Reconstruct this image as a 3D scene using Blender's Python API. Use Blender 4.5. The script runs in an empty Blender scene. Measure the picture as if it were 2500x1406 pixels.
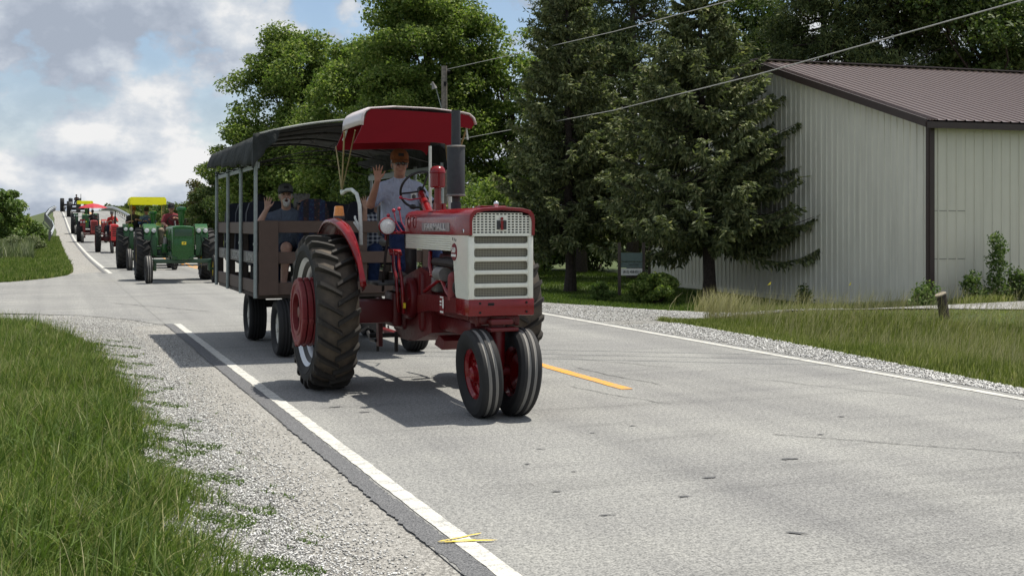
import bpy, bmesh, math, random
import numpy as np
from mathutils import Vector, Matrix
R = math.radians
random.seed(7); rng = np.random.default_rng(7)
scene = bpy.context.scene
col = scene.collection

# ---------------------------------------------------------------- camera
# level camera at the roadside, 20.7 degrees right of the road's direction (+Y)
YAW = math.atan2(1135, 3000)
cam_data = bpy.data.cameras.new('camera')
cam = bpy.data.objects.new('camera', cam_data); col.objects.link(cam)
cam.location = (0, 0, 1.65)
cam.rotation_euler = (R(90), 0, -YAW)
cam_data.sensor_width = 36.0
cam_data.lens = 36.0 * 3000 / 2500
cam_data.shift_y = -0.0612
cam_data.clip_end = 5000
scene.camera = cam

# ---------------------------------------------------------------- sky and sun
SUN = Vector((0.35, 0.10, 1.0)).normalized()
world = bpy.data.worlds.new('World'); scene.world = world
world.use_nodes = True
wn = world.node_tree; wn.nodes.clear()
def N(nt, t, **kw):
    n = nt.nodes.new(t)
    for k, v in kw.items(): setattr(n, k, v)
    return n
def build_sky():
    L = wn.links.new
    out = N(wn, 'ShaderNodeOutputWorld')
    sky = N(wn, 'ShaderNodeTexSky', sky_type='NISHITA', sun_disc=False)
    sky.sun_elevation = math.asin(SUN.z)
    sky.sun_rotation = math.atan2(SUN.x, SUN.y)
    sky.air_density = 1.0; sky.dust_density = 0.4; sky.ozone_density = 2.0
    bg1 = N(wn, 'ShaderNodeBackground'); bg1.inputs['Strength'].default_value = 0.11
    L(sky.outputs[0], bg1.inputs['Color'])
    tc = N(wn, 'ShaderNodeTexCoord')
    sep = N(wn, 'ShaderNodeSeparateXYZ'); L(tc.outputs['Generated'], sep.inputs[0])
    def M(op, a, b=None, c=None, clamp=False):
        m = N(wn, 'ShaderNodeMath', operation=op); m.use_clamp = clamp
        for i, v in enumerate((a, b, c)):
            if v is None: continue
            if isinstance(v, (int, float)): m.inputs[i].default_value = v
            else: L(v, m.inputs[i])
        return m.outputs[0]
    # cloud coordinates: the direction, with the height stretched so that the clouds lie in flat banks
    cmb = N(wn, 'ShaderNodeCombineXYZ')
    zc = M('MAXIMUM', sep.outputs[2], -0.02)
    zz = M('POWER', M('ADD', zc, 0.03), 0.75)
    L(sep.outputs[0], cmb.inputs[0]); L(sep.outputs[1], cmb.inputs[1]); L(M('MULTIPLY', zz, 1.15), cmb.inputs[2])
    def fbm(off, scale, det, rough, dist=0.0):
        mp = N(wn, 'ShaderNodeMapping'); mp.inputs['Location'].default_value = off
        L(cmb.outputs[0], mp.inputs[0])
        n = N(wn, 'ShaderNodeTexNoise'); n.inputs['Scale'].default_value = scale
        n.inputs['Detail'].default_value = det; n.inputs['Roughness'].default_value = rough
        n.inputs['Distortion'].default_value = dist
        L(mp.outputs[0], n.inputs['Vector']); return n.outputs['Fac']
    def ramp(v, stops):
        r = N(wn, 'ShaderNodeValToRGB'); e = r.color_ramp.elements
        while len(e) < len(stops): e.new(0.5)
        for el, (p, c) in zip(e, stops):
            el.position = p; el.color = (c[0], c[1], c[2], 1) if not isinstance(c, float) else (c, c, c, 1)
        L(v, r.inputs[0]); return r.outputs[0]
    o = SKY_OFF
    UP = 0.036
    d0 = fbm(o, 6.6, 12, 0.56, 0.0)
    d1 = fbm((o[0] + 0.015, o[1], o[2] + UP), 6.6, 12, 0.56, 0.0)
    big = fbm((o[0] + 3.1, o[1] + 1.7, o[2]), 4.0, 3, 0.5)
    cover = ramp(d0, [(0.455, 0.0), (0.495, 1.0)])
    # tops catch the sun, bases stay grey-blue: density here against density a little higher up
    lit = M('MULTIPLY_ADD', M('SUBTRACT', d0, d1), 5.2, 0.47, clamp=True)
    lit = M('ADD', lit, M('MULTIPLY', M('SUBTRACT', big, 0.5), -0.7), clamp=True)
    ccol = ramp(lit, [(0.0, (0.44, 0.50, 0.60)), (0.28, (0.53, 0.59, 0.69)), (0.52, (0.66, 0.72, 0.80)), (0.74, (0.79, 0.83, 0.88)), (0.92, (0.95, 0.96, 0.97)), (1.0, (1.0, 1.0, 1.0))])
    # thin high veil between the puffs so that the blue is pale
    veil = M('MULTIPLY', M('SUBTRACT', 1.0, cover), M('MAXIMUM', 0.22, M('SUBTRACT', 1.0, M('MULTIPLY', zc, 5.0))))
    fac = M('ADD', cover, veil, clamp=True)
    bg2 = N(wn, 'ShaderNodeBackground'); bg2.inputs['Strength'].default_value = 0.76
    L(ccol, bg2.inputs['Color'])
    mix = N(wn, 'ShaderNodeMixShader')
    L(fac, mix.inputs[0]); L(bg1.outputs[0], mix.inputs[1]); L(bg2.outputs[0], mix.inputs[2])
    L(mix.outputs[0], out.inputs['Surface'])
SKY_OFF = (1.7, 2.2, 0.3)
build_sky()
sun_data = bpy.data.lights.new('sun', 'SUN')
sun = bpy.data.objects.new('sun', sun_data); col.objects.link(sun)
sun_data.energy = 4.6; sun_data.angle = R(0.6); sun_data.color = (1.0, 0.95, 0.85)
sun.rotation_euler = (-SUN).to_track_quat('-Z', 'Y').to_euler()
vs = scene.view_settings
vs.view_transform = 'Standard'; vs.look = 'None'; vs.gamma = 1.0; vs.use_curve_mapping = False
vs.exposure = 0.22
scene.render.engine = 'CYCLES'
cy = scene.cycles
cy.use_denoising = True
try: cy.denoiser = 'OPENIMAGEDENOISE'
except Exception: pass
cy.max_bounces = 6; cy.diffuse_bounces = 3; cy.glossy_bounces = 3; cy.transmission_bounces = 4; cy.transparent_max_bounces = 8
cy.sample_clamp_indirect = 6.0
cy.caustics_reflective = False; cy.caustics_refractive = False

# ---------------------------------------------------------------- materials
MATS = {}
def new_mat(name):
    m = bpy.data.materials.new(name); m.use_nodes = True
    nt = m.node_tree; b = nt.nodes['Principled BSDF']; MATS[name] = m
    return m, nt, b
def coord(nt, scale=(1, 1, 1), kind='Object'):
    t = N(nt, 'ShaderNodeTexCoord'); mp = N(nt, 'ShaderNodeMapping')
    mp.inputs['Scale'].default_value = scale
    nt.links.new(t.outputs[kind], mp.inputs[0]); return mp.outputs[0]
def noise(nt, vec, scale, det=4, rough=0.55, dist=0.0):
    n = N(nt, 'ShaderNodeTexNoise'); n.inputs['Scale'].default_value = scale
    n.inputs['Detail'].default_value = det; n.inputs['Roughness'].default_value = rough
    n.inputs['Distortion'].default_value = dist
    nt.links.new(vec, n.inputs['Vector']); return n.outputs['Fac']
def rampn(nt, fac, stops):
    r = N(nt, 'ShaderNodeValToRGB'); e = r.color_ramp.elements
    while len(e) < len(stops): e.new(0.5)
    for el, (p, c) in zip(e, stops):
        el.position = p; el.color = (c, c, c, 1) if isinstance(c, (int, float)) else (c[0], c[1], c[2], 1)
    nt.links.new(fac, r.inputs[0]); return r.outputs[0]
def mixc(nt, fac, a, b, mode='MIX'):
    m = N(nt, 'ShaderNodeMix', data_type='RGBA', blend_type=mode)
    for sock, v in ((m.inputs[0], fac), (m.inputs[6], a), (m.inputs[7], b)):
        if isinstance(v, (int, float)): sock.default_value = v
        elif isinstance(v, tuple): sock.default_value = (v[0], v[1], v[2], 1)
        else: nt.links.new(v, sock)
    return m.outputs[2]
def bump(nt, b, h, strength=0.3, dist=0.01):
    bp = N(nt, 'ShaderNodeBump'); bp.inputs['Strength'].default_value = strength; bp.inputs['Distance'].default_value = dist
    nt.links.new(h, bp.inputs['Height']); nt.links.new(bp.outputs[0], b.inputs['Normal'])
def island(nt):
    return N(nt, 'ShaderNodeNewGeometry').outputs['Random Per Island']

def simple(name, c, rough=0.6, metal=0.0, var=0.12, scale=9.0, coat=0.0, spec=0.5, bmp=0.0, fold=0.0):
    """colour with faint mottling, so that nothing is one flat tone"""
    m, nt, b = new_mat(name)
    v = coord(nt)
    n = noise(nt, v, scale, 5, 0.6)
    lo = tuple(x * (1 - var) for x in c); hi = tuple(min(1, x * (1 + var)) for x in c)
    nt.links.new(rampn(nt, n, [(0.3, lo), (0.7, hi)]), b.inputs['Base Color'])
    b.inputs['Roughness'].default_value = rough; b.inputs['Metallic'].default_value = metal
    b.inputs['Coat Weight'].default_value = coat; b.inputs['Coat Roughness'].default_value = 0.08
    b.inputs['Specular IOR Level'].default_value = spec
    if bmp: bump(nt, b, noise(nt, v, scale * 6, 3), bmp, 0.004)
    if fold: bump(nt, b, noise(nt, coord(nt, (1.0, 1.0, 0.55)), 11, 3, 0.55, 1.2), 0.9, fold)
    return m
def paint(name, c, rough=0.32, coat=0.35, dust=0.25, dustc=(0.22, 0.18, 0.13)):
    """machine enamel: gloss, a little grime and dust gathered in blotches"""
    m, nt, b = new_mat(name)
    v = coord(nt)
    n1 = noise(nt, v, 3.5, 6, 0.65); n2 = noise(nt, v, 24, 5, 0.7)
    f = rampn(nt, n1, [(0.45, 0.0), (0.85, dust)])
    base = mixc(nt, n2, tuple(x * 0.86 for x in c), tuple(min(1, x * 1.1) for x in c))
    nt.links.new(mixc(nt, f, base, dustc), b.inputs['Base Color'])
    rr = rampn(nt, n2, [(0.3, rough * 0.8), (0.75, rough * 1.5)])
    nt.links.new(rr, b.inputs['Roughness'])
    b.inputs['Coat Weight'].default_value = coat; b.inputs['Coat Roughness'].default_value = 0.06
    return m
def leafmat(name, stops, trans=0.35, rough=0.55, extra=0.0):
    m, nt, b = new_mat(name)
    c = rampn(nt, island(nt), stops)
    if extra:
        c = mixc(nt, rampn(nt, noise(nt, coord(nt), extra, 3), [(0.35, 0.0), (0.65, 1.0)]), c, mixc(nt, 1.0, c, (0.72, 0.80, 0.62), 'MULTIPLY'))
    nt.links.new(c, b.inputs['Base Color'])
    b.inputs['Roughness'].default_value = rough
    b.inputs['Specular IOR Level'].default_value = 0.15
    tr = N(nt, 'ShaderNodeBsdfTranslucent'); mx = N(nt, 'ShaderNodeMixShader'); mx.inputs[0].default_value = trans
    nt.links.new(mixc(nt, 1.0, c, (1.0, 1.15, 0.6), 'MULTIPLY'), tr.inputs['Color'])
    nt.links.new(b.outputs[0], mx.inputs[1]); nt.links.new(tr.outputs[0], mx.inputs[2])
    nt.links.new(mx.outputs[0], nt.nodes['Material Output'].inputs['Surface'])
    return m

def ground_materials():
    # worn chip-seal road: pale grey aggregate, fine grain, faint lengthwise tracks
    m, nt, b = new_mat('asphalt'); v = coord(nt)
    g = noise(nt, v, 78, 2, 0.6); g2 = noise(nt, v, 30, 2, 0.65); big = noise(nt, v, 0.55, 5, 0.6)
    lane = noise(nt, coord(nt, (1.6, 0.03, 1)), 1.0, 3, 0.5)
    stre = noise(nt, coord(nt, (0.25, 2.2, 1)), 1.1, 5, 0.65)
    c = rampn(nt, g, [(0.36, (0.105, 0.105, 0.103)), (0.5, (0.245, 0.243, 0.235)), (0.64, (0.42, 0.412, 0.39))])
    c = mixc(nt, 0.42, c, rampn(nt, g2, [(0.38, (0.13, 0.13, 0.127)), (0.62, (0.37, 0.365, 0.348))]))
    c = mixc(nt, 1.0, c, rampn(nt, big, [(0.3, (0.86, 0.86, 0.87)), (0.7, (1.10, 1.10, 1.08))]), 'MULTIPLY')
    c = mixc(nt, 1.0, c, rampn(nt, lane, [(0.32, (0.85, 0.85, 0.86)), (0.68, (1.11, 1.11, 1.10))]), 'MULTIPLY')
    c = mixc(nt, 1.0, c, rampn(nt, stre, [(0.34, (0.84, 0.84, 0.84)), (0.46, (1.0, 1.0, 1.0)), (0.7, (1.05, 1.05, 1.04))]), 'MULTIPLY')
    nt.links.new(c, b.inputs['Base Color']); b.inputs['Roughness'].default_value = 0.9
    b.inputs['Specular IOR Level'].default_value = 0.25
    bump(nt, b, g, 0.5, 0.006)
    m, nt, b = new_mat('seam_asphalt'); v = coord(nt)
    g = noise(nt, v, 110, 3, 0.75)
    nt.links.new(rampn(nt, g, [(0.38, (0.045, 0.046, 0.050)), (0.64, (0.22, 0.22, 0.223))]), b.inputs['Base Color'])
    b.inputs['Roughness'].default_value = 0.9; bump(nt, b, g, 0.6, 0.006)
    # crushed limestone
    m, nt, b = new_mat('gravel'); v = coord(nt)
    vo = N(nt, 'ShaderNodeTexVoronoi'); vo.inputs['Scale'].default_value = 58; vo.inputs['Randomness'].default_value = 1.0; dn = N(nt, 'ShaderNodeTexNoise'); dn.inputs['Scale'].default_value = 40; nt.links.new(v, dn.inputs['Vector'])
    vm = N(nt, 'ShaderNodeVectorMath', operation='MULTIPLY_ADD'); nt.links.new(dn.outputs['Color'], vm.inputs[0]); vm.inputs[1].default_value = (.03, .03, .03); nt.links.new(v, vm.inputs[2]); nt.links.new(vm.outputs[0], vo.inputs['Vector'])
    vo2 = N(nt, 'ShaderNodeTexVoronoi'); vo2.inputs['Scale'].default_value = 90; nt.links.new(v, vo2.inputs['Vector'])
    sep = N(nt, 'ShaderNodeSeparateColor'); nt.links.new(vo.outputs['Color'], sep.inputs[0])
    c = rampn(nt, sep.outputs[0], [(0.0, (0.10, 0.098, 0.093)), (0.25, (0.34, 0.333, 0.315)), (0.6, (0.56, 0.55, 0.525)), (1.0, (0.80, 0.79, 0.76))])
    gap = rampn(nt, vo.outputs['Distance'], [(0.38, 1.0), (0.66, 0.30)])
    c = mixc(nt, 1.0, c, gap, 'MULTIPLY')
    c = mixc(nt, 1.0, c, rampn(nt, noise(nt, v, 0.9, 5, 0.6), [(0.32, (0.74, 0.73, 0.70)), (0.6, (1.08, 1.08, 1.07))]), 'MULTIPLY')
    nt.links.new(c, b.inputs['Base Color']); b.inputs['Roughness'].default_value = 0.95
    b.inputs['Specular IOR Level'].default_value = 0.2
    h = N(nt, 'ShaderNodeMath', operation='ADD'); nt.links.new(vo.outputs['Distance'], h.inputs[0]); nt.links.new(vo2.outputs['Distance'], h.inputs[1])
    inv = N(nt, 'ShaderNodeMath', operation='MULTIPLY'); nt.links.new(h.outputs[0], inv.inputs[0]); inv.inputs[1].default_value = -1
    bump(nt, b, inv.outputs[0], 0.9, 0.012)
    # packed, browner shoulder chips beside the road
    m, nt, b = new_mat('packed_gravel'); v = coord(nt)
    g = noise(nt, v, 60, 2, 0.65); g2 = noise(nt, v, 130, 2, 0.6)
    c = rampn(nt, g, [(0.37, (0.070, 0.068, 0.065)), (0.5, (0.265, 0.260, 0.247)), (0.62, (0.53, 0.52, 0.495))])
    c = mixc(nt, 0.45, c, rampn(nt, g2, [(0.38, (0.065, 0.062, 0.056)), (0.62, (0.50, 0.485, 0.45))]))
    c = mixc(nt, 1.0, c, rampn(nt, noise(nt, v, 1.3, 4), [(0.3, (0.88, 0.86, 0.83)), (0.7, (1.06, 1.05, 1.03))]), 'MULTIPLY')
    nt.links.new(c, b.inputs['Base Color']); b.inputs['Roughness'].default_value = 0.95; bump(nt, b, g, 0.8, 0.01)
    # turf and soil under the grass blades
    m, nt, b = new_mat('turf'); v = coord(nt)
    n1 = noise(nt, v, 0.35, 6, 0.65); n2 = noise(nt, v, 14, 5, 0.7)
    c = mixc(nt, n2, (0.028, 0.045, 0.014), (0.085, 0.125, 0.032))
    c = mixc(nt, rampn(nt, n1, [(0.4, 0.0), (0.75, 0.6)]), c, (0.13, 0.14, 0.05))
    nt.links.new(c, b.inputs['Base Color']); b.inputs['Roughness'].default_value = 1.0; bump(nt, b, n2, 0.8, 0.05)
    # road paint, worn through to the stone
    for nm, pc in (('white_road_paint', (0.60, 0.585, 0.53)), ('yellow_road_paint', (0.80, 0.345, 0.02)), ('marking_spray_paint', (0.80, 0.60, 0.06))):
        m, nt, b = new_mat(nm); v = coord(nt)
        g = noise(nt, v, 75, 3, 0.8); w = noise(nt, coord(nt, (1, 3, 1)), 4, 5, 0.7)
        mm = N(nt, 'ShaderNodeMath', operation='MULTIPLY'); nt.links.new(g, mm.inputs[0]); nt.links.new(w, mm.inputs[1])
        f = rampn(nt, mm.outputs[0], [(0.235, 0.0), (0.33, 0.8)])
        nt.links.new(mixc(nt, f, pc, (0.25, 0.25, 0.245)), b.inputs['Base Color']); b.inputs['Roughness'].default_value = 0.85
        bump(nt, b, g, 0.4, 0.004)
    simple('crack_tar', (0.06, 0.06, 0.062), 0.95, var=0.3, scale=40)
    simple('road_stain', (0.105, 0.105, 0.108), 0.9, var=0.35, scale=60)
    m, nt, b = new_mat('limestone_chip')
    nt.links.new(rampn(nt, island(nt), [(0.0, (0.12, 0.117, 0.11)), (0.25, (0.38, 0.37, 0.35)), (0.6, (0.60, 0.59, 0.565)), (1.0, (0.84, 0.83, 0.80))]), b.inputs['Base Color'])
    b.inputs['Roughness'].default_value = 0.95
ground_materials()
# grasses and foliage
leafmat('grass_lush', [(0.0, (0.050, 0.085, 0.018)), (0.35, (0.125, 0.185, 0.040)), (0.72, (0.220, 0.280, 0.075)), (0.90, (0.34, 0.34, 0.15)), (1.0, (0.52, 0.45, 0.27))], 0.35, 0.5, extra=1.2)
leafmat('grass_tall', [(0.0, (0.120, 0.150, 0.036)), (0.4, (0.250, 0.280, 0.074)), (0.75, (0.365, 0.370, 0.135)), (1.0, (0.56, 0.50, 0.29))], 0.35, 0.5, extra=0.7)
leafmat('grass_seed', [(0.0, (0.250, 0.231, 0.106)), (0.6, (0.400, 0.362, 0.200)), (1.0, (0.575, 0.512, 0.325))], 0.3, 0.7)
leafmat('lawn', [(0.0, (0.060, 0.100, 0.018)), (0.6, (0.125, 0.180, 0.036)), (1.0, (0.20, 0.235, 0.065))], 0.3, 0.5, extra=0.6)
leafmat('clover', [(0.0, (0.060, 0.105, 0.022)), (1.0, (0.150, 0.215, 0.050))], 0.3, 0.5)
leafmat('maple_leaf', [(0.0, (0.066, 0.110, 0.028)), (0.4, (0.142, 0.205, 0.048)), (0.8, (0.228, 0.285, 0.076)), (1.0, (0.35, 0.375, 0.13))], 0.42, 0.5)
leafmat('dark_leaf', [(0.0, (0.038, 0.066, 0.020)), (0.6, (0.085, 0.125, 0.034)), (1.0, (0.155, 0.19, 0.06))], 0.28, 0.5)
leafmat('reddish_leaf', [(0.0, (0.058, 0.065, 0.026)), (0.6, (0.111, 0.117, 0.046)), (1.0, (0.195, 0.143, 0.085))], 0.28, 0.6)
leafmat('spruce_needle', [(0.0, (0.068, 0.088, 0.046)), (0.5, (0.160, 0.185, 0.090)), (0.88, (0.250, 0.270, 0.125)), (1.0, (0.35, 0.33, 0.18))], 0.28, 0.6)
leafmat('pine_needle', [(0.0, (0.040, 0.060, 0.026)), (0.55, (0.090, 0.120, 0.044)), (1.0, (0.18, 0.20, 0.075))], 0.15, 0.6)
leafmat('weed_leaf', [(0.0, (0.057, 0.101, 0.027)), (0.6, (0.115, 0.176, 0.047)), (1.0, (0.216, 0.270, 0.095))], 0.35, 0.5)
leafmat('pale_weed', [(0.0, (0.10, 0.13, 0.06)), (0.6, (0.19, 0.22, 0.12)), (1.0, (0.33, 0.34, 0.22))], 0.3, 0.7)
simple('bark', (0.060, 0.046, 0.036), 0.95, var=0.45, scale=14, bmp=0.8)
simple('spruce_bark', (0.050, 0.038, 0.031), 0.95, var=0.45, scale=18, bmp=0.8)
simple('grey_wood', (0.20, 0.175, 0.15), 0.9, var=0.35, scale=12, bmp=0.5)
simple('stump_wood', (0.26, 0.22, 0.165), 0.9, var=0.3, scale=30)
simple('wire_alu', (0.36, 0.355, 0.335), 0.55, var=0.1)
# machines
paint('red_paint', (0.20, 0.003, 0.006), 0.20, 0.08, 0.02)
paint('red_cast', (0.115, 0.003, 0.005), 0.38, 0.0, 0.14, (0.05, 0.022, 0.018))
paint('cream_paint', (0.80, 0.79, 0.69), 0.32, 0.4, 0.10)
paint('green_paint', (0.010, 0.088, 0.012), 0.24, 0.05, 0.03)
paint('dark_green', (0.010, 0.055, 0.022), 0.4, 0.3, 0.2)
paint('yellow_paint', (0.84, 0.62, 0.02), 0.35, 0.3, 0.08)
leafmat('canopy_yellow', [(0.0, (0.88, 0.80, 0.04)), (1.0, (0.88, 0.80, 0.04))], 0.5, 0.4)
paint('faded_red', (0.30, 0.030, 0.028), 0.5, 0.1, 0.2)
paint('bright_red', (0.62, 0.03, 0.035), 0.5, 0.1, 0.1)
paint('black_paint', (0.020, 0.021, 0.023), 0.45, 0.2, 0.15)
paint('charcoal', (0.035, 0.037, 0.042), 0.6, 0.0, 0.1)
paint('weight_red', (0.18, 0.010, 0.014), 0.55, 0.05, 0.30, (0.42, 0.20, 0.17))
simple('canopy_red', (0.20, 0.004, 0.010), 0.5, var=0.06, scale=3, spec=0.15)
simple('canopy_lining', (0.42, 0.42, 0.43), 0.7, var=0.08)
simple('brass', (0.34, 0.27, 0.13), 0.45, 0.6, 0.2)
simple('galv', (0.29, 0.325, 0.32), 0.55, 0.2, 0.14, 20)
simple('white_post', (0.62, 0.64, 0.58), 0.5, 0.0, 0.15, 15)
simple('silver_rim', (0.60, 0.62, 0.64), 0.40, 0.55, 0.12, 8)
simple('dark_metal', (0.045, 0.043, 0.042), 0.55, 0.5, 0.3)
simple('engine_dark', (0.028, 0.020, 0.019), 0.65, 0.1, 0.4, 20)
simple('chrome', (0.75, 0.75, 0.76), 0.18, 1.0, 0.08)
simple('cast_grey', (0.22, 0.21, 0.20), 0.6, 0.3, 0.3)
simple('screen_mesh', (0.24, 0.225, 0.17), 0.7, 0.1, 0.2, 40)
simple('void_black', (0.010, 0.010, 0.010), 0.9, var=0.2)
simple('lamp_lens', (0.80, 0.80, 0.78), 0.12, 0.0, 0.25, 90, coat=0.8, bmp=0.5)
simple('amber', (0.85, 0.27, 0.02), 0.25, 0.0, 0.2, 30, coat=0.6)
simple('badge_yellow', (0.88, 0.66, 0.03), 0.4, var=0.05)
simple('letter_white', (0.80, 0.80, 0.76), 0.5, var=0.06)
simple('letter_dark', (0.03, 0.03, 0.032), 0.6, var=0.1)
simple('plate_silver', (0.26, 0.22, 0.22), 0.4, 0.3, 0.15)
simple('grip_black', (0.018, 0.018, 0.019), 0.45, var=0.2)
simple('knob_red', (0.40, 0.01, 0.04), 0.25, var=0.05, coat=0.5)
def rubber(name, base, dust, r0, r1, amount):
    """tyre rubber; road dust sits on the tread, by distance from the axle, and in blotches"""
    m, nt, b = new_mat(name)
    t = N(nt, 'ShaderNodeTexCoord'); sep = N(nt, 'ShaderNodeSeparateXYZ'); nt.links.new(t.outputs['Object'], sep.inputs[0])
    cb = N(nt, 'ShaderNodeCombineXYZ'); nt.links.new(sep.outputs[1], cb.inputs[1]); nt.links.new(sep.outputs[2], cb.inputs[2])
    ln = N(nt, 'ShaderNodeVectorMath', operation='LENGTH'); nt.links.new(cb.outputs[0], ln.inputs[0])
    mr = N(nt, 'ShaderNodeMapRange'); mr.inputs['From Min'].default_value = r0; mr.inputs['From Max'].default_value = r1
    nt.links.new(ln.outputs['Value'], mr.inputs['Value'])
    n = noise(nt, coord(nt), 6, 6, 0.7)
    f = N(nt, 'ShaderNodeMath', operation='MULTIPLY', use_clamp=True)
    nt.links.new(mr.outputs[0], f.inputs[0]); nt.links.new(rampn(nt, n, [(0.25, 0.25 * amount), (0.65, amount)]), f.inputs[1])
    nt.links.new(mixc(nt, f.outputs[0], base, dust), b.inputs['Base Color'])
    b.inputs['Roughness'].default_value = 0.75; b.inputs['Specular IOR Level'].default_value = 0.35
    bump(nt, b, noise(nt, coord(nt), 60, 3), 0.25, 0.004)
rubber('tyre_dusty', (0.016, 0.0155, 0.015), (0.120, 0.094, 0.068), 0.66, 0.74, 0.95)
rubber('lug_dusty', (0.017, 0.0165, 0.016), (0.085, 0.070, 0.054), 0.60, 0.72, 0.30)
rubber('tyre_black', (0.014, 0.014, 0.015), (0.05, 0.048, 0.045), 0.30, 0.37, 0.30)
rubber('rib_grey', (0.26, 0.25, 0.235), (0.30, 0.285, 0.26), 0.30, 0.37, 0.6)
rubber('tyre_green', (0.015, 0.015, 0.016), (0.045, 0.043, 0.040), 0.60, 0.75, 0.5)
# wagon, building, people
m, nt, b = new_mat('brown_board'); v = coord(nt, (6, 6, 6))
n = noise(nt, v, 2.0, 5, 0.65); n2 = noise(nt, coord(nt, (3, 3, 30)), 3, 4, 0.6)
c = mixc(nt, n, (0.066, 0.040, 0.030), (0.105, 0.068, 0.052)); c = mixc(nt, rampn(nt, n2, [(0.5, 0.0), (0.8, 0.35)]), c, (0.05, 0.037, 0.03))
nt.links.new(c, b.inputs['Base Color']); b.inputs['Roughness'].default_value = 0.7; bump(nt, b, n2, 0.3, 0.004)
simple('stake_dark', (0.050, 0.036, 0.029), 0.8, var=0.3, scale=8)
simple('sign_board_grey', (0.17, 0.155, 0.145), 0.7, var=0.18, scale=10)
simple('tarp', (0.036, 0.039, 0.038), 0.8, var=0.22, scale=7, fold=0.03, spec=0.15)
simple('tarp_edge', (0.34, 0.35, 0.33), 0.7, var=0.15, scale=7)
simple('tarp_frame', (0.045, 0.043, 0.041), 0.7, 0.1, 0.2)
simple('seat_navy', (0.012, 0.014, 0.028), 0.75, var=0.3, scale=12)
simple('strap_black', (0.015, 0.015, 0.016), 0.8, var=0.2)
simple('wagon_steel', (0.035, 0.030, 0.028), 0.7, 0.2, 0.3)
simple('wagon_rim', (0.60, 0.58, 0.52), 0.6, 0.1, 0.25)
def siding(name, c, streak):
    m, nt, b = new_mat(name)
    n = noise(nt, coord(nt), 1.4, 5, 0.6); s = noise(nt, coord(nt, (9, 9, 0.35)), 1.0, 5, 0.65)
    k = mixc(nt, n, tuple(x * 0.9 for x in c), tuple(x * 1.08 for x in c))
    k = mixc(nt, rampn(nt, s, [(0.48, 0.0), (0.8, streak)]), k, tuple(x * 0.55 for x in c))
    nt.links.new(k, b.inputs['Base Color']); b.inputs['Roughness'].default_value = 0.38
    b.inputs['Specular IOR Level'].default_value = 0.6
siding('wall_metal', (0.68, 0.655, 0.555), 0.5)
siding('wall_metal_cream', (0.64, 0.61, 0.50), 0.3)
siding('roof_metal', (0.105, 0.070, 0.061), 0.4)
simple('trim_brown', (0.042, 0.026, 0.022), 0.5, var=0.15, scale=4)
simple('concrete', (0.34, 0.33, 0.31), 0.9, var=0.2, scale=8)
simple('skin', (0.40, 0.20, 0.135), 0.55, var=0.10, scale=22)
simple('skin_pale', (0.46, 0.27, 0.20), 0.55, var=0.10, scale=22)
simple('lip', (0.32, 0.10, 0.085), 0.5, var=0.1)
simple('hair_white', (0.50, 0.48, 0.45), 0.8, var=0.2, scale=60, bmp=0.6)
simple('hair_grey', (0.27, 0.255, 0.235), 0.8, var=0.3, scale=60, bmp=0.6)
simple('hair_dark', (0.05, 0.04, 0.032), 0.8, var=0.3, scale=60, bmp=0.6)
def cloth(name, c, var=0.14): return simple(name, c, 0.85, var=var, scale=7, spec=0.2, fold=0.05)
cloth('tee_blue_grey', (0.40, 0.43, 0.54)); cloth('tee_slate', (0.115, 0.138, 0.18)); cloth('tee_maroon', (0.19, 0.035, 0.042))
cloth('shirt_blue', (0.085, 0.125, 0.23)); cloth('shirt_black', (0.03, 0.028, 0.027)); cloth('shirt_red', (0.45, 0.025, 0.02)); cloth('shirt_dark', (0.05, 0.05, 0.055))
cloth('denim', (0.022, 0.040, 0.105)); cloth('khaki', (0.27, 0.215, 0.16)); cloth('shorts_navy', (0.02, 0.024, 0.042)); cloth('cap_orange', (0.17, 0.058, 0.020)); cloth('cap_grey', (0.10, 0.098, 0.096)); cloth('cap_dark', (0.025, 0.024, 0.024))
cloth('shoe', (0.10, 0.09, 0.08)); cloth('top_purple', (0.10, 0.055, 0.075)); cloth('glove_white', (0.44, 0.41, 0.37))
m, nt, b = new_mat('plaid'); v = coord(nt, (1, 1, 1))
w1 = N(nt, 'ShaderNodeTexWave', wave_type='BANDS', bands_direction='Z'); w2 = N(nt, 'ShaderNodeTexWave', wave_type='BANDS', bands_direction='X')
for w in (w1, w2): w.inputs['Scale'].default_value = 5.5; nt.links.new(v, w.inputs['Vector'])
a1 = rampn(nt, w1.outputs['Fac'], [(0.55, 0.0), (0.65, 0.5)]); a2 = rampn(nt, w2.outputs['Fac'], [(0.55, 0.0), (0.65, 0.5)])
ad = N(nt, 'ShaderNodeMath', operation='ADD'); nt.links.new(a1, ad.inputs[0]); nt.links.new(a2, ad.inputs[1])
nt.links.new(mixc(nt, ad.outputs[0], (0.018, 0.024, 0.05), (0.48, 0.50, 0.54)), b.inputs['Base Color']); b.inputs['Roughness'].default_value = 0.9
m, nt, b = new_mat('seat_pattern'); v = coord(nt)
w1 = N(nt, 'ShaderNodeTexWave', wave_type='BANDS', bands_direction='X', wave_profile='SIN'); w1.inputs['Scale'].default_value = 2.2; w1.inputs['Phase Offset'].default_value = 1.57
nt.links.new(v, w1.inputs['Vector'])
vo = N(nt, 'ShaderNodeTexVoronoi'); vo.inputs['Scale'].default_value = 26; nt.links.new(v, vo.inputs['Vector'])
spk = rampn(nt, vo.outputs['Distance'], [(0.2, 1.0), (0.45, 0.0)])
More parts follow.
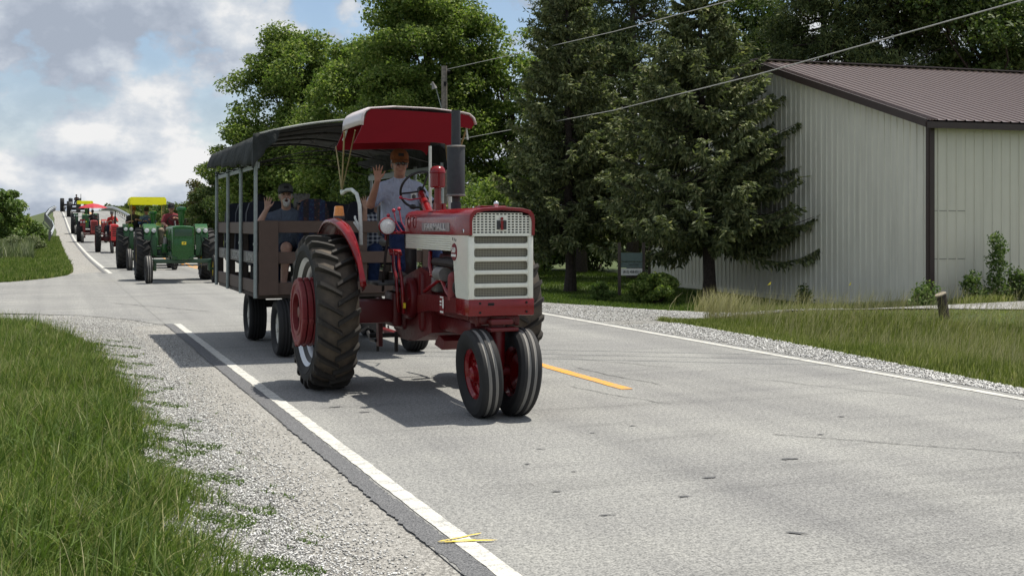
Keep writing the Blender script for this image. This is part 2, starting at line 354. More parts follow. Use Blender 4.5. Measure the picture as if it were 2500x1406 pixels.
c = mixc(nt, rampn(nt, w1.outputs['Fac'], [(0.45, 0.0), (0.55, 1.0)]), mixc(nt, spk, (0.010, 0.014, 0.045), (0.016, 0.045, 0.085)), mixc(nt, spk, (0.016, 0.012, 0.016), (0.075, 0.030, 0.024)))
nt.links.new(c, b.inputs['Base Color']); b.inputs['Roughness'].default_value = 0.9
simple('sunglass', (0.008, 0.008, 0.009), 0.12, var=0.05, coat=0.5)
simple('mouth_dark', (0.06, 0.015, 0.014), 0.6)
simple('guardrail_steel', (0.50, 0.52, 0.53), 0.45, 0.5, 0.15, 6)
simple('sign_teal', (0.065, 0.095, 0.088), 0.6, var=0.15)
simple('sign_white', (0.46, 0.45, 0.42), 0.6, var=0.1)
simple('flag_yellow', (0.85, 0.72, 0.03), 0.6, var=0.1)
simple('umbrella_red', (0.42, 0.014, 0.03), 0.7, var=0.1)

# ---------------------------------------------------------------- mesh helpers
class MB:
    """collects faces of one part; build() links them as one mesh object"""
    def __init__(s): s.v = []; s.f = []
    def add(s, vs, fs):
        o = len(s.v); s.v.extend([tuple(v) for v in vs]); s.f.extend([tuple(i + o for i in f) for f in fs]); return s
    def box(s, c, d, rot=None):
        x, y, z = d[0] / 2, d[1] / 2, d[2] / 2
        P = [Vector(p) for p in ((-x, -y, -z), (x, -y, -z), (x, y, -z), (-x, y, -z), (-x, -y, z), (x, -y, z), (x, y, z), (-x, y, z))]
        if rot is not None: P = [rot @ p for p in P]
        return s.add([p + Vector(c) for p in P], [(0, 3, 2, 1), (4, 5, 6, 7), (0, 1, 5, 4), (1, 2, 6, 5), (2, 3, 7, 6), (3, 0, 4, 7)])
    def rbox(s, c, d, r=0.01, rot=None, seg=2):
        bm = bmesh.new(); bmesh.ops.create_cube(bm, size=1)
        bmesh.ops.scale(bm, vec=d, verts=bm.verts)
        bmesh.ops.bevel(bm, geom=list(bm.edges), offset=min(r, min(d) * 0.45), segments=seg, profile=0.5, affect='EDGES')
        vs = [v.co.copy() for v in bm.verts]
        for i, v in enumerate(bm.verts): v.index = i
        fs = [[v.index for v in f.verts] for f in bm.faces]; bm.free()
        if rot is not None: vs = [rot @ p for p in vs]
        return s.add([p + Vector(c) for p in vs], fs)
    def ring(s, c, ax, r, n, ref=None):
        ax = Vector(ax).normalized()
        a = ref if ref is not None else (Vector((0, 0, 1)) if abs(ax.z) < 0.9 else Vector((1, 0, 0)))
        u = ax.cross(a).normalized(); w = ax.cross(u).normalized()
        return [Vector(c) + (u * math.cos(t) + w * math.sin(t)) * r for t in (2 * math.pi * i / n for i in range(n))]
    def cyl(s, p0, p1, r0, r1=None, n=14, cap=True):
        r1 = r0 if r1 is None else r1
        p0 = Vector(p0); p1 = Vector(p1); ax = p1 - p0
        A = s.ring(p0, ax, max(r0, 1e-4), n); B = s.ring(p1, ax, max(r1, 1e-4), n)
        fs = [(i, n + i, n + (i + 1) % n, (i + 1) % n) for i in range(n)]
        if cap: fs += [tuple(range(n)), tuple(range(2 * n - 1, n - 1, -1))]
        return s.add(A + B, fs)
    def tube(s, path, r, n=8, cap=True):
        P = [Vector(p) for p in path]; m = len(P); rings = []
        rr = r if isinstance(r, (list, tuple)) else [r] * m
        ref = None
        for i, p in enumerate(P):
            t = (P[min(i + 1, m - 1)] - P[max(i - 1, 0)]).normalized()
            if ref is None: ref = t.orthogonal().normalized()
            ref = (ref - t * ref.dot(t)).normalized()
            w = t.cross(ref)
            rings += [p + (ref * math.cos(a) + w * math.sin(a)) * rr[i] for a in (2 * math.pi * k / n for k in range(n))]
        fs = []
        for i in range(m - 1):
            for k in range(n):
                fs.append((i * n + k, i * n + (k + 1) % n, (i + 1) * n + (k + 1) % n, (i + 1) * n + k))
        if cap: fs += [tuple(range(n - 1, -1, -1)), tuple((m - 1) * n + k for k in range(n))]
        return s.add(rings, fs)
    def lathe(s, prof, c=(0, 0, 0), axis='x', n=32, closed=False):
        """prof: (along axis, radius)"""
        m = len(prof); vs = []
        for a, r in prof:
            for k in range(n):
                t = 2 * math.pi * k / n; p, q = r * math.cos(t), r * math.sin(t)
                vs.append({'x': (a, p, q), 'y': (q, a, p), 'z': (p, q, a)}[axis])
        vs = [(v[0] + c[0], v[1] + c[1], v[2] + c[2]) for v in vs]
        fs = []
        for i in range(m if closed else m - 1):
            j = (i + 1) % m
            for k in range(n):
                fs.append((i * n + k, i * n + (k + 1) % n, j * n + (k + 1) % n, j * n + k))
        return s.add(vs, fs)
    def prism(s, poly, a0, a1, axis='x'):
        """poly in the other two axes (x: (y,z); y: (x,z); z: (x,y)), extruded a0..a1"""
        f = {'x': lambda a, p: (a, p[0], p[1]), 'y': lambda a, p: (p[0], a, p[1]), 'z': lambda a, p: (p[0], p[1], a)}[axis]
        n = len(poly)
        vs = [f(a0, p) for p in poly] + [f(a1, p) for p in poly]
        fs = [tuple(range(n - 1, -1, -1)), tuple(range(n, 2 * n))] + [(i, (i + 1) % n, n + (i + 1) % n, n + i) for i in range(n)]
        return s.add(vs, fs)
    def ball(s, c, r, n=12, m=8, sc=(1, 1, 1), rot=None):
        vs = []; fs = []
        for i in range(m + 1):
            ph = math.pi * i / m
            for k in range(n):
                t = 2 * math.pi * k / n
                p = Vector((math.sin(ph) * math.cos(t) * sc[0], math.sin(ph) * math.sin(t) * sc[1], math.cos(ph) * sc[2])) * r
                if rot is not None: p = rot @ p
                vs.append(p + Vector(c))
        for i in range(m):
            for k in range(n): fs.append((i * n + k, (i + 1) * n + k, (i + 1) * n + (k + 1) % n, i * n + (k + 1) % n))
        return s.add(vs, fs)
    def mesh(s, name, mat, smooth=True, angle=35):
        me = bpy.data.meshes.new(name); me.from_pydata(s.v, [], s.f); me.validate(); 
        bm = bmesh.new(); bm.from_mesh(me); bmesh.ops.remove_doubles(bm, verts=bm.verts, dist=1e-5); bmesh.ops.recalc_face_normals(bm, faces=bm.faces); bm.to_mesh(me); bm.free()
        me.materials.append(MATS[mat])
        if smooth:
            me.shade_smooth()
            me.set_sharp_from_angle(angle=R(angle))
        return me
    def build(s, name, mat, parent=None, smooth=True, angle=35):
        return link(name, s.mesh(name, mat, smooth, angle), parent)
def link(name, me, parent=None):
    o = bpy.data.objects.new(name, me); col.objects.link(o)
    if parent is not None: o.parent = parent
    return o
def tag(o, label, cat, group=None):
    o['label'] = label; o['category'] = cat
    if group: o['group'] = group
    return o
def thing(name, label, cat, loc=(0, 0, 0), rz=0.0, group=None):
    o = bpy.data.objects.new(name, None); col.objects.link(o)
    o.location = loc; o.rotation_euler = (0, 0, rz); o.empty_display_size = 0.2
    return tag(o, label, cat, group)
def structure(o): o['kind'] = 'structure'; return o
def stuff(o): o['kind'] = 'stuff'; return o
def kids(o): return [c for c in bpy.data.objects if c.parent is o]
def copy_tree(o, parent=None):
    c = o.copy(); col.objects.link(c)
    if parent is not None: c.parent = parent
    for k in kids(o): copy_tree(k, c)
    return c
def npmesh(name, V, Fq=None, Ft=None, mat=None, smooth=False):
    """a mesh straight from numpy arrays of quads and triangles"""
    me = bpy.data.meshes.new(name)
    Fq = np.zeros((0, 4), np.int32) if Fq is None else Fq; Ft = np.zeros((0, 3), np.int32) if Ft is None else Ft
    nq, ntr = len(Fq), len(Ft)
    me.vertices.add(len(V)); me.vertices.foreach_set('co', np.ascontiguousarray(V, np.float32).ravel())
    me.loops.add(nq * 4 + ntr * 3)
    me.loops.foreach_set('vertex_index', np.concatenate([Fq.ravel(), Ft.ravel()]).astype(np.int32))
    me.polygons.add(nq + ntr)
    me.polygons.foreach_set('loop_start', np.concatenate([np.arange(nq) * 4, nq * 4 + np.arange(ntr) * 3]).astype(np.int32))
    try: me.polygons.foreach_set('loop_total', np.concatenate([np.full(nq, 4), np.full(ntr, 3)]).astype(np.int32))
    except Exception: pass
    me.update(calc_edges=True)
    if mat: me.materials.append(MATS[mat])
    if smooth: me.shade_smooth()
    return me
def text_mesh(s, size, depth, mat, name, parent, loc, rot, bold=False, sx=1.0):
    cu = bpy.data.curves.new('t', 'FONT'); cu.body = s; cu.size = size; cu.extrude = depth / 2
    cu.align_x = 'CENTER'; cu.align_y = 'CENTER'; cu.resolution_u = 2
    if bold: cu.offset = size * 0.02
    o = bpy.data.objects.new('t', cu); col.objects.link(o)
    dg = bpy.context.evaluated_depsgraph_get()
    me = bpy.data.meshes.new_from_object(o.evaluated_get(dg))
    bpy.data.objects.remove(o); bpy.data.curves.remove(cu)
    me.materials.clear(); me.materials.append(MATS[mat])
    t = link(name, me, parent); t.location = loc; t.rotation_euler = rot; t.scale = (sx, 1, 1)
    return t
def lerp(a, b, t): return a + (b - a) * t
# ---------------------------------------------------------------- terrain and roads
_p = [(-100, 0), (55, 0), (65, .03), (82.7, .22), (98, .42), (112.7, .78), (134.6, 1.6), (155, 2.5), (175, 3.3), (190, 3.72), (205, 3.95), (220, 3.95), (240, 3.6), (280, 2.2), (330, 0.5), (400, 0), (3000, 0)]
_yy = np.arange(-100, 3000, 1.0); _zz = np.interp(_yy, [a for a, b in _p], [b for a, b in _p])
_k = np.exp(-.5 * (np.arange(-15, 16) / 6.) ** 2); _k /= _k.sum(); _zz = np.convolve(np.pad(_zz, 15, 'edge'), _k, 'valid')
def zr(y): return np.interp(y, _yy, _zz)
def gh(x, y):
    """ground height: the road climbs to a bridge, its banks fall away on both sides"""
    x = np.asarray(x, float); y = np.asarray(y, float)
    d = np.maximum(0, np.abs(x - 5.3) - 5.0)
    bank = np.maximum(0.0, zr(y) - 0.32 * d)
    roll = 0.035 * np.sin(x * 0.9 + 1.3) * np.sin(y * 0.55) * np.minimum(1, d / 3.0)
    dip = -0.17 * np.clip((x - 10.5) / 2.5, 0, 1) * np.clip((y - 19.5) / 3.0, 0, 1) * np.clip((70 - y) / 20, 0, 1)
    ditch = -0.40 * np.clip((x - 9.9) / 1.5, 0, 1) * np.clip((17.6 - y) / 1.8, 0, 1) * np.clip((y + 4) / 6, 0, 1)
    rise = 0.17 * np.exp(-((y - 18.6) / 1.3) ** 2) * np.clip((x - 11) / 2, 0, 1)
    return bank + roll + dip + ditch + rise
def sheet(name, xs, ys, zf, mat):
    X, Y = np.meshgrid(xs, ys); Z = zf(X, Y)
    nx, ny = len(xs), len(ys)
    V = np.stack([X.ravel(), Y.ravel(), Z.ravel()], 1)
    i = (np.arange(ny - 1)[:, None] * nx + np.arange(nx - 1)[None]).ravel()
    return link(name, npmesh(name, V, np.stack([i, i + 1, i + nx + 1, i + nx], 1), None, mat, True))
xs = np.concatenate([[-1500, -700, -350, -200, -120, -80, -60, -45, -34, -26, -20, -16, -13, -10, -8, -6.5], np.arange(-5, 20, 0.5), [20, 21.5, 23, 25, 28, 32, 38, 46, 60, 80, 120, 200, 350, 700, 1500]])
ys = np.concatenate([[-400, -150, -60, -30, -15], np.arange(-8, 60, 0.75), np.arange(60, 340, 4), [350, 400, 500, 700, 1100, 2500]])
structure(sheet('ground', xs, ys, lambda x, y: gh(x, y) - 0.05, 'turf'))
ROAD_L, ROAD_R = 1.84, 8.86
rys = np.concatenate([np.arange(-12, 60, 1.5), np.arange(60, 332, 3)])
road = structure(sheet('road', np.array([ROAD_L, 3.6, 5.4, 7.2, ROAD_R]), rys, lambda x, y: zr(y), 'asphalt'))

def loft(name, left, right, zoff, mat, parent=None, step=None):
    """a ribbon sheet between two polylines of equal length"""
    P = []; F = []
    for (a, b) in zip(left, right):
        for t in (0, .34, .67, 1):
            x, y = lerp(a[0], b[0], t), lerp(a[1], b[1], t); P.append((x, y, float(gh(x, y)) * 1.0 + zoff))
    n = len(left)
    for i in range(n - 1):
        for k in range(3): F.append((i * 4 + k, i * 4 + k + 1, (i + 1) * 4 + k + 1, (i + 1) * 4 + k))
    mb = MB(); mb.add(P, F); o = mb.build(name, mat, parent)
    if o.data.polygons and sum(p.normal.z for p in o.data.polygons) < 0: o.data.flip_normals()
    return o
def resample(pts, ys_):
    px_, py_ = [p[0] for p in pts], [p[1] for p in pts]
    return [(float(np.interp(y, py_, px_)), float(y)) for y in ys_]
def wob(y, a, s): return a * (math.sin(y * 2.3 + s) + 0.6 * math.sin(y * 5.9 + 2 * s) + 0.4 * math.sin(y * 13.7 + s))
# side road joining from the left
near = [(-140, 28.5), (-40, 27.0), (-12, 26.2), (-4, 25.6), (-0.83, 24.95), (0.6, 23.9), (1.3, 22.7), (1.75, 21.3), (2.4, 20.9)]
far = [(-140, 37.5), (-40, 37.5), (-12, 37.8), (-4, 38.0), (-1.27, 38.4), (-0.18, 40.8), (0.6, 43.2), (1.3, 45.2), (2.4, 46.0)]
structure(loft('side_road', near, far, -0.004, 'asphalt'))
# gravel shoulders
gl = [(0.45, -6), (0.55, 3), (0.62, 6), (0.66, 8), (0.68, 10), (0.78, 13.5), (0.62, 17.3), (0.40, 19.5), (0.15, 21)]
yl = np.arange(-6, 21.01, 0.3)
structure(loft('gravel_shoulder', [(x + wob(y, .05, 1), y) for x, y in resample(gl, yl)], [(1.30 + wob(y, .035, 3), y) for y in yl], -0.012, 'gravel'))
structure(loft('packed_shoulder', [(1.26 + wob(y, .035, 3), y) for y in yl], [(1.86, y) for y in yl], -0.008, 'packed_gravel'))
c_in = [(0.15, 21.0), (-0.1, 22.2), (-0.6, 23.0), (-1.6, 23.6), (-4, 24.0), (-12, 24.7), (-40, 25.6)]
c_out = [(1.86, 21.0), (1.86, 21.8), (1.5, 23.2), (0.6, 24.3), (-2, 25.8), (-12, 26.6), (-40, 27.4)]
structure(loft('gravel_corner', c_in, c_out, -0.010, 'gravel'))
# (the packed strip past the junction)
yf = np.concatenate([np.arange(40.5, 60, 0.75), np.arange(60, 232, 3)])
structure(loft('far_gravel_shoulder', [(float(np.interp(y, [40.5, 43, 46, 52, 70, 110, 230], [0.0, .45, .70, .75, .80, .75, .75])) + wob(y, .04, 2), y) for y in yf], [(1.86, y) for y in yf], -0.009, 'packed_gravel'))
gr = [(8.95, -6), (9.05, 5), (9.22, 9.75), (9.45, 12), (9.7, 14), (9.9, 17), (10.0, 19.2)]
yr = np.arange(-6, 19.3, 0.4)
structure(loft('gravel_verge', [(8.82, y) for y in yr], [(x + wob(y, .05, 5), y) for x, y in resample(gr, yr)], -0.012, 'gravel'))
structure(loft('gravel_driveway', [(8.82, 19.1), (9.3, 19.2), (10.0, 19.3), (11, 19.25), (12.6, 19.0), (14.6, 18.5), (18, 17.6), (26, 17.2), (60, 16)],
               [(8.82, 27.5), (9.3, 26.6), (9.95, 24.8), (10.6, 23.4), (12.2, 22.0), (14.4, 20.9), (18.2, 19.7), (26, 19.3), (60, 18.4)], -0.014, 'gravel'))
ygr = np.concatenate([np.arange(24, 60, 1.5), np.arange(60, 232, 4)])
structure(loft('far_gravel_verge', [(8.82, y) for y in ygr], [(9.8 + wob(y, .06, 7) - 0.3 * min(1, max(0, (y - 60) / 60)), y) for y in ygr], -0.016, 'gravel'))

# painted lines, seams, marks: pieces of the road
def line(name, mat, pts, w, z=0.005, parent=road, ragged=0.0):
    P = []; F = []
    for i, (x, y) in enumerate(pts):
        a = ragged * (random.random() - .5); b = ragged * (random.random() - .5)
        P += [(x - w / 2 + a, y, float(zr(y)) + z), (x + w / 2 + b, y, float(zr(y)) + z)]
    for i in range(len(pts) - 1): F.append((2 * i, 2 * i + 1, 2 * i + 3, 2 * i + 2))
    mb = MB(); mb.add(P, F); o = mb.build(name, mat, parent)
    if sum(p.normal.z for p in o.data.polygons) < 0: o.data.flip_normals()
    return o
LX = 2.035
def ln(x, y0, y1, step): return [(x, y) for y in np.arange(y0, y1 + 1e-6, step)]
line('edge_line', 'white_road_paint', ln(LX, -10, 21.25, 0.12), 0.108, ragged=0.010)
line('edge_line', 'white_road_paint', ln(LX, 44.2, 230, 2.0), 0.125)
line('edge_line', 'white_road_paint', [(8.66, y) for y in np.concatenate([np.arange(-10, 60, 0.75), np.arange(60, 231, 3)])], 0.115, ragged=0.005)
line('centre_line', 'yellow_road_paint', ln(5.46, 11.15, 14.6, 0.15), 0.135, ragged=0.008)
for y0 in (-1.2, 23.4, 35.6): line('centre_line', 'yellow_road_paint', ln(5.46, y0, y0 + 3.2, 0.4), 0.115)
for dx in (-0.11, 0.11): line('centre_line', 'yellow_road_paint', ln(5.46 + dx, 48, 230, 2.0), 0.1)
line('asphalt_seam', 'seam_asphalt', [(1.905 + wob(y * .37, .007, 4) + random.gauss(0, .004), y) for y in np.arange(-10, 21.3, 0.035)], 0.135, 0.003, ragged=0.020)
line('asphalt_seam', 'seam_asphalt', [(1.86, y) for y in np.arange(44.5, 230, 2.0)], 0.10, 0.003)
def strip(name, mat, pts, w, z=0.006):
    P = []; F = []
    for i, p in enumerate(pts):
        a = Vector(pts[max(0, i - 1)]); b = Vector(pts[min(len(pts) - 1, i + 1)]); t = (b - a).normalized(); n = Vector((-t.y, t.x))
        ww = w * (0.55 + 0.9 * random.random()) / 2
        if i in (0, len(pts) - 1): ww *= 0.3
        P += [(p[0] + n.x * ww, p[1] + n.y * ww, float(zr(p[1])) + z), (p[0] - n.x * ww, p[1] - n.y * ww, float(zr(p[1])) + z)]
    for i in range(len(pts) - 1): F.append((2 * i, 2 * i + 1, 2 * i + 3, 2 * i + 2))
    mb = MB(); mb.add(P, F); o = mb.build(name, mat, road)
    if sum(p.normal.z for p in o.data.polygons) < 0: o.data.flip_normals()
    return o
def jag(a, b, n, amp):
    a = Vector(a); b = Vector(b); t = (b - a).normalized(); nn = Vector((-t.y, t.x)); out = []; w = 0
    for i in range(n + 1):
        w = 0.7 * w + amp * (random.random() - .5); out.append(tuple(a.lerp(b, i / n) + nn * w))
    return out
# pixel -> ground helper values were measured beforehand; these are world metres
strip('crack', 'crack_tar', jag((5.35, 8.35), (6.85, 6.75), 60, .030), .011)
strip('crack', 'crack_tar', jag((5.35, 10.05), (5.0, 11.6), 16, .05), .010)
strip('crack', 'crack_tar', jag((5.95, 11.3), (5.7, 13.1), 16, .05), .010)
strip('crack', 'crack_tar', jag((3.0, 23.2), (4.7, 21.6), 22, .10), .020)
strip('crack', 'crack_tar', jag((1.2, 27.5), (2.9, 24.0), 22, .10), .020)
strip('crack', 'crack_tar', jag((6.1, 13.9), (6.8, 12.6), 12, .05), .012)
strip('crack', 'crack_tar', jag((2.2, 30.5), (8.4, 29.0), 40, .12), .022)
strip('crack', 'crack_tar', jag((2.3, 19.2), (4.4, 18.6), 24, .08), .012)
strip('crack', 'crack_tar', jag((6.0, 17.5), (8.5, 17.1), 24, .08), .012)
strip('crack', 'crack_tar', jag((7.0, 11.6), (7.9, 9.6), 24, .06), .008)
for (x, y, a, b, th) in ((4.05, 7.06, .075, .028, .3), (4.90, 7.42, .085, .045, .2), (2.95, 7.02, .04, .02, .2), (2.98, 6.35, .06, .018, .1), (3.62, 6.62, .07, .03, .2), (4.5, 9.1, .05, .025, .1), (4.05, 8.9, .04, .02, .3), (3.4, 8.4, .05, .02, 0), (5.7, 8.2, .05, .02, .2), (3.75, 5.62, .09, .03, -.4), (2.45, 11.0, .10, .03, .5), (2.62, 10.6, .08, .03, .2), (3.1, 7.9, .04, .02, .1), (6.4, 8.9, .06, .03, .3), (3.3, 7.55, .035, .015, .3)):
    n = 18; mb = MB()
    P = [(0, 0, 0)] + [(a * .8 * math.cos(t) * (0.35 + .9 * random.random()), b * .8 * math.sin(t) * (0.35 + .9 * random.random()), 0) for t in (2 * math.pi * i / n for i in range(n))]
    mb.add(P, [(0, 1 + i, 1 + (i + 1) % n) for i in range(n)])
    o = mb.build('stain', 'road_stain', road); o.location = (x, y, .0055); o.rotation_euler = (0, 0, th + R(-20))
strip('spray_mark', 'marking_spray_paint', jag((1.90, 6.11), (2.17, 6.20), 8, .012), .016, .009)
strip('spray_mark', 'marking_spray_paint', jag((1.90, 6.10), (2.20, 6.03), 8, .010), .016, .010)
strip('spray_mark', 'marking_spray_paint', jag((1.92, 6.10), (2.10, 6.07), 6, .012), .012, .011)

# loose limestone chips, uncountable
def chips(name, n, fx, s0, s1):
    pts = np.array([fx() for _ in range(n)])
    z = gh(pts[:, 0], pts[:, 1])
    O = np.array([[1, 0, 0], [0, 1, 0], [-1, 0, 0], [0, -1, 0], [0, 0, 1], [0, 0, -1]], float)
    Fo = np.array([[0, 1, 4], [1, 2, 4], [2, 3, 4], [3, 0, 4], [1, 0, 5], [2, 1, 5], [3, 2, 5], [0, 3, 5]])
    s = rng.uniform(s0, s1, (n, 1, 1)) * rng.uniform(.55, 1.25, (n, 6, 1)) * np.array([1, .8, .55])
    th = rng.uniform(0, 6.28, n); cs, sn = np.cos(th), np.sin(th)
    L = O[None] * s; tilt = rng.uniform(-.5, .5, (n, 1))
    X = L[..., 0] * cs[:, None] - L[..., 1] * sn[:, None]; Y = L[..., 0] * sn[:, None] + L[..., 1] * cs[:, None]; Z = L[..., 2] + X * tilt
    V = np.stack([X + pts[:, :1], Y + pts[:, 1:2], Z + z[:, None] - .004], 2).reshape(-1, 3)
    F = (Fo[None] + (np.arange(n) * 6)[:, None, None]).reshape(-1, 3)
    return stuff(link(name, npmesh(name, V, None, F, 'limestone_chip')))
def f_left():
    y = 4.2 + 19 * random.random() ** 1.7; e = np.interp(y, [p[1] for p in gl], [p[0] for p in gl])
    x = e - .05 + (1.30 - e) * random.random() ** 0.9 + (0.55 * random.random() ** 2)
    if y > 20: x -= random.random() * (y - 20) * .8
    return (min(x, 1.84), y)
o = chips('loose_gravel', 42000, f_left, .004, .012)
tag(o, 'pale loose limestone chips along the left road shoulder', 'gravel')
def f_right():
    y = 8 + 17 * random.random(); e = np.interp(y, [p[1] for p in gr], [p[0] for p in gr])
    x = 8.9 + (e - 8.85) * random.random()
    if y > 18.5: x = 8.95 + 5 * random.random() ** 1.5; y = 19.3 + random.random() * max(.3, (5.2 - (x - 8.95) * .8))
    return (x, y)
o = chips('loose_gravel', 16000, f_right, .009, .020)
tag(o, 'pale loose limestone chips along the right road edge and driveway mouth', 'gravel')
simple('joint_grey', (0.13, 0.125, 0.11), 0.7)
# ---------------------------------------------------------------- pole building
def make_building():
    b = thing('metal_shed', 'long grey metal shed with brown ribbed roof and brown corner trim', 'shed', (17.13, 20.78, -.10), R(-2.6))
    W, LEN, EH, RH = 13.9, 26.0, 3.94, 5.98     # gable width along local y, length along local x
    OV = 0.28
    def zrake(y): return EH + (RH - EH) * (1 - abs(y - W / 2) / (W / 2))
    sheet_w = 0.914; pitch = sheet_w / 4
    def panel_x(y0, y1):   # gable panel (plane x=0, facing -x), with ribs
        mb = MB(); n = max(1, round((y1 - y0) / pitch)); pts = []
        for i in range(n):
            a = y0 + (y1 - y0) * i / n; w = (y1 - y0) / n
            pts += [(a, 0), (a + w * .80, 0), (a + w * .86, -.022), (a + w * .94, -.022)]
        pts.append((y1, 0))
        V = []; F = []
        for (yy, xx) in pts: V += [(xx, yy, -.22), (xx, yy, min(zrake(yy), zrake(max(0, min(W, yy)))) - .01)]
        for i in range(len(pts) - 1): F.append((2 * i, 2 * i + 1, 2 * i + 3, 2 * i + 2))
        mb.add(V, F); mb.build('wall_panel', 'wall_metal', b, angle=20)
    y = 0.0
    cuts = [0.0]
    while y < W - 0.05:
        y2 = min(W, y + sheet_w)
        if y < W / 2 < y2 - .02 : panel_x(y, W / 2); panel_x(W / 2, y2)
        else: panel_x(y, y2)
        y = y2
    def panel_y(x0, x1):
        mb = MB(); n = 4; pts = []
        for i in range(n):
            a = x0 + (x1 - x0) * i / n; w = (x1 - x0) / n
            pts += [(a, 0), (a + w * .80, 0), (a + w * .86, -.022), (a + w * .94, -.022)]
        pts.append((x1, 0)); V = []; F = []
        for (xx, yy) in pts: V += [(xx, yy, -.22), (xx, yy, EH - .02)]
        for i in range(len(pts) - 1): F.append((2 * i, 2 * i + 1, 2 * i + 3, 2 * i + 2))
        mb.add(V, F); return mb.mesh('wall_panel', 'wall_metal_cream', angle=20)
    me = panel_y(0, sheet_w); n = int(LEN / sheet_w)
    for i in range(n): o = link('wall_panel', me, b); o.location = (i * sheet_w, 0, 0)
    # far and end walls, plain
    MB().box((LEN / 2, W - .03, EH / 2), (LEN - .1, .05, EH - .1)).build('rear_wall', 'wall_metal_cream', b)
    MB().prism([(0.05, 0), (W - .05, 0), (W - .05, EH - .05), (W / 2, RH - .06), (.05, EH - .05)], n * sheet_w - .04, n * sheet_w, 'x').build('end_wall', 'wall_metal', b)
    # roof sheets, ribs running up the slope
    def roof_panel(side):
        y0, y1 = (-OV, W / 2) if side == 0 else (W + OV, W / 2)
        z0 = EH - OV * (RH - EH) / (W / 2); pts = []
        for i in range(4):
            a = pitch * i; pts += [(a, 0), (a + pitch * .78, 0), (a + pitch * .85, .024), (a + pitch * .93, .024)]
        pts.append((sheet_w, 0)); V = []; F = []
        for (xx, h) in pts: V += [(xx, y0, z0 + h + .05), (xx, y1, RH + h + .05)]
        for i in range(len(pts) - 1): F.append((2 * i, 2 * i + 1, 2 * i + 3, 2 * i + 2))
        mb = MB(); mb.add(V, F); return mb.mesh('roof_panel', 'roof_metal', angle=20)
    roof = MB().prism([(-OV + .02, EH - OV * .293), (W / 2, RH + .02), (W + OV - .02, EH - OV * .293), (W / 2, RH - .04)], -.26, n * sheet_w + .2, 'x').build('roof', 'trim_brown', b)
    for side in (0, 1):
        me = roof_panel(side)
        for i in range(-1, n + 1):
            if i == -1:
                o = link('roof_panel', me, roof); o.location = (-.28, 0, .002); o.scale = (.30, 1, 1)
            elif i < n:
                o = link('roof_panel', me, roof); o.location = (i * sheet_w, 0, 0)
    MB().box((n * sheet_w / 2, W / 2, RH + .085), (n * sheet_w + .5, .30, .03)).build('ridge_cap', 'roof_metal', roof)
    # rake and eave trim, corner posts
    sl = math.atan2(RH - EH, W / 2)
    for sgn in (0, 1):
        y0 = -OV if sgn == 0 else W + OV; z0 = EH - OV * .293
        mb = MB(); d = .17
        V = []
        for xx in (-.31, -.275):
            V += [(xx, y0, z0 - d + .07), (xx, y0, z0 + .07), (xx, W / 2, RH + .07), (xx, W / 2, RH - d + .07)]
        mb.add(V, [(0, 1, 2, 3), (7, 6, 5, 4), (0, 4, 5, 1), (1, 5, 6, 2), (3, 2, 6, 7), (0, 3, 7, 4)]); mb.build('rake_trim', 'trim_brown', roof)
    MB().box((n * sheet_w / 2 - .04, -OV - .02, EH - .135), (n * sheet_w + .5, .04, .13)).build('eave_trim', 'trim_brown', roof)
    for (xx, yy) in ((0, 0), (0, W)):
        MB().box((xx - .02 + .04, yy + (-.03 if yy == 0 else .03) , EH / 2), (.11, .06, EH - .06)).build('corner_trim', 'trim_brown', b)
        MB().box((xx - .03, yy + (.02 if yy == 0 else -.02), EH / 2), (.035, .10, EH - .06)).build('corner_trim', 'trim_brown', b)
    MB().box((-.03, W / 2, -.06), (.05, W, .14)).build('base_trim', 'wall_metal', b)
    # access hatch joints in the long wall, small lamp at the gable peak
    for z in (1.05, 2.05): MB().box((.48, -.004, z), (.86, .008, .010)).build('joint_strip', 'joint_grey', b)
    MB().box((-.36, W / 2 - .1, RH - .14), (.10, .12, .08)).ball((-.44, W / 2 - .1, RH - .13), .05).build('gable_light', 'galv', b)
    return b
make_building()
def stump():
    o = thing('wood_post', 'short leaning weathered wood post in tall grass before the shed', 'post', (14.87, 17.55, -.30))
    n = 14; rot = Matrix.Rotation(R(-13), 3, 'Y')
    prof = []
    mb = MB()
    for z in (0, .2, .4, .6, .74):
        for k in range(n):
            t = 2 * math.pi * k / n; r = .085 + .012 * math.sin(3 * t + z * 4) + .006 * math.sin(7 * t)
            mb.v.append(tuple(rot @ Vector((r * math.cos(t), r * math.sin(t), z))))
    for i in range(4):
        for k in range(n): mb.f.append((i * n + k, i * n + (k + 1) % n, (i + 1) * n + (k + 1) % n, (i + 1) * n + k))
    mb.build('post', 'bark', o)
    MB().add([tuple(rot @ Vector((.105 * math.cos(t), .09 * math.sin(t), .74 + .015 * math.cos(t)))) for t in (2 * math.pi * k / n for k in range(n))] + [tuple(rot @ Vector((.105 * math.cos(t), .09 * math.sin(t), .765 + .015 * math.cos(t)))) for t in (2 * math.pi * k / n for k in range(n))],
             [tuple(range(n)), tuple(range(n, 2 * n))] + [(k, (k + 1) % n, n + (k + 1) % n, n + k) for k in range(n)]).build('cut_top', 'stump_wood', o)
stump()
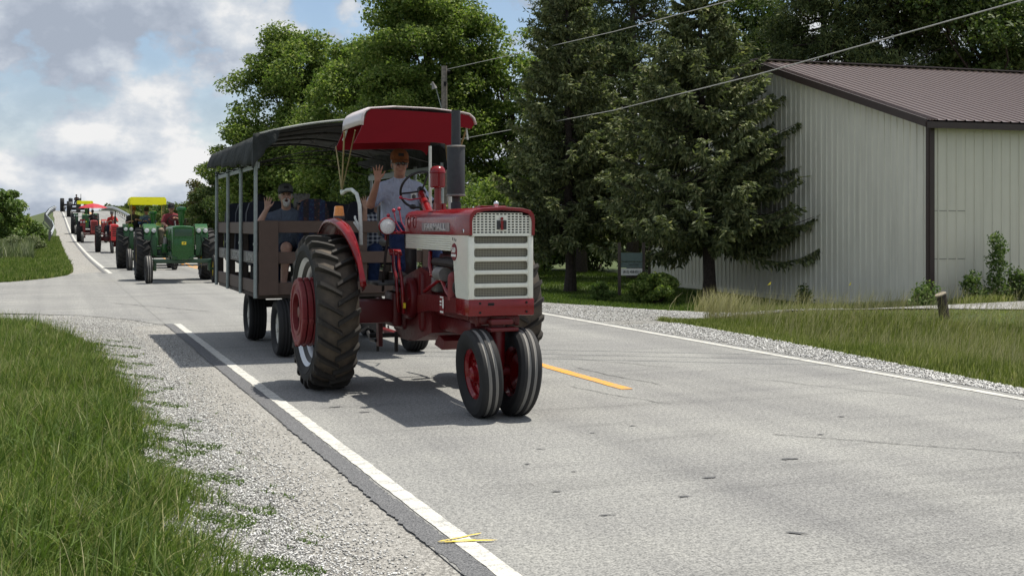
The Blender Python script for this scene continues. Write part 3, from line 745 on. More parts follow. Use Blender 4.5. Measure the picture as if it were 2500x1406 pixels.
def make_sign():
    o = thing('business_sign', 'small sign with white phone number board under the spruces', 'sign', (12.66, 26.25, 0), R(-20.7))
    W = .50
    for x in (-.01, .56): MB().box((x, .05, .62), (.07, .07, 1.24)).build('post', 'stake_dark', o)
    MB().box((.275, 0, .55), (.50, .03, .165)).build('number_board', 'sign_white', o)
    MB().box((.275, 0, .715), (.50, .03, .135)).build('name_board', 'sign_teal', o)
    MB().box((.275, 0, .90), (.50, .03, .20)).build('top_board', 'sign_teal', o)
    text_mesh('(815) 458-8511', .082, .004, 'letter_dark', 'lettering', o, (.28, -.018, .55), (R(90), 0, 0), True, .82)
    text_mesh('SALONS', .08, .004, 'letter_dark', 'lettering', o, (.32, -.018, .715), (R(90), 0, 0), False, .8)
make_sign()
for i, (x, y, lab) in enumerate(((14.3, 22.4, 'tiny yellow marker flag in the mown grass left of the spruce trunk'), (15.75, 21.6, 'tiny yellow marker flag in the seed grass right of the spruce trunk'))):
    o = thing('marker_flag', lab, 'flag', (x, y, -.04), .4 * i)
    MB().cyl((0, 0, 0), (.04, 0, .50), .004, n=5).build('flag_wire', 'wire_alu', o)
    MB().prism([(.04, .50), (.037, .44), (-.05, .42)], -.002, .002, 'y').build('flag_cloth', 'flag_yellow', o)
# guardrails of the bridge approach
def guardrail(path, label, side):
    o = thing('guardrail', label, 'guardrail', (path[0][0], path[0][1], float(gh(*path[0]))))
    ox, oy, oz = o.location
    prof = [(-.155, .0), (-.12, .06), (-.07, .08), (-.03, .02), (.03, .02), (.07, .08), (.12, .06), (.155, .0)]   # W-beam: (height, out)
    pts = []
    for i in range(len(path) - 1):
        m = max(1, int(math.hypot(path[i + 1][0] - path[i][0], path[i + 1][1] - path[i][1]) / 3.8))
        for k in range(m): pts.append((lerp(path[i][0], path[i + 1][0], k / m), lerp(path[i][1], path[i + 1][1], k / m)))
    pts.append(path[-1])
    post = MB().box((0, 0, .36), (.12, .16, .82)).mesh('post', 'cast_grey')
    for i in range(len(pts) - 1):
        V = []; F = []
        for (x, y) in (pts[i], pts[i + 1]):
            z = float(zr(y)) + .58
            for (h, u) in prof: V.append((x + side * u - ox, y - oy, z + h - oz))
        n = len(prof)
        for k in range(n - 1): F.append((k, k + 1, n + k + 1, n + k))
        MB().add(V, F).build('rail_beam', 'guardrail_steel', o)
        p = link('post', post, o); p.location = (pts[i][0] - side * .10 - ox, pts[i][1] - oy, float(zr(pts[i][1])) - oz)
guardrail([(.25, 98), (.55, 116), (.45, 128), (-.15, 148), (.3, 168), (1.1, 190), (1.35, 212)], 'galvanised guardrail on the left of the bridge approach', 1)
guardrail([(8.85, 120), (8.85, 225)], 'long galvanised guardrail curving over the crest right of the road', -1)
# utility pole and overhead wires
def utility_pole(x, y, h, label, lamp=False):
    o = thing('utility_pole', label, 'pole', (x, y, 0))
    MB().cyl((0, 0, -.3), (0, 0, h), .145, .105, 16).build('pole', 'grey_wood', o)
    MB().cyl((.10, -.02, h - .2), (.22, -.04, h - .2), .05, .05, 10).build('insulator', 'void_black', o)
    MB().box((-.01, -.12, h - .68), (.10, .03, .16)).build('bracket', 'void_black', o)
    if lamp:
        l = MB().tube([(-.1, 0, h - 1.6), (-.35, 0, h - .75), (-.55, -.05, h - .72)], .02, 6).build('lamp_arm', 'galv', o)
        MB().lathe([(0, .03), (.08, .05), (.18, .08), (.27, .115), (.275, .0)], (0, 0, 0), 'z', 14).build('lamp_shade', 'cast_grey', l).matrix_local = Matrix.Translation((-.50, -.1, h - .62)) @ Matrix.Rotation(R(160), 4, 'Y')
    return o
utility_pole(13.9, 43.9, 7.6, 'weathered wooden utility pole among the trees behind the red canopy', True)
def wire(pts, label, r=.011, sag=0.0):
    P = []
    for i in range(len(pts) - 1):
        for k in range(10):
            t = k / 10; a, b = Vector(pts[i]), Vector(pts[i + 1]); q = a.lerp(b, t); q.z -= sag * 4 * t * (1 - t); P.append(q)
    P.append(Vector(pts[-1])); b0 = P[0].copy()
    o = MB().tube([p - b0 for p in P], r, 6).build('overhead_wire', 'wire_alu'); o.location = b0
    tag(o, label, 'wire'); return o
wire([(13.88, 43.56, 7.43), (13.18, 33.16, 6.72), (12.75, 26.76, 6.3), (12.34, 20.6, 5.98), (11.6, 9, 5.7), (10.9, -4, 5.8)], 'upper overhead wire running from the pole top to the top edge', .010)
wire([(13.9, 43.9, 4.75), (12.75, 26.76, 4.41), (12.29, 19.78, 4.43), (11.98, 15.17, 4.51), (11.8, 12.5, 4.56), (10.9, -4, 5.0)], 'lower overhead wire crossing in front of spruces and shed roof', .0105)
for i, (dx, w) in enumerate(((0, 'farthest'), (1, 'middle'), (2, 'nearest'))):
    d = i * .62
    wire([(-9, 26.9 - d, 7.6), (8.5, 15.85 - d, 7.0), (26, 4.8 - d, 7.6)], '%s of three thin wires high over the road, seen by its shadow' % w, .017)
# ---------------------------------------------------------------- vegetation
SY, CYW = math.sin(YAW), math.cos(YAW)
def at(px, d):
    """world x, y of the point seen at photo column px, d metres deep"""
    a = (px - 1250) / 3000
    return (CYW * a * d + SY * d, -SY * a * d + CYW * d)
def zat(py, d): return 1.65 + (550 - py) / 3000 * d

def blades(name, pts, h, w, mat, lean=(0, 0), spread=0.5, seg=2, zoff=-0.04, curl=0.6):
    """grass blades: tapered, bending strips, one island each"""
    n = len(pts); pts = np.asarray(pts, float)
    th = rng.uniform(0, 2 * np.pi, n); bx = np.cos(th) * spread * rng.random(n) + lean[0]; by = np.sin(th) * spread * rng.random(n) + lean[1]
    fx = rng.uniform(0, np.pi, n); sx, sy = np.cos(fx), np.sin(fx)
    z0 = gh(pts[:, 0], pts[:, 1]) + zoff
    rows = []
    K = seg + 1
    for k in range(K):
        t = k / seg; bend = t ** (1 + curl)
        cx = pts[:, 0] + bx * h * bend; cyy = pts[:, 1] + by * h * bend
        cz = z0 + h * t * (1 - 0.28 * t * np.minimum(1.5, np.hypot(bx, by)))
        if k < seg:
            ww = w * (1 - 0.45 * t) / 2
            rows += [np.stack([cx - sx * ww, cyy - sy * ww, cz], 1), np.stack([cx + sx * ww, cyy + sy * ww, cz], 1)]
        else: rows.append(np.stack([cx, cyy, cz], 1))
    V = np.stack(rows, 1).reshape(-1, 3); m = 2 * seg + 1; b = (np.arange(n) * m)[:, None]
    Fq = np.concatenate([b + np.array([[2 * k, 2 * k + 1, 2 * k + 3, 2 * k + 2]]) for k in range(seg - 1)]) if seg > 1 else None
    Ft = b + np.array([[2 * seg - 2, 2 * seg - 1, 2 * seg]])
    return link(name, npmesh(name, V, Fq, Ft, mat))
def patch(x, y, s=1.0, o=0.0):
    return np.sin(x * 1.7 * s + o) * np.sin(y * 1.3 * s + 2 * o) + .6 * np.sin(x * 3.9 * s + y * 2.1 * s + o)

def foreground_grass():
    EY = [3, 5, 6, 8, 10, 12, 13.5, 17.3, 19.5, 21.5, 22.6, 23.4, 24.2]; EX = [1.12, 1.12, 1.10, 1.06, 1.02, 1.02, 1.04, .84, .55, .25, .0, -.9, -4]
    def region(n, pw, over):
        y = 3.6 + 20.8 * rng.random(n) ** pw; e = np.interp(y, EY, EX)
        lo = np.minimum(-0.035 * y - .9, e - .6); x = lo + (e + over - lo) * rng.random(n) ** 0.85
        return x, y, e - x + .16 * patch(x, y, 2.0) + .07 * patch(x, y, 6.0, 1.0)
    # dense short turf
    x, y, dd = region(165000, 1.4, .34); keep = rng.random(len(x)) < np.clip((dd + .12) / .70, 0, 1) ** 1.6 + .015; x, y, dd = x[keep], y[keep], dd[keep]
    f = np.clip(dd / .6, 0.10, 1); pt = patch(x, y, 1.3, .7)
    h = np.clip((.07 + .13 * rng.random(len(x))) * (0.30 + .70 * f) * (1 + .30 * pt), .02, .32)
    stuff(tag(blades('grass', np.stack([x, y], 1), h, .0035 + .0055 * rng.random(len(x)), 'grass_lush', (.10, .02), 1.15, 3), 'lush uncut grass in the left foreground beside the gravel', 'grass'))
    # longer blades in loose tufts over it
    x, y, dd = region(46000, 1.35, .05); pt = patch(x, y, 1.7, 1.4) + .5 * patch(x, y, 5.0, .3); keep = (dd > .28) & (rng.random(len(x)) < np.clip(.30 + .45 * pt, .05, 1)); x, y, dd = x[keep], y[keep], dd[keep]
    h = (.16 + .20 * rng.random(len(x))) * np.clip(dd / .7 + .3, .3, 1)
    stuff(tag(blades('grass_tufts', np.stack([x, y], 1), h, .004 + .006 * rng.random(len(x)), 'grass_lush', (.12, .02), .95, 3, curl=.9), 'longer arching grass tufts over the left foreground turf', 'grass'))
    # coarse broad blades in the corner nearest the viewer
    n = 5200; y = 4.0 + 7 * rng.random(n); x = -1.2 + 1.8 * rng.random(n)
    k = patch(x, y, 1.8, 2.1) > .35; x, y = x[k], y[k]
    stuff(tag(blades('broad_grass', np.stack([x, y], 1), .14 + .20 * rng.random(len(x)), .008 + .009 * rng.random(len(x)), 'clover', (.12, 0), 1.3, 3, curl=1.0), 'broad bladed grass tufts in the bottom left corner', 'grass'))
    n = 800; y = 4.5 + 19 * rng.random(n); x = -1.2 + 2.0 * rng.random(n); k = x < np.interp(y, [3, 13, 17, 20, 23.5], [.8, .9, .7, .3, -1.5]); x, y = x[k], y[k]
    stuff(tag(blades('seed_stalks', np.stack([x, y], 1), .22 + .22 * rng.random(len(x)), np.full(len(x), .005), 'grass_seed', (.15, 0), .6, 3), 'pale seed stalks standing over the left foreground grass', 'grass'))
    # creeping weeds on the gravel fringe
    n = 110000; y = 3.8 + 15 * rng.random(n) ** 1.6; x = .45 + .95 * rng.random(n) ** 1.1
    k = patch(x, y, 4.2, .4) + .7 * patch(x, y, 11, 1.3) + .4 * patch(x, y, 23, .3) > -.05 + (x - .85) * 2.3 + .07 * (y - 5); x, y = x[k], y[k]
    stuff(tag(blades('creeping_weeds', np.stack([x, y], 1), .010 + .030 * rng.random(len(x)), .005 + .008 * rng.random(len(x)), 'clover', (0, 0), 1.8, 2, zoff=-.012), 'low creeping weeds spreading over the gravel fringe', 'weeds'))
foreground_grass()
def verge_grass():
    n = 105000
    y = 8.0 + 11.3 * rng.random(n); e = np.interp(y, [p[1] for p in gr], [p[0] for p in gr])
    far_lim = np.interp(y, [8, 16.0, 16.5, 17.3, 18.2, 19.0], [30, 30, 17.5, 14.5, 11.4, 10.2])
    hi = np.minimum(y * .95 + 3.0, far_lim); x = e - .06 + np.maximum(.05, hi - e) * rng.random(n)
    keep = (rng.random(n) < (hi - e) / 8.0 + .25); x, y, e = x[keep], y[keep], e[keep]
    dd = x - e; f = np.clip((dd - .15) / .9, 0, 1) * np.clip((19.2 - y) / 2.0, 0.1, 1)
    dens = rng.random(len(x)) < np.clip(dd / .22 + .18, 0, 1); x, y, dd, f = x[dens], y[dens], dd[dens], f[dens]
    h = (.06 + .06 * rng.random(len(x))) + f * (.08 + .24 * rng.random(len(x)) + .06 * patch(x, y, 1.3, 1.0)) * np.clip((17.5 - y) / 2.5, .35, 1)
    stuff(tag(blades('tall_grass', np.stack([x, y], 1), np.clip(h, .04, .75), .006 + .007 * rng.random(len(x)), 'grass_tall', (.16, 0.02), .42, 3), 'tall roadside grass on the right verge before the driveway', 'grass'))
    n = 8000; y = 9.5 + 10 * rng.random(n); e = np.interp(y, [p[1] for p in gr], [p[0] for p in gr]); far_lim = np.interp(y, [8, 16.2, 16.8, 17.6, 18.5, 19.2], [30, 30, 17.8, 14.8, 11.7, 10.5])
    hi = np.minimum(y * .95 + 3, far_lim); x = e + .75 + np.maximum(.0, hi - e - .75) * rng.random(n); k = (hi - e > .9) & (x < hi); x, y = x[k], y[k]
    stuff(tag(blades('seed_grass', np.stack([x, y], 1), .28 + .38 * rng.random(len(x)), .004 + .003 * rng.random(len(x)), 'grass_seed', (.26, 0.0), .45, 3), 'tan seed heads over the tall grass of the right verge', 'grass'))
    n = 42000; x = 10.2 + 14 * rng.random(n); ne = np.interp(x, [10, 11, 12.6, 14.6, 18, 26], [19.3, 19.2, 18.95, 18.45, 17.55, 17.15]); y = ne - 2.6 * rng.random(n) ** 1.2 + .06 * patch(x, x * 0, 5.0)
    stuff(tag(blades('bank_grass', np.stack([x, y], 1), (.012 + .035 * rng.random(n)) * np.clip((ne - y) / .5 + .3, .3, 1.6), .007 + .008 * rng.random(n), 'grass_tall', (.12, 0), .9, 2), 'short grass on the bank just below the gravel driveway', 'grass'))
    n = 700; x = 11 + 11 * rng.random(n); y = np.interp(x, [10, 11, 12.6, 14.6, 18, 26], [19.3, 19.2, 18.95, 18.45, 17.55, 17.15]) - .1 - 1.6 * rng.random(n)
    stuff(tag(blades('bank_seed_stalks', np.stack([x, y], 1), .22 + .34 * rng.random(n), .004 + .003 * rng.random(n), 'grass_seed', (.24, 0), .45, 3), 'thin seed stalks along the near edge of the gravel driveway', 'grass'))
    # weeds along the foot of the shed and before the spruces
    n = 9000; t = rng.random(n); x = 13.2 + 5.0 * t; y = 21.4 - .9 * t + 1.1 * rng.random(n) + np.where(x > 17.1, -1.3, 0)
    y = np.where(x > 17.1, 19.5 + 1.1 * rng.random(n), y)
    stuff(tag(blades('shed_weeds', np.stack([x, y], 1), .06 + .20 * rng.random(n), .008 + .007 * rng.random(n), 'grass_tall', (.15, 0), .7, 3), 'uncut weeds along the foot of the grey shed wall', 'weeds'))
    n = 520; cx, cyy = at(1755, 24.2); x = cx + rng.normal(0, .26, n); y = cyy + rng.normal(0, .25, n)
    stuff(tag(blades('tan_grass', np.stack([x, y], 1), .30 + .34 * rng.random(n), .007 + .005 * rng.random(n), 'grass_seed', (.15, 0), .6, 3), 'pinkish tan dry grass clump before the right spruce trunk', 'grass'))
    n = 620; x = 14.6 + 8 * rng.random(n); y = np.where(x < 17, 21.2 - (x - 13.6) * .25 + .8 * rng.random(n), 19.7 + .7 * rng.random(n))
    stuff(tag(blades('driveway_seed_grass', np.stack([x, y], 1), .26 + .30 * rng.random(n), .007 + .004 * rng.random(n), 'grass_seed', (.2, 0), .4, 3), 'pale seed grass between the gravel driveway and the shed', 'grass'))
    n = 75000; y = 22.2 + 24 * rng.random(n) ** 1.3; x = 9.6 + 11 * rng.random(n); k = (y > np.interp(x, [9.6, 10.6, 12.2, 14.4, 18], [25.6, 23.2, 21.9, 21.0, 20.6])) & ~((x > 17.0) & (y < 36)); x, y = x[k], y[k]
    stuff(tag(blades('lawn_grass', np.stack([x, y], 1), .045 + .05 * rng.random(len(x)), .014 + .012 * rng.random(len(x)), 'lawn', (.05, 0), .7, 2), 'mown lawn grass under the spruces beyond the driveway', 'grass'))
    n = 60000; y = 38.6 + 70 * rng.random(n) ** 1.5; e = np.interp(y, [38.5, 40.8, 43, 46, 52, 110], [-1.2, -.1, .5, .75, .8, .8]); x = e + .1 - 3.4 * rng.random(n) ** 1.3
    stuff(tag(blades('verge_lawn', np.stack([x, y], 1), (.10 + .12 * rng.random(n)) * (1 + .3 * patch(x, y, .8)), .016 + .016 * rng.random(n), 'grass_lush', (.05, 0), .6, 2), 'sunlit grass corner beyond the side road on the left', 'grass'))
    n = 16000; y = 64 + 50 * rng.random(n); x = -.6 - 5.5 * rng.random(n) - .02 * (y - 64)
    stuff(tag(blades('bank_weeds', np.stack([x, y], 1), .35 + .75 * rng.random(n), .03 + .04 * rng.random(n), 'pale_weed', (.05, 0), .6, 2), 'pale tall weeds on the bank below the left hedge', 'weeds'))
    n = 14000; y = 60 + 150 * rng.random(n); x = 9.9 + 6 * rng.random(n)
    stuff(tag(blades('far_verge_grass', np.stack([x, y], 1), .3 + .6 * rng.random(n), .04 + .04 * rng.random(n), 'grass_tall', (.05, 0), .6, 2), 'rough grass on the far right bank below the guardrail', 'grass'))
verge_grass()

def leaves(C, Rr, per, size, up=0.55, out=0.5, aspect=0.62, shell=0.45, hang=0.0):
    """leaf quads scattered through ellipsoid clumps; returns vertices of rhombi"""
    C = np.asarray(C, float); Rr = np.asarray(Rr, float); m = len(C)
    idx = np.repeat(np.arange(m), per); n = len(idx)
    u = rng.normal(size=(n, 3)); u /= np.linalg.norm(u, axis=1, keepdims=True)
    r = (shell + (1 - shell) * rng.random(n) ** 0.6)[:, None] * (1 + .10 * rng.normal(size=(n, 1)))
    P = C[idx] + u * r * Rr[idx]
    nrm = rng.normal(size=(n, 3)) * .75 + u * out + np.array([0, 0, up]); nrm /= np.linalg.norm(nrm, axis=1, keepdims=True)
    a = rng.normal(size=(n, 3)); a[:, 2] -= hang; a -= (a * nrm).sum(1, keepdims=True) * nrm; a /= np.linalg.norm(a, axis=1, keepdims=True)
    b = np.cross(nrm, a); s = (size * rng.uniform(.6, 1.35, n))[:, None]
    fold = nrm * s * .12
    V = np.stack([P - a * s * .5, P + b * s * aspect * .5 + fold, P + a * s * .55, P - b * s * aspect * .5 + fold], 1)
    return V.reshape(-1, 3)
def quads(n): return (np.arange(n)[:, None] * 4 + np.array([[0, 1, 2, 3]]))
def limb(mb, a, b, r0, r1, k=4, wig=.12):
    a = Vector(a); b = Vector(b); P = []; Rs = []
    for i in range(k + 1):
        t = i / k; p = a.lerp(b, t); L = (b - a).length
        if 0 < i < k: p += Vector((random.uniform(-1, 1), random.uniform(-1, 1), random.uniform(-.3, .6))) * wig * L * .35
        P.append(p); Rs.append(lerp(r0, r1, t))
    mb.tube(P, Rs, 7)
def tree(label, px, d, lobes, trunk_r, leaf, size, per, clumps, trunk_top=None, clump=(.55, .95), name='leafy_tree', group=None, cat='tree', lean=0.0, flat=.62, dens_shell=.3):
    """lobes: (dx, dy, z, rx, rz) crown masses about the trunk; each gets leaf clumps over its surface"""
    x, y = at(px, d); z0 = float(gh(x, y)) - .05
    o = thing(name, label, cat, (x, y, z0), 0, group)
    C = []; Rr = []
    for (dx, dy, z, rx, rz) in lobes:
        for i in range(max(4, int(clumps * rx * rx / 4))):
            u = Vector((random.gauss(0, 1), random.gauss(0, 1), random.gauss(0, 1))).normalized(); f = random.uniform(.45, 1.0)
            C.append((dx + u.x * rx * f, dy + u.y * rx * f, max(.25, z + u.z * rz * f))); k = random.uniform(*clump)
            Rr.append((k, k, k * flat * random.uniform(.8, 1.2)))
    V = leaves(C, Rr, per, size, shell=dens_shell)
    link('crown', npmesh('crown', V, quads(len(V) // 4), None, leaf), o)
    top = trunk_top or max(l[2] for l in lobes)
    mb = MB(); limb(mb, (0, 0, -.2), (lean, 0, top * .55), trunk_r, trunk_r * .7, 5, .06)
    limb(mb, (lean, 0, top * .55), (lean * 1.4, 0, top), trunk_r * .7, trunk_r * .2, 5, .15)
    mb.build('trunk', 'bark', o)
    mb = MB()
    for i in range(0, len(C), max(1, len(C) // 26)):
        c = C[i]; h = max(.3, min(top * .95, c[2] * .62)); limb(mb, (lean * h / top, 0, h), c, trunk_r * .30, .02, 4, .2)
    mb.build('limbs', 'bark', o)
    return o
def spruce(label, base, height, rad, z_low, trunk_r, lean=(0, 0), nb=560, seed=1, per=74):
    random.seed(seed); r2 = np.random.default_rng(seed)
    o = thing('spruce_tree', label, 'tree', (base[0], base[1], float(gh(*base)) - .05), 0)
    mb = MB()
    def tp(z): return Vector((lean[0] * z / height, lean[1] * z / height, z))
    mb.tube([tp(z) + Vector((.03 * math.sin(z * 2), 0, 0)) for z in np.linspace(-.2, height, 14)], list(np.linspace(trunk_r, .015, 14) + np.array([trunk_r * .35] + [0] * 13)), 10)
    mb.build('trunk', 'spruce_bark', o)
    bb = MB(); VV = []
    for i in range(nb):
        nw = 19; t = (int(nw * (i / nb)) + .5 + random.gauss(0, .17)) / nw; t = min(.995, max(.0, t)) ** 1.05
        z = z_low + (height - .15 - z_low) * t; f = (height - z) / (height - z_low)
        L = rad * (f ** .88) * random.uniform(.60, 1.14) + .14
        if f > .93: L *= .85
        th = random.uniform(0, 2 * math.pi); D = Vector((math.cos(th), math.sin(th), 0)); p0 = tp(z)
        droop = (.55 * f + .05) * random.uniform(.6, 1.2); rise = .26
        def bp(s): return p0 + D * L * s + Vector((0, 0, L * (-droop * s * (1.25 - .55 * s) + rise * s ** 3)))
        if i % 2 == 0: bb.tube([bp(s) for s in (0, .3, .65, 1)], [.028 * f + .008, .02 * f + .006, .012, .004], 5, False)
        n = int(per * (0.35 + .65 * f) * (.5 + .5 * L / rad)) + 14
        s = .18 + .85 * r2.random(n) ** .75; s = np.minimum(s, 1.0)
        B = np.array([p0 + D * L * a + Vector((0, 0, L * (-droop * a * (1.25 - .55 * a) + rise * a ** 3))) for a in s])
        side = np.where(r2.random(n) < .5, -1, 1); S = np.array([-D.y, D.x, 0]); Dn = np.array(D)
        hang = r2.random(n) < .42
        ang = r2.uniform(.35, 1.15, n)
        dirv = Dn * np.cos(ang)[:, None] + S * (np.sin(ang) * side)[:, None] + np.array([0, 0, -.18]) + r2.normal(0, .18, (n, 3))
        dh = np.array([0, 0, -1.0]) + Dn * .25 + r2.normal(0, .28, (n, 3))
        dirv = np.where(hang[:, None], dh, dirv); dirv /= np.linalg.norm(dirv, axis=1, keepdims=True)
        l = (.10 + .26 * (1 - .6 * s) * min(1.2, L / 1.4)) * r2.uniform(.6, 1.3, n) * np.where(hang, .85, 1.0)
        # each twig is three short overlapping needle sprays along its length
        for q in range(3):
            c = B + dirv * (l * (.15 + .30 * q))[:, None]
            nn = r2.normal(size=(n, 3)) + np.array([0, 0, .5]); nn -= (nn * dirv).sum(1, keepdims=True) * dirv; nn /= np.linalg.norm(nn, axis=1, keepdims=True)
            dq = dirv + r2.normal(0, .30, (n, 3)); dq /= np.linalg.norm(dq, axis=1, keepdims=True)
            bvec = np.cross(nn, dq); w = r2.uniform(.022, .042, n)[:, None]; ll = (l * .30 + .045)[:, None]
            VV.append(np.stack([c - dq * ll * .5, c + bvec * w, c + dq * ll * .75, c - bvec * w], 1).reshape(-1, 3))
    stuff(bb.build('branches', 'spruce_bark', o))
    V = np.concatenate(VV); link('needles', npmesh('needles', V, quads(len(V) // 4), None, 'spruce_needle'), o)
    return o
sA = at(1732, 31.3); spruce('wide blue-green spruce standing in front of the shed wall', sA, 8.5, 3.05, 1.65, .17, (-.35, 0), 380, 11, 150)
sB = at(1392, 34.6); spruce('tall narrow dark spruce left of the sign, beside the tractor', sB, 9.8, 2.25, 1.70, .16, (-.12, 0), 380, 23, 140)
random.seed(5)
def pine(label, px, d, height, z_low, rad, seed, lean=0.0, tufts=11000):
    """white pine: whorled, upswept limbs carrying soft needle tufts"""
    random.seed(seed); r2 = np.random.default_rng(seed)
    x, y = at(px, d); o = thing('pine_tree', label, 'tree', (x, y, float(gh(x, y)) - .05))
    mb = MB(); mb.tube([(lean * z / height, 0, z) for z in np.linspace(-.2, height, 10)], list(np.linspace(.24, .03, 10)), 9); mb.build('trunk', 'bark', o)
    bb = MB(); C = []
    for i in range(110):
        t = (i + random.random()) / 110; z = z_low + (height - z_low) * t; L = rad * (1 - t) ** .6 * random.uniform(.6, 1.1) + .3; th = random.uniform(0, 6.28)
        D = Vector((math.cos(th), math.sin(th), 0)); p0 = Vector((lean * z / height, 0, z)); p1 = p0 + D * L + Vector((0, 0, L * random.uniform(-.05, .35)))
        bb.tube([p0, p0.lerp(p1, .5) + Vector((0, 0, -.1 * L)), p1], [.05, .035, .012], 5, False)
        for k in range(int(5 + L * 4)):
            q = p0.lerp(p1, random.uniform(.35, 1.05)) + Vector((random.gauss(0, .3), random.gauss(0, .3), random.gauss(.05, .16))); C.append(q)
    stuff(bb.build('branches', 'bark', o))
    C = np.array(C); n = tufts; ci = r2.integers(0, len(C), n); P = C[ci] + r2.normal(0, 1, (n, 3)) * np.array([.24, .24, .15])
    K = 5; idx = np.repeat(np.arange(n), K); m = len(idx)
    dv = r2.normal(size=(m, 3)) + np.array([0, 0, .55]); dv /= np.linalg.norm(dv, axis=1, keepdims=True)
    nn = r2.normal(size=(m, 3)); nn -= (nn * dv).sum(1, keepdims=True) * dv; nn /= np.linalg.norm(nn, axis=1, keepdims=True)
    l = r2.uniform(.14, .26, m)[:, None]; w = .024; c = P[idx]
    V = np.stack([c, c + dv * l * .5 + nn * w, c + dv * l, c + dv * l * .5 - nn * w], 1).reshape(-1, 3)
    link('needles', npmesh('needles', V, quads(m), None, 'pine_needle'), o); return o
pine('dark white pine rising between the two spruces', 1545, 43, 13.5, 1.0, 2.6, 31)
pine('white pine behind the shed, just right of the wide spruce', 2010, 47, 14.5, 4.5, 3.4, 33, tufts=12500)
pine('white pine behind the shed roof, second from the spruces', 2190, 46, 14.0, 4.5, 3.2, 35, tufts=12500)
pine('white pine half hidden behind the wide spruce top', 1420, 48, 13.0, 3.0, 2.2, 37)
random.seed(9)
# broadleaf trees behind the wagon and tractor
tree('leafy maple at the left end of the tree row, behind the wagon', 712, 72, [(0, 0, 8.2, 3.5, 4.6), (-.9, .3, 4.8, 3.9, 3.4), (.1, 0, 11.6, 1.7, 1.8)], .24, 'maple_leaf', .185, 440, 30, clump=(.75, 1.25))
tree('middle maple of the row, behind the wagon roof and driver', 880, 62, [(0, 0, 7.0, 3.2, 4.0), (.3, 0, 9.6, 2.2, 1.7), (0, 0, 3.6, 3.2, 2.4)], .20, 'maple_leaf', .17, 430, 34, clump=(.65, 1.1))
tree('tallest maple in the row, cut by the top edge', 1045, 53, [(0, 0, 9.0, 3.1, 3.4), (-1.2, -.4, 6.2, 2.4, 2.4), (1.3, 0, 6.4, 2.3, 2.4), (0, .5, 11.6, 2.2, 1.9)], .26, 'maple_leaf', .145, 400, 46)
tree('airy maple at the right end of the row beside the narrow spruce', 1245, 54, [(0, 0, 8.2, 1.9, 2.6), (-.5, 0, 5.2, 2.2, 2.2), (.6, 0, 3.2, 2.0, 1.8)], .18, 'maple_leaf', .165, 230, 38)
tree('dark tree crown left behind the shed roof peak', 1840, 56, [(0, 0, 10.0, 2.8, 3.0), (.5, 0, 6.5, 2.6, 2.4)], .22, 'dark_leaf', .18, 260, 40)
tree('dark leaning tree behind the right end of the shed roof', 2400, 45, [(0, 0, 8.9, 2.9, 2.2), (1.8, 0, 9.8, 2.2, 2.4), (-1.6, 0, 10.4, 2.0, 1.8)], .22, 'dark_leaf', .17, 170, 34, lean=1.8, trunk_top=11)
tree('dark tree far right beyond the shed roof', 2560, 50, [(0, 0, 9.0, 3.0, 3.0), (0, 0, 5.5, 3.0, 2.5)], .2, 'dark_leaf', .18, 230, 40)
def shrub(label, px, d, r, h, leaf='dark_leaf', size=.14, per=240, cl=None, name='shrub', clump=(.35, .6), n=26):
    x, y = at(px, d); z0 = float(gh(x, y)) - .05; o = thing(name, label, 'shrub', (x, y, z0))
    C = []; Rr = []
    for i in range(n):
        u = Vector((random.gauss(0, 1), random.gauss(0, 1), random.gauss(0, 1))).normalized(); f = random.uniform(.35, .9); k = random.uniform(*clump) * min(1, r)
        C.append((u.x * r * f, u.y * r * f, max(k * .5, h * .48 + u.z * h * .45 * f))); Rr.append((k, k, k * .75))
    V = leaves(C, Rr, per, size, up=.35, out=.6); link('foliage', npmesh('foliage', V, quads(len(V) // 4), None, leaf), o)
    mb = MB()
    for i in range(0, n, max(1, n // 9)): limb(mb, (random.uniform(-.1, .1) * r, random.uniform(-.1, .1) * r, -.05), C[i], .03 * min(1, r) + .008, .006, 3, .15)
    mb.build('stems', 'bark', o); return o
shrub('dense dark shrub behind the wagon, leftmost of the understory', 590, 86, 3.0, 7.2, n=40, clump=(.5, .85), per=330)
shrub('dense dark shrub behind the wagon posts and passengers', 700, 74, 3.0, 6.2, n=40, clump=(.5, .85), per=330)
shrub('dense dark shrub behind the orange beacon', 815, 63, 2.7, 5.6, n=40, clump=(.5, .85), per=330)
shrub('dense dark shrub behind the waving driver', 940, 54, 2.5, 5.0, n=40, clump=(.5, .85), per=330)
shrub('dense dark shrub behind the muffler', 1085, 48, 2.3, 4.6, n=40, clump=(.5, .85), per=330)
shrub('dense dark shrub at the right of the grille under the narrow spruce', 1235, 43, 2.0, 4.2, 'maple_leaf', n=36, clump=(.5, .85), per=300)
shrub('shadowed hedge shrub behind the narrow spruce trunk', 1330, 50, 2.2, 2.6, n=34, clump=(.5, .8))
shrub('shadowed hedge shrub behind the sign', 1450, 51, 2.3, 2.8, n=34, clump=(.5, .8))
shrub('shadowed hedge shrub left of the shed corner', 1550, 50, 2.0, 3.0, n=34, clump=(.5, .8))
shrub('rounded dark yew bush right of the sign', 1600, 28.8, .66, .82, 'maple_leaf', .07, 420, name='bush', clump=(.16, .28), n=40)
shrub('small light green bush left of the sign', 1466, 29.0, .42, .55, 'weed_leaf', .07, 260, name='bush', clump=(.12, .22), n=26)
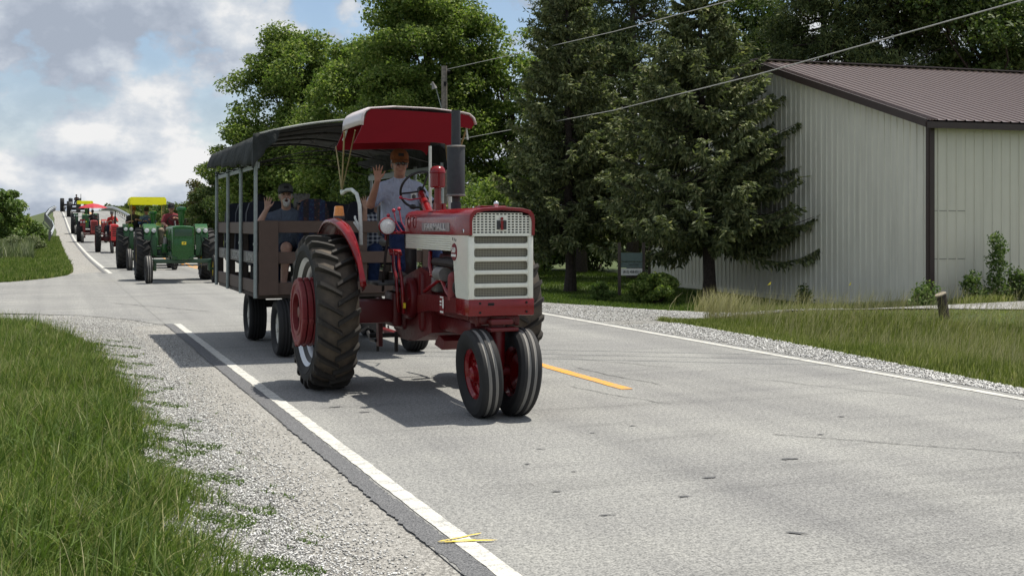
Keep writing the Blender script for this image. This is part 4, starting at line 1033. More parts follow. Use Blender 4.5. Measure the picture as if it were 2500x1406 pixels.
# shrubs and trees along the far right of the road
tree('bronze leaved tree at the left end of the shrubs beyond the green tractors', 512, 98, [(0, 0, 2.8, 2.2, 2.9)], .1, 'reddish_leaf', .20, 260, 44, clump=(.5, .8))
tree('dark shrubby tree right behind the green tractor driver', 556, 92, [(0, 0, 3.4, 2.8, 3.4)], .1, 'dark_leaf', .19, 260, 44, clump=(.5, .8))
tree('bluish shrubby tree above the green air stack', 452, 118, [(0, 0, 1.9, 2.3, 1.8)], .1, 'dark_leaf', .22, 240, 40, clump=(.55, .9))
tree('low green tree beneath the nearer yellow canopy', 398, 142, [(0, 0, 1.2, 2.6, 1.4)], .1, 'weed_leaf', .26, 220, 36, clump=(.6, .9))
tree('low tree left of the nearer yellow canopy, far off', 335, 190, [(0, 0, .9, 2.6, 1.2)], .12, 'dark_leaf', .34, 200, 36, clump=(.7, 1.1))
tree('tiny distant tree above the right guardrail', 272, 240, [(0, 0, 1.6, 2.0, 1.0)], .12, 'dark_leaf', .45, 160, 30, clump=(.8, 1.2))
# hedge on the left
tree('dense green hedge tree at the left edge of the picture', 0, 76, [(-.6, 0, 2.2, 1.9, 2.1), (-2.8, 0, 2.4, 2.4, 2.3)], .1, 'weed_leaf', .20, 280, 50, clump=(.5, .8))
tree('dense green hedge tree nearest the left guardrail', 34, 88, [(0, 0, 1.9, 1.2, 1.8), (-1.2, 0, 2.2, 1.7, 2.1)], .1, 'maple_leaf', .20, 280, 50, clump=(.45, .75))
shrub('low bush at the foot of the left hedge by the guardrail', 76, 98, 1.1, 1.9, 'weed_leaf', .18, 260, n=26, clump=(.45, .7))
shrub('greyish flowering weed clump below the left hedge', 22, 66, 1.1, 1.1, 'pale_weed', .10, 260, name='weed_clump', clump=(.3, .5), n=24)
shrub('low green weed clump on the bank near the guardrail end', 78, 80, .9, 1.0, 'pale_weed', .12, 240, name='weed_clump', clump=(.3, .5), n=22)
# weeds by the shed corner
def sapling(label, px, d, h, r, n, leaf='weed_leaf'):
    x, y = at(px, d); o = thing('sapling', label, 'weed', (x, y, float(gh(x, y)) - .05)); C = []; Rr = []
    for i in range(n):
        t = (i + .5) / n; k = r * (1 - .75 * t) + .05; th = random.uniform(0, 6.28); C.append((math.cos(th) * k * random.random(), math.sin(th) * k * random.random(), h * t)); Rr.append((.10 + k * .35,) * 3)
    V = leaves(C, Rr, 46, .065, up=.3); link('foliage', npmesh('foliage', V, quads(len(V) // 4), None, leaf), o)
    MB().tube([(0, 0, 0), (.02, 0, h * .5), (0, 0, h)], [.012, .008, .003], 5).build('stem', 'bark', o)
sapling('tall leafy sapling against the shed long wall', 2436, 25.2, 1.42, .20, 34)
sapling('low leafy weed left of the tall sapling', 2380, 25.0, .62, .28, 22)
sapling('low leafy weed right of the tall sapling', 2476, 25.4, .70, .28, 22)
sapling('broad weed at the shed corner post', 2262, 24.4, .42, .34, 20)
sapling('leafy weed at the right picture edge by the wall', 2508, 25.2, .62, .20, 16, 'dark_leaf')
sapling('small dark weed at the foot of the gable wall', 1965, 28.2, .42, .18, 12, 'dark_leaf')
random.seed(77)
# ---------------------------------------------------------------- wheels
def ag_tyre_mesh(name, Rr, W, rim, nl, mat, lugmat=None, delta=.16, lug_h=.042, lw=.050, n=64):
    """bar-lug drive tyre about the x axis: carcass and lugs as two meshes; W = full width"""
    w = W / 2; rb = Rr - lug_h; h = rb - rim
    prof = [(-.72 * w, rim - .01), (-.93 * w, rim + .18 * h), (-w, rim + .48 * h), (-.97 * w, rim + .74 * h), (-.86 * w, rb - .028), (-.5 * w, rb - .006), (0, rb), (.5 * w, rb - .006), (.86 * w, rb - .028), (.97 * w, rim + .74 * h), (w, rim + .48 * h), (.93 * w, rim + .18 * h), (.72 * w, rim - .01)]
    car = MB().lathe(prof, n=n); 
    for s in (-1, 1):   # raised bead rings on the sidewall
        car.lathe([(s * .985 * w, rim + .40 * h), (s * 1.02 * w, rim + .44 * h), (s * .985 * w, rim + .48 * h)], n=n)
    me = car.mesh(name, mat, angle=50)
    lg = MB()
    for s in (-1, 1):
        for i in range(nl):
            f0 = 2 * math.pi * (i + (.5 if s > 0 else 0)) / nl
            st = [(-.10, 0.0), (.30, 0.0), (.62, .002), (.88, .012), (1.0, .045)]
            base = []
            for (u, drop) in st:
                ph = f0 + delta * (1 - u) * (1 if u > .25 else 1.0)
                hw = (lw * (1.15 if u > .6 else .9)) / 2
                x = s * u * w * .99
                rt = Rr - drop; rl = (rb if u < .6 else rb - .03 if u < .95 else rb - .09) - .012
                for (dphi, r) in ((-hw * 1.25 / Rr, rl), (-hw * .72 / Rr, rt), (hw * .72 / Rr, rt), (hw * 1.25 / Rr, rl)):
                    a = ph + dphi; xx = x * (1.0 if r == rt else .985); base.append((xx, -r * math.sin(a), r * math.cos(a)))
            m = len(st); F = []
            for k in range(m - 1):
                for q in range(3): F.append((k * 4 + q, k * 4 + q + 1, (k + 1) * 4 + q + 1, (k + 1) * 4 + q))
            F += [(0, 1, 2, 3), ((m - 1) * 4 + 3, (m - 1) * 4 + 2, (m - 1) * 4 + 1, (m - 1) * 4)]
            lg.add(base, F)
    return me, lg.mesh(name + '_lugs', lugmat or mat, angle=30)
def rib_tyre_mesh(name, Rr, W, rim, mat, n=48, ribs=3):
    w = W / 2; h = Rr - rim
    side = [(.62, rim - .008), (.90, rim + .22 * h), (1.0, rim + .50 * h), (.95, rim + .76 * h), (.78, Rr - .018)]
    prof = [(-a * w, r) for a, r in side]
    edges = np.linspace(-.74, .74, ribs * 2 + 2 + (ribs - 1) * 0)
    k = 2 * ribs - 1; cells = np.linspace(-.72, .72, k + 1)
    for i in range(k):
        a, b = cells[i] * w, cells[i + 1] * w; r = Rr - .004 * abs(i - (k - 1) / 2) if i % 2 == 0 else Rr - .022
        prof += [(a + .001, r), (b - .001, r)]
    prof += [(a * w, r) for a, r in reversed(side)]
    return MB().lathe(prof, n=n).mesh(name, mat, angle=28)
def rib_top_mesh(name, Rr, W, mat, n=48, ribs=3):
    w = W / 2; k = 2 * ribs - 1; cells = np.linspace(-.72, .72, k + 1); mb = MB()
    for i in range(1, k, 2):   # pale dusty bands in the grooves' shoulders
        a, b = cells[i] * w, cells[i + 1] * w
        mb.lathe([(a, Rr - .012), ((a + b) / 2, Rr - .0205), (b, Rr - .012)], n=n)
    return mb.mesh(name, mat, angle=60)

# ---------------------------------------------------------------- the red row-crop tractor
def hero_tractor():
    T = thing('farm_tractor', 'red and cream vintage row-crop tractor with red canopy, leading the parade', 'tractor', (3.65, 12.35, 0))
    # --- rear wheels
    tyre, lugs = ag_tyre_mesh('tyre', .785, .42, .525, 25, 'tyre_dusty', 'lug_dusty')
    for s in (-1, 1):
        wm = MB()
        wm.lathe([(-.172, .53), (-.185, .548), (-.170, .552), (-.158, .525), (-.12, .495), (-.06, .475), (.06, .475), (.12, .495), (.158, .525), (.170, .552), (.185, .548), (.172, .53), (.14, .505), (.115, .470), (.06, .455), (-.06, .455), (-.115, .470), (-.14, .505)], n=48, closed=True)
        wh = wm.build('wheel', 'silver_rim', T, angle=40); wh.location = (1.02 * s if s < 0 else .89, 0, .775)
        MB().lathe([(s * -.05, .465), (s * -.04, .43), (s * -.02, .40), (s * -.03, .37), (s * .02, .33), (s * .05, .25), (s * .06, .10), (s * .07, .0)], n=40).build('wheel_disc', 'cast_grey', wh)
        link('tyre', tyre, wh); t2 = link('tread_lugs', lugs, wh); t2.rotation_euler = (.11 if s < 0 else .02, 0, 0)
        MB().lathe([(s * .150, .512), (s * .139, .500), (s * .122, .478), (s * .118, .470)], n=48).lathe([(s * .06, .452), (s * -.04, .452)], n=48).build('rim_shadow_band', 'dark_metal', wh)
        for k in range(3):   # bolt-on cast weights
            x0 = s * (.105 + .062 * k); x1 = s * (.160 + .062 * k)
            m = MB().lathe([(x0, .19), (x0, .325), (x0 + s * .008, .335), (x1 - s * .008, .335), (x1, .325), (x1, .29), (x1 - s * .012, .28), (x1 - s * .012, .235), (x1, .225), (x1, .19)], n=44, closed=True)
            for a in (0, 90, 180, 270):
                aa = R(a + 12); m.rbox((x0 + s * .028, math.cos(aa) * .325, math.sin(aa) * .325), (.05, .06, .06), .01, Matrix.Rotation(aa, 3, 'X'))
            m.build('wheel_weight', 'weight_red', wh)
        mb = MB().lathe([(s * .09, .10), (s * .20, .095), (s * .21, .06), (s * .26, .055), (s * .265, .0)], n=24)
        for a in range(0, 360, 45): mb.cyl((s * .09, math.cos(R(a)) * .16, math.sin(R(a)) * .16), (s * .125, math.cos(R(a)) * .16, math.sin(R(a)) * .16), .016, n=8)
        mb.build('hub', 'red_cast', wh)
    # --- front wheels, close set and cambered
    ft = rib_tyre_mesh('tyre', .385, .20, .225, 'tyre_black'); fr = rib_top_mesh('rib_dust', .385, .20, 'rib_grey')
    for s in (-1, 1):
        m = MB().lathe([(-.07, .235), (-.075, .25), (-.06, .25), (-.055, .225), (-.02, .205), (.02, .205), (.055, .225), (.06, .25), (.075, .25), (.07, .235), (.03, .19), (-.03, .19)], n=36, closed=True)
        m.lathe([(s * .005, .20), (s * -.01, .15), (s * .012, .10), (s * .03, .07), (s * .07, .062), (s * .085, .045), (s * .088, 0)], n=28)
        for a in range(0, 360, 60): m.cyl((s * .012, .115 * math.cos(R(a)), .115 * math.sin(R(a))), (s * .035, .115 * math.cos(R(a)), .115 * math.sin(R(a))), .014, n=8)
        wh = m.build('wheel', 'red_paint', T); wh.location = (s * .175 + .005, -2.35, .378); wh.rotation_euler = (0, R(s * 5.0), 0)
        link('tyre', ft, wh); link('rib_dust', fr, wh)
    mb = MB().cyl((0, -2.35, .40), (0, -2.33, .86), .062, .075, 18).cyl((-.10, -2.35, .385), (.10, -2.35, .385), .045, n=14)
    mb.rbox((0, -2.35, .82), (.20, .24, .05), .012).rbox((.02, -2.40, .755), (.26, .16, .035), .01)
    mb.build('front_pedestal', 'red_cast', T)
    # --- front bolster and side rails
    mb = MB().rbox((0, -2.28, .945), (.60, .36, .145), .012)
    for (x, z) in ((-.20, .985), (.225, .985), (-.20, .905), (.225, .905)): mb.cyl((x, -2.465, z), (x, -2.455, z), .011, n=8)
    b = mb.build('front_bolster', 'red_paint', T)
    MB().rbox((-.10, -2.462, .975), (.055, .006, .022), .002).build('slot', 'void_black', b)
    for x in (-.20, .225):
        for z in (.985, .905): MB().cyl((x, -2.468, z), (x, -2.463, z), .010, n=8).build('bolt_hole', 'void_black', b)
    for s in (-1, 1):
        MB().prism([(-2.1, .875), (-2.1, 1.01), (-1.1, 1.0), (-.85, .97), (-.85, .80), (-1.2, .845)], s * .285, s * .245, 'x').build('side_rail', 'red_cast', T)
    d = MB().box((-.2885, -1.66, .925), (.003, .12, .165)).build('rail_decal', 'weight_red', T)
    MB().box((-.2905, -1.70, .94), (.002, .035, .085)).box((-.2905, -1.63, .955), (.002, .05, .018)).box((-.2905, -1.63, .925), (.002, .05, .014)).box((-.2905, -1.66, .862), (.002, .10, .018)).box((-.2905, -1.66, .995), (.002, .10, .012)).build('decal_lettering', 'letter_white', d)
    MB().rbox((0, -2.2, .835), (.34, .30, .10), .03).rbox((-.16, -2.30, .825), (.05, .05, .10), .01).rbox((.19, -2.30, .825), (.05, .05, .10), .01).build('bolster_casting', 'red_cast', T)
    # --- hood
    outer = [(-.300, 1.565), (-.302, 1.70), (-.292, 1.745), (-.262, 1.778), (-.18, 1.797), (0, 1.808), (.18, 1.797), (.262, 1.778), (.292, 1.745), (.302, 1.70), (.300, 1.565)]
    inner = [(x * .91, 1.565 if i in (0, 10) else z - .026) for i, (x, z) in enumerate(outer)]
    mb = MB(); n = len(outer); V = []
    ysec = [-2.475, -2.465, -2.0, -.47]; sc = [.985, 1.0, 1.0, 1.0]
    for y, k in zip(ysec, sc): V += [(x * k, y, 1.565 + (z - 1.565) * k) for x, z in outer]
    F = []
    for j in range(len(ysec) - 1):
        for i in range(n - 1): F.append((j * n + i, j * n + i + 1, (j + 1) * n + i + 1, (j + 1) * n + i))
    o0 = len(V); V += [(x, -2.475, z) for x, z in inner]; V += [(x, -2.42, z) for x, z in inner]
    for i in range(n - 1):
        F.append((i, o0 + i, o0 + i + 1, i + 1)); F.append((o0 + i, o0 + n + i, o0 + n + i + 1, o0 + i + 1))
    F.append(tuple((len(ysec) - 1) * n + i for i in range(n)))
    F += [(0, o0, o0 + n, n), ]
    mb.add(V, F); hood = mb.build('hood', 'red_paint', T, angle=40)
    MB().rbox((0, -2.17, 1.812), (.24, .16, .016), .006).build('hood_cap_base', 'red_paint', hood)
    MB().cyl((.02, -2.26, 1.805), (.02, -2.26, 1.83), .018, .022, 12).ball((.02, -2.26, 1.838), .024).build('radiator_cap', 'chrome', hood)
    MB().cyl((-.09, -.98, 1.80), (-.09, -.98, 1.86), .055, n=16).build('fuel_cap', 'red_paint', hood)
    MB().box((-.3035, -1.505, 1.632), (.004, .86, .078)).build('name_plate', 'plate_silver', hood)
    text_mesh('FARMALL', .082, .010, 'letter_silver', 'name_lettering', hood, (-.3075, -1.505, 1.632), (R(90), 0, R(-90)), True, 1.95)
    for y in (-.62, -.82): MB().lathe([(-.006, .052), (.0, .06), (.004, .055), (.004, .0)], (-.3005, y, 1.68), 'x', 20).build('gauge_cover', 'weight_red', hood)
    MB().lathe([(-.008, .016), (.0, .018)], (-.302, -2.32, 1.60), 'x', 10).build('hood_bolt', 'chrome', hood)
    # --- grille: perforated upper panel, emblem, shell with five screened openings
    gx, z0, z1, cols, rows = .262, 1.578, 1.756, 15, 8
    cw, rh = 2 * gx / cols, (z1 - z0) / rows; mb = MB(); yg = -2.448
    def arch(x): return z1 - .030 * (abs(x) / gx) ** 4
    for i in range(cols):
        for j in range(rows):
            xa, xb = -gx + i * cw, -gx + (i + 1) * cw; za, zb = z0 + j * rh, z0 + (j + 1) * rh
            if zb > arch(max(abs(xa), abs(xb))) + .004 and j == rows - 1 and abs(xa + xb) / 2 > gx * .8: continue
            em = abs(xa + xb) / 2 < cw * 1.6 and 1 <= j <= 6
            if em: mb.add([(xa, yg, za), (xb, yg, za), (xb, yg, zb), (xa, yg, zb)], [(0, 1, 2, 3)]); continue
            px_, pz_ = cw * .15, rh * .24
            V = [(xa, yg, za), (xb, yg, za), (xb, yg, zb), (xa, yg, zb), (xa + px_, yg, za + pz_), (xb - px_, yg, za + pz_), (xb - px_, yg, zb - pz_), (xa + px_, yg, zb - pz_)]
            V += [(v[0], yg + .012, v[2]) for v in V[4:]]
            mb.add(V, [(0, 1, 5, 4), (1, 2, 6, 5), (2, 3, 7, 6), (3, 0, 4, 7), (4, 5, 9, 8), (5, 6, 10, 9), (6, 7, 11, 10), (7, 4, 8, 11)])
    mb.box((0, yg - .001, z0 - .010), (2 * gx + .02, .018, .022)).box((-gx - .006, yg, (z0 + z1) / 2 - .02), (.014, .016, z1 - z0 - .03)).box((gx + .006, yg, (z0 + z1) / 2 - .02), (.014, .016, z1 - z0 - .03))
    gp = mb.build('grille_panel', 'cream_paint', T, smooth=False)
    MB().box((0, -2.405, 1.66), (.54, .01, .22)).build('grille_backing', 'void_black', gp)
    em = MB().box((-.030, -2.4525, 1.652), (.026, .010, .078)).box((.030, -2.4525, 1.652), (.026, .010, .078)).box((0, -2.4515, 1.652), (.045, .010, .026)).build('emblem_bars', 'letter_dark', gp)
    MB().box((0, -2.4575, 1.650), (.022, .012, .082)).cyl((0, -2.463, 1.706), (0, -2.452, 1.706), .013, n=12).build('emblem_centre', 'red_paint', gp)
    ops = [(1.495, 1.562), (1.378, 1.450), (1.265, 1.339), (1.152, 1.228), (1.039, 1.113)]
    mb = MB(); yf = -2.45; xo = .245
    for s in (-1, 1): mb.rbox((s * .270, yf + .02, 1.285), (.050, .04, .545), .010)
    zs = [1.013] + [z for o in reversed(ops) for z in o] ; 
    bars = [(1.013, 1.039), (1.113, 1.152), (1.228, 1.265), (1.339, 1.378), (1.450, 1.495)]
    for (a, c) in bars: mb.rbox((0, yf + .022, (a + c) / 2), (2 * xo + .012, .034, c - a), .009)
    for (a, c) in ops:     # rounded corners of each opening
        for sx in (-1, 1):
            for (zz, sz) in ((a, 1), (c, -1)):
                x0 = sx * xo; pts = [(x0, zz)] + [(x0 - sx * .018 * (1 - math.cos(R(t))), zz + sz * .018 * (1 - math.sin(R(t)))) for t in (0, 30, 60, 90)]
                mb.prism(pts, yf + .01, yf + .03, 'y')
    shell = mb.build('grille_shell', 'cream_paint', T, angle=30)
    for (a, c) in ops: MB().box((0, yf + .045, (a + c) / 2), (2 * xo + .01, .006, c - a + .01)).build('screen', 'screen_grid', shell)
    for s in (-1, 1):
        sp = MB().prism([(-2.43, 1.015), (-2.43, 1.562), (-1.93, 1.562), (-1.95, 1.45), (-2.02, 1.36), (-2.07, 1.10), (-2.09, 1.03), (-2.12, 1.015)], s * .297, s * .272, 'x').build('shell_side', 'cream_paint', T)
        if s < 0:
            MB().lathe([(-.006, .0), (-.006, .074), (0, .078)], (-.298, -2.055, 1.415), 'x', 26).build('model_badge', 'weight_red', sp).scale = (1, 1, 1)
            text_mesh('560', .062, .004, 'letter_white', 'badge_number', sp, (-.3065, -2.055, 1.43), (R(90), 0, R(-90)), True, 1.1)
            MB().box((-.3062, -2.055, 1.385), (.003, .125, .022)).build('badge_bar', 'letter_white', sp)
            for k in range(3): MB().rbox((-.299, -2.10 + .045 * k, 1.518 + .006 * k), (.004, .010, .026), .003, Matrix.Rotation(R(18), 3, 'X')).build('louvre', 'void_black', sp)
        # cream ribbed band under the hood
        mb = MB().box((s * .286, -1.21, 1.492), (.012, 1.46, .142))
        for k in range(7): mb.rbox((s * .294, -1.21, 1.430 + .0205 * k), (.014, 1.46, .0125), .005)
        mb.build('hood_band', 'cream_paint', T)
    MB().rbox((0, -2.24, 1.28), (.50, .22, .50), .01).build('radiator', 'engine_dark', T)
    # --- engine and castings
    e = MB().rbox((0, -1.55, .98), (.34, 1.0, .36), .02).rbox((0, -1.55, 1.26), (.26, .98, .24), .02).build('engine_block', 'red_cast', T)
    MB().rbox((0, -1.55, 1.42), (.24, .9, .10), .03).build('valve_cover', 'engine_dark', e)
    mb = MB()
    for k in range(6): mb.cyl((-.17, -1.95 + .16 * k, 1.12), (-.215, -1.95 + .16 * k, 1.12), .035, .03, 10)
    mb.tube([(-.20, -1.98, 1.30), (-.23, -1.7, 1.31), (-.23, -1.3, 1.31), (-.20, -1.1, 1.30)], .04, 10)
    mb.build('manifold', 'engine_dark', e)
    MB().cyl((-.24, -1.86, .98), (-.24, -1.86, 1.18), .055, n=16).ball((-.24, -1.86, 1.18), .055).build('oil_filter', 'weight_red', e)
    MB().cyl((-.24, -1.62, 1.20), (-.24, -1.40, 1.20), .065, n=18).build('generator', 'cast_grey', e)
    MB().tube([(-.25, -1.18, 1.40), (-.27, -1.22, 1.28), (-.27, -1.30, 1.18), (-.26, -1.55, 1.16), (-.26, -1.72, 1.05), (-.25, -1.80, 1.00)], .020, 8).build('pipe', 'red_paint', e)
    MB().tube([(-.27, -1.05, 1.02), (-.28, -1.20, 1.05), (-.27, -1.42, 1.12), (-.24, -1.52, 1.16)], .018, 8).build('pipe', 'red_paint', e)
    MB().rbox((-.20, -1.25, 1.10), (.09, .16, .16), .02).cyl((-.22, -1.25, 1.18), (-.22, -1.25, 1.33), .02, n=10).build('carburettor', 'cast_grey', e)
    MB().lathe([(-.02, .0), (-.02, .10), (.02, .10), (.02, .0)], (-.20, -2.02, 1.10), 'y', 20).build('pulley', 'engine_dark', e)
    MB().tube([(-.21, -1.9, 1.34), (-.24, -1.6, 1.36), (-.22, -1.35, 1.25), (-.24, -1.2, 1.05)], .008, 6).tube([(-.20, -1.75, 1.25), (-.26, -1.70, 1.1), (-.22, -1.6, .98)], .007, 6).build('ignition_wires', 'grip_black', e)
    MB().rbox((0, -1.5, .72), (.26, .95, .16), .05).build('oil_pan', 'red_cast', T)
    mb = MB().prism([(-1.08, .62), (-1.08, 1.18), (-.72, 1.24), (-.30, 1.16), (-.02, 1.10), (.30, 1.05), (.36, .80), (.28, .56), (-.05, .48), (-.55, .50), (-.90, .58)], -.21, .21, 'x')
    mb.rbox((0, -.78, .90), (.50, .10, .58), .04); mb.rbox((0, .02, .80), (.52, .40, .46), .06)
    tr = mb.build('transmission', 'red_cast', T, angle=30)
    MB().prism([(-1.12, .60), (-.98, .50), (-1.22, .47), (-1.30, .56)], -.15, .15, 'x').build('belly_guard', 'red_cast', tr)
    for s in (-1, 1):
        MB().rbox((s * .52, -.02, .77), (.62, .24, .24), .03).rbox((s * .30, -.02, .79), (.10, .36, .36), .03).build('axle_housing', 'red_cast', T)
        m = MB().lathe([(s * .00, .205), (s * .03, .21), (s * .07, .20), (s * .085, .16), (s * .095, .09), (s * .10, .0)], (s * .22, -.47, .92), 'x', 32)
        for a in range(0, 360, 60): m.cyl((s * .29, -.47 + .17 * math.cos(R(a)), .92 + .17 * math.sin(R(a))), (s * .315, -.47 + .17 * math.cos(R(a)), .92 + .17 * math.sin(R(a))), .014, n=8)
        m.build('brake_drum', 'red_cast', T)
    for dy in (0, -.20):
        MB().tube([(-.34, -.18 + dy, 1.36), (-.35, -.22 + dy, 1.24), (-.36, -.36 + dy, 1.12), (-.36, -.40 + dy, .98), (-.35, -.38 + dy, .86), (-.33, -.34 + dy, .78)], .017, 8).rbox((-.34, -.14 + dy, 1.375), (.08, .09, .02), .006, Matrix.Rotation(R(35), 3, 'X')).build('brake_pedal', 'red_paint', T)
    [MB().rbox((x, .02, 1.055), (.34, .62, .03), .006).build('platform', 'black_paint', T) for x in (-.36, .36)]
    MB().box((-.36, -.66, .86), (.012, .05, .05)).build('grease_tag', 'badge_yellow', tr)
    MB().tube([(-.42, -.30, 1.62), (-.45, -.28, 1.35), (-.46, -.22, 1.10), (-.44, -.14, .98)], .014, 7).build('control_rod', 'engine_dark', T)
    # --- rear: drawbar, links, hitch pins
    mb = MB().rbox((0, .95, .44), (.10, 1.35, .04), .01).rbox((-.33, .42, .62), (.05, .10, .52), .01).rbox((.33, .42, .62), (.05, .10, .52), .01)
    mb.build('drawbar', 'red_cast', T)
    for sx in (-1, 1): MB().tube([(sx * .36, .45, .42), (sx * .34, .75, .40), (sx * .30, 1.05, .46)], .02, 7).build('hitch_link', 'dark_metal', T)
    MB().cyl((-.33, .5, .30), (-.33, .5, .62), .017, n=8).build('hitch_pin', 'dark_metal', T); MB().cyl((-.11, .55, .28), (-.11, .55, .50), .022, n=8).build('hitch_pin', 'dark_metal', T)
    MB().rbox((0, .60, .46), (.80, .05, .05), .01).build('hitch_crossbar', 'dark_metal', T)
    # --- steering, dash, levers
    MB().rbox((0, -.47, 1.62), (.50, .06, .34), .03).build('dash_panel', 'red_paint', T)
    MB().cyl((-.03, -.42, 1.76), (-.02, -.10, 1.965), .050, .040, 16).cyl((-.02, -.16, 1.93), (-.01, -.04, 2.0), .036, .034, 14).build('steering_column', 'red_paint', T)
    tilt = Matrix.Translation((-.005, -.02, 2.02)) @ Matrix.Rotation(R(-58), 4, 'X') @ Matrix.Rotation(R(-14), 4, 'Z')
    path = [tilt @ Vector((.215 * math.cos(a), .215 * math.sin(a), 0)) for a in (2 * math.pi * k / 36 for k in range(37))]
    mb = MB().tube(path, .0135, 8, False)
    for a in (60, 180, 300): mb.tube([tilt @ Vector((0, 0, -.03)), tilt @ Vector((.10 * math.cos(R(a)), .10 * math.sin(R(a)), -.02)), tilt @ Vector((.21 * math.cos(R(a)), .21 * math.sin(R(a)), 0))], .010, 6)
    mb.cyl(tilt @ Vector((0, 0, -.06)), tilt @ Vector((0, 0, .01)), .042, .036, 14)
    sw = mb.build('steering_wheel', 'grip_black', T)
    kn = tilt @ Vector((-.10, .19, 0)); MB().ball(kn, .034, sc=(1.2, 1, .8)).build('wheel_knob', 'grip_black', sw)
    MB().tube([(-.04, -.20, 1.93), (-.16, -.16, 1.91), (-.25, -.14, 1.93)], .007, 6).ball((-.255, -.14, 1.935), .018).build('throttle_lever', 'knob_red', sw)
    for k, (x, y, zt) in enumerate(((-.40, -.20, 1.75), (-.36, -.26, 1.80), (-.31, -.28, 1.815))):
        MB().tube([(x + .08, -.34, 1.56), (x + .02, y - .02, 1.68), (x, y, zt)], .007, 6).ball((x, y, zt), .020).build('hydraulic_lever', 'knob_red', T)
    MB().rbox((-.28, -.36, 1.575), (.16, .05, .03), .008).build('lever_bracket', 'red_paint', T)
    # --- head lamp beside the dash
    lamp = MB().lathe([(-.045, .087), (-.055, .080), (-.03, .090), (.03, .078), (.07, .045), (.08, .0)], (-.455, -.33, 1.64), 'y', 28).build('headlight', 'red_paint', T)
    MB().lathe([(-.062, .0), (-.060, .04), (-.052, .065), (-.045, .080)], (-.455, -.33, 1.64), 'y', 28).build('lens', 'lamp_lens', lamp)
    MB().cyl((-.42, -.30, 1.57), (-.27, -.36, 1.575), .014, n=8).cyl((-.455, -.30, 1.56), (-.455, -.30, 1.50), .012, n=8).build('lamp_bracket', 'red_paint', lamp)
    # other side lamp
    l2 = MB().lathe([(-.045, .087), (-.03, .090), (.03, .078), (.07, .045), (.08, .0)], (.455, -.33, 1.64), 'y', 28).build('headlight', 'red_paint', T)
    MB().lathe([(-.062, .0), (-.052, .065), (-.045, .080)], (.455, -.33, 1.64), 'y', 28).build('lens', 'lamp_lens', l2)
    # --- fenders: inner plate with an outward crown that widens toward the top
    for s in (-1, 1):
        V = []; F = []; angs = np.linspace(R(-70), R(72), 30)     # angle from top toward the front (negative is rear)
        Ri = .925; n = 0
        for a in angs:
            f = min(1, max(.10, (R(80) - a) / R(75))); wd = .185 * f ** 1.0
            cy_, cz_ = -math.sin(a), math.cos(a); xi = s * .795; h = .36 * min(1, .35 + f)
            V += [(xi, cy_ * (Ri - h), .775 + cz_ * (Ri - h)), (xi, cy_ * (Ri - .05), .775 + cz_ * (Ri - .05)), (xi + s * .02, cy_ * (Ri - .012), .775 + cz_ * (Ri - .012)), (xi + s * .06, cy_ * (Ri + .015), .775 + cz_ * (Ri + .015)), (xi + s * wd * .6, cy_ * (Ri + .03), .775 + cz_ * (Ri + .03)), (xi + s * wd, cy_ * (Ri + .012), .775 + cz_ * (Ri + .012)), (xi + s * (wd + .012), cy_ * (Ri - .02), .775 + cz_ * (Ri - .02))]
            n += 1
        for i in range(n - 1):
            for k in range(6): F.append((i * 7 + k, i * 7 + k + 1, (i + 1) * 7 + k + 1, (i + 1) * 7 + k))
        fe = MB().add(V, F).build('fender', 'red_paint', T, angle=60)
        md = fe.modifiers.new('thickness', 'SOLIDIFY'); md.thickness = .006
        if s < 0:
            MB().cyl((-.865, .0, 1.715), (-.865, .0, 1.745), .060, .058, 18).build('beacon_base', 'black_paint', fe)
            MB().lathe([(.0, .056), (.02, .054), (.05, .050), (.09, .046), (.10, .040), (.104, .0)], (-.865, .0, 1.745), 'z', 20).build('beacon', 'amber', fe)
    # --- exhaust stack and air cleaner
    mb = MB().lathe([(1.80, .05), (1.86, .05), (1.87, .038), (1.925, .04), (1.93, .075), (1.945, .086), (2.39, .086), (2.405, .080), (2.412, .046), (2.745, .043), (2.745, .036), (2.5, .036)], (0, -1.19, 0), 'z', 28)
    ex = mb.build('exhaust_stack', 'charcoal', T)
    MB().lathe([(1.925, .090), (1.935, .093), (1.945, .090)], (0, -1.19, 0), 'z', 28).lathe([(2.392, .088), (2.40, .091), (2.41, .086)], (0, -1.19, 0), 'z', 28).build('clamp_band', 'cast_grey', ex)
    MB().lathe([(1.80, .036), (2.02, .034), (2.025, .066), (2.035, .076), (2.165, .076), (2.172, .082), (2.182, .080), (2.215, .070), (2.235, .048), (2.243, .0)], (-.005, -.62, 0), 'z', 28).build('air_cleaner', 'red_paint', T)
    # --- seat
    MB().rbox((0, .66, 1.47), (.46, .42, .10), .04).build('seat', 'grip_black', T)
    MB().rbox((0, .90, 1.70), (.46, .09, .36), .04, Matrix.Rotation(R(-8), 3, 'X')).build('seat_back', 'grip_black', T)
    MB().rbox((0, .60, 1.24), (.20, .30, .40), .03).build('seat_support', 'black_paint', T)
    # --- canopy: flat red end panels, pale crown and sides
    front = [(-.60, 2.80), (-.575, 2.825), (-.54, 2.84), (.42, 2.812), (.49, 2.80), (.53, 2.77), (.55, 2.71), (.52, 2.66), (.46, 2.672), (.40, 2.676), (.355, 2.665), (.325, 2.56), (.29, 2.445), (.265, 2.475), (.23, 2.50), (.12, 2.51), (-.30, 2.50), (-.74, 2.48), (-.67, 2.62)]
    cn = MB().prism(front, -.122, -.104, 'y').build('canopy', 'canopy_red', T, angle=25)
    MB().prism([(x, z if z > 2.6 else z - .02) for x, z in front], .735, .755, 'y').build('rear_panel', 'canopy_red', cn, angle=25)
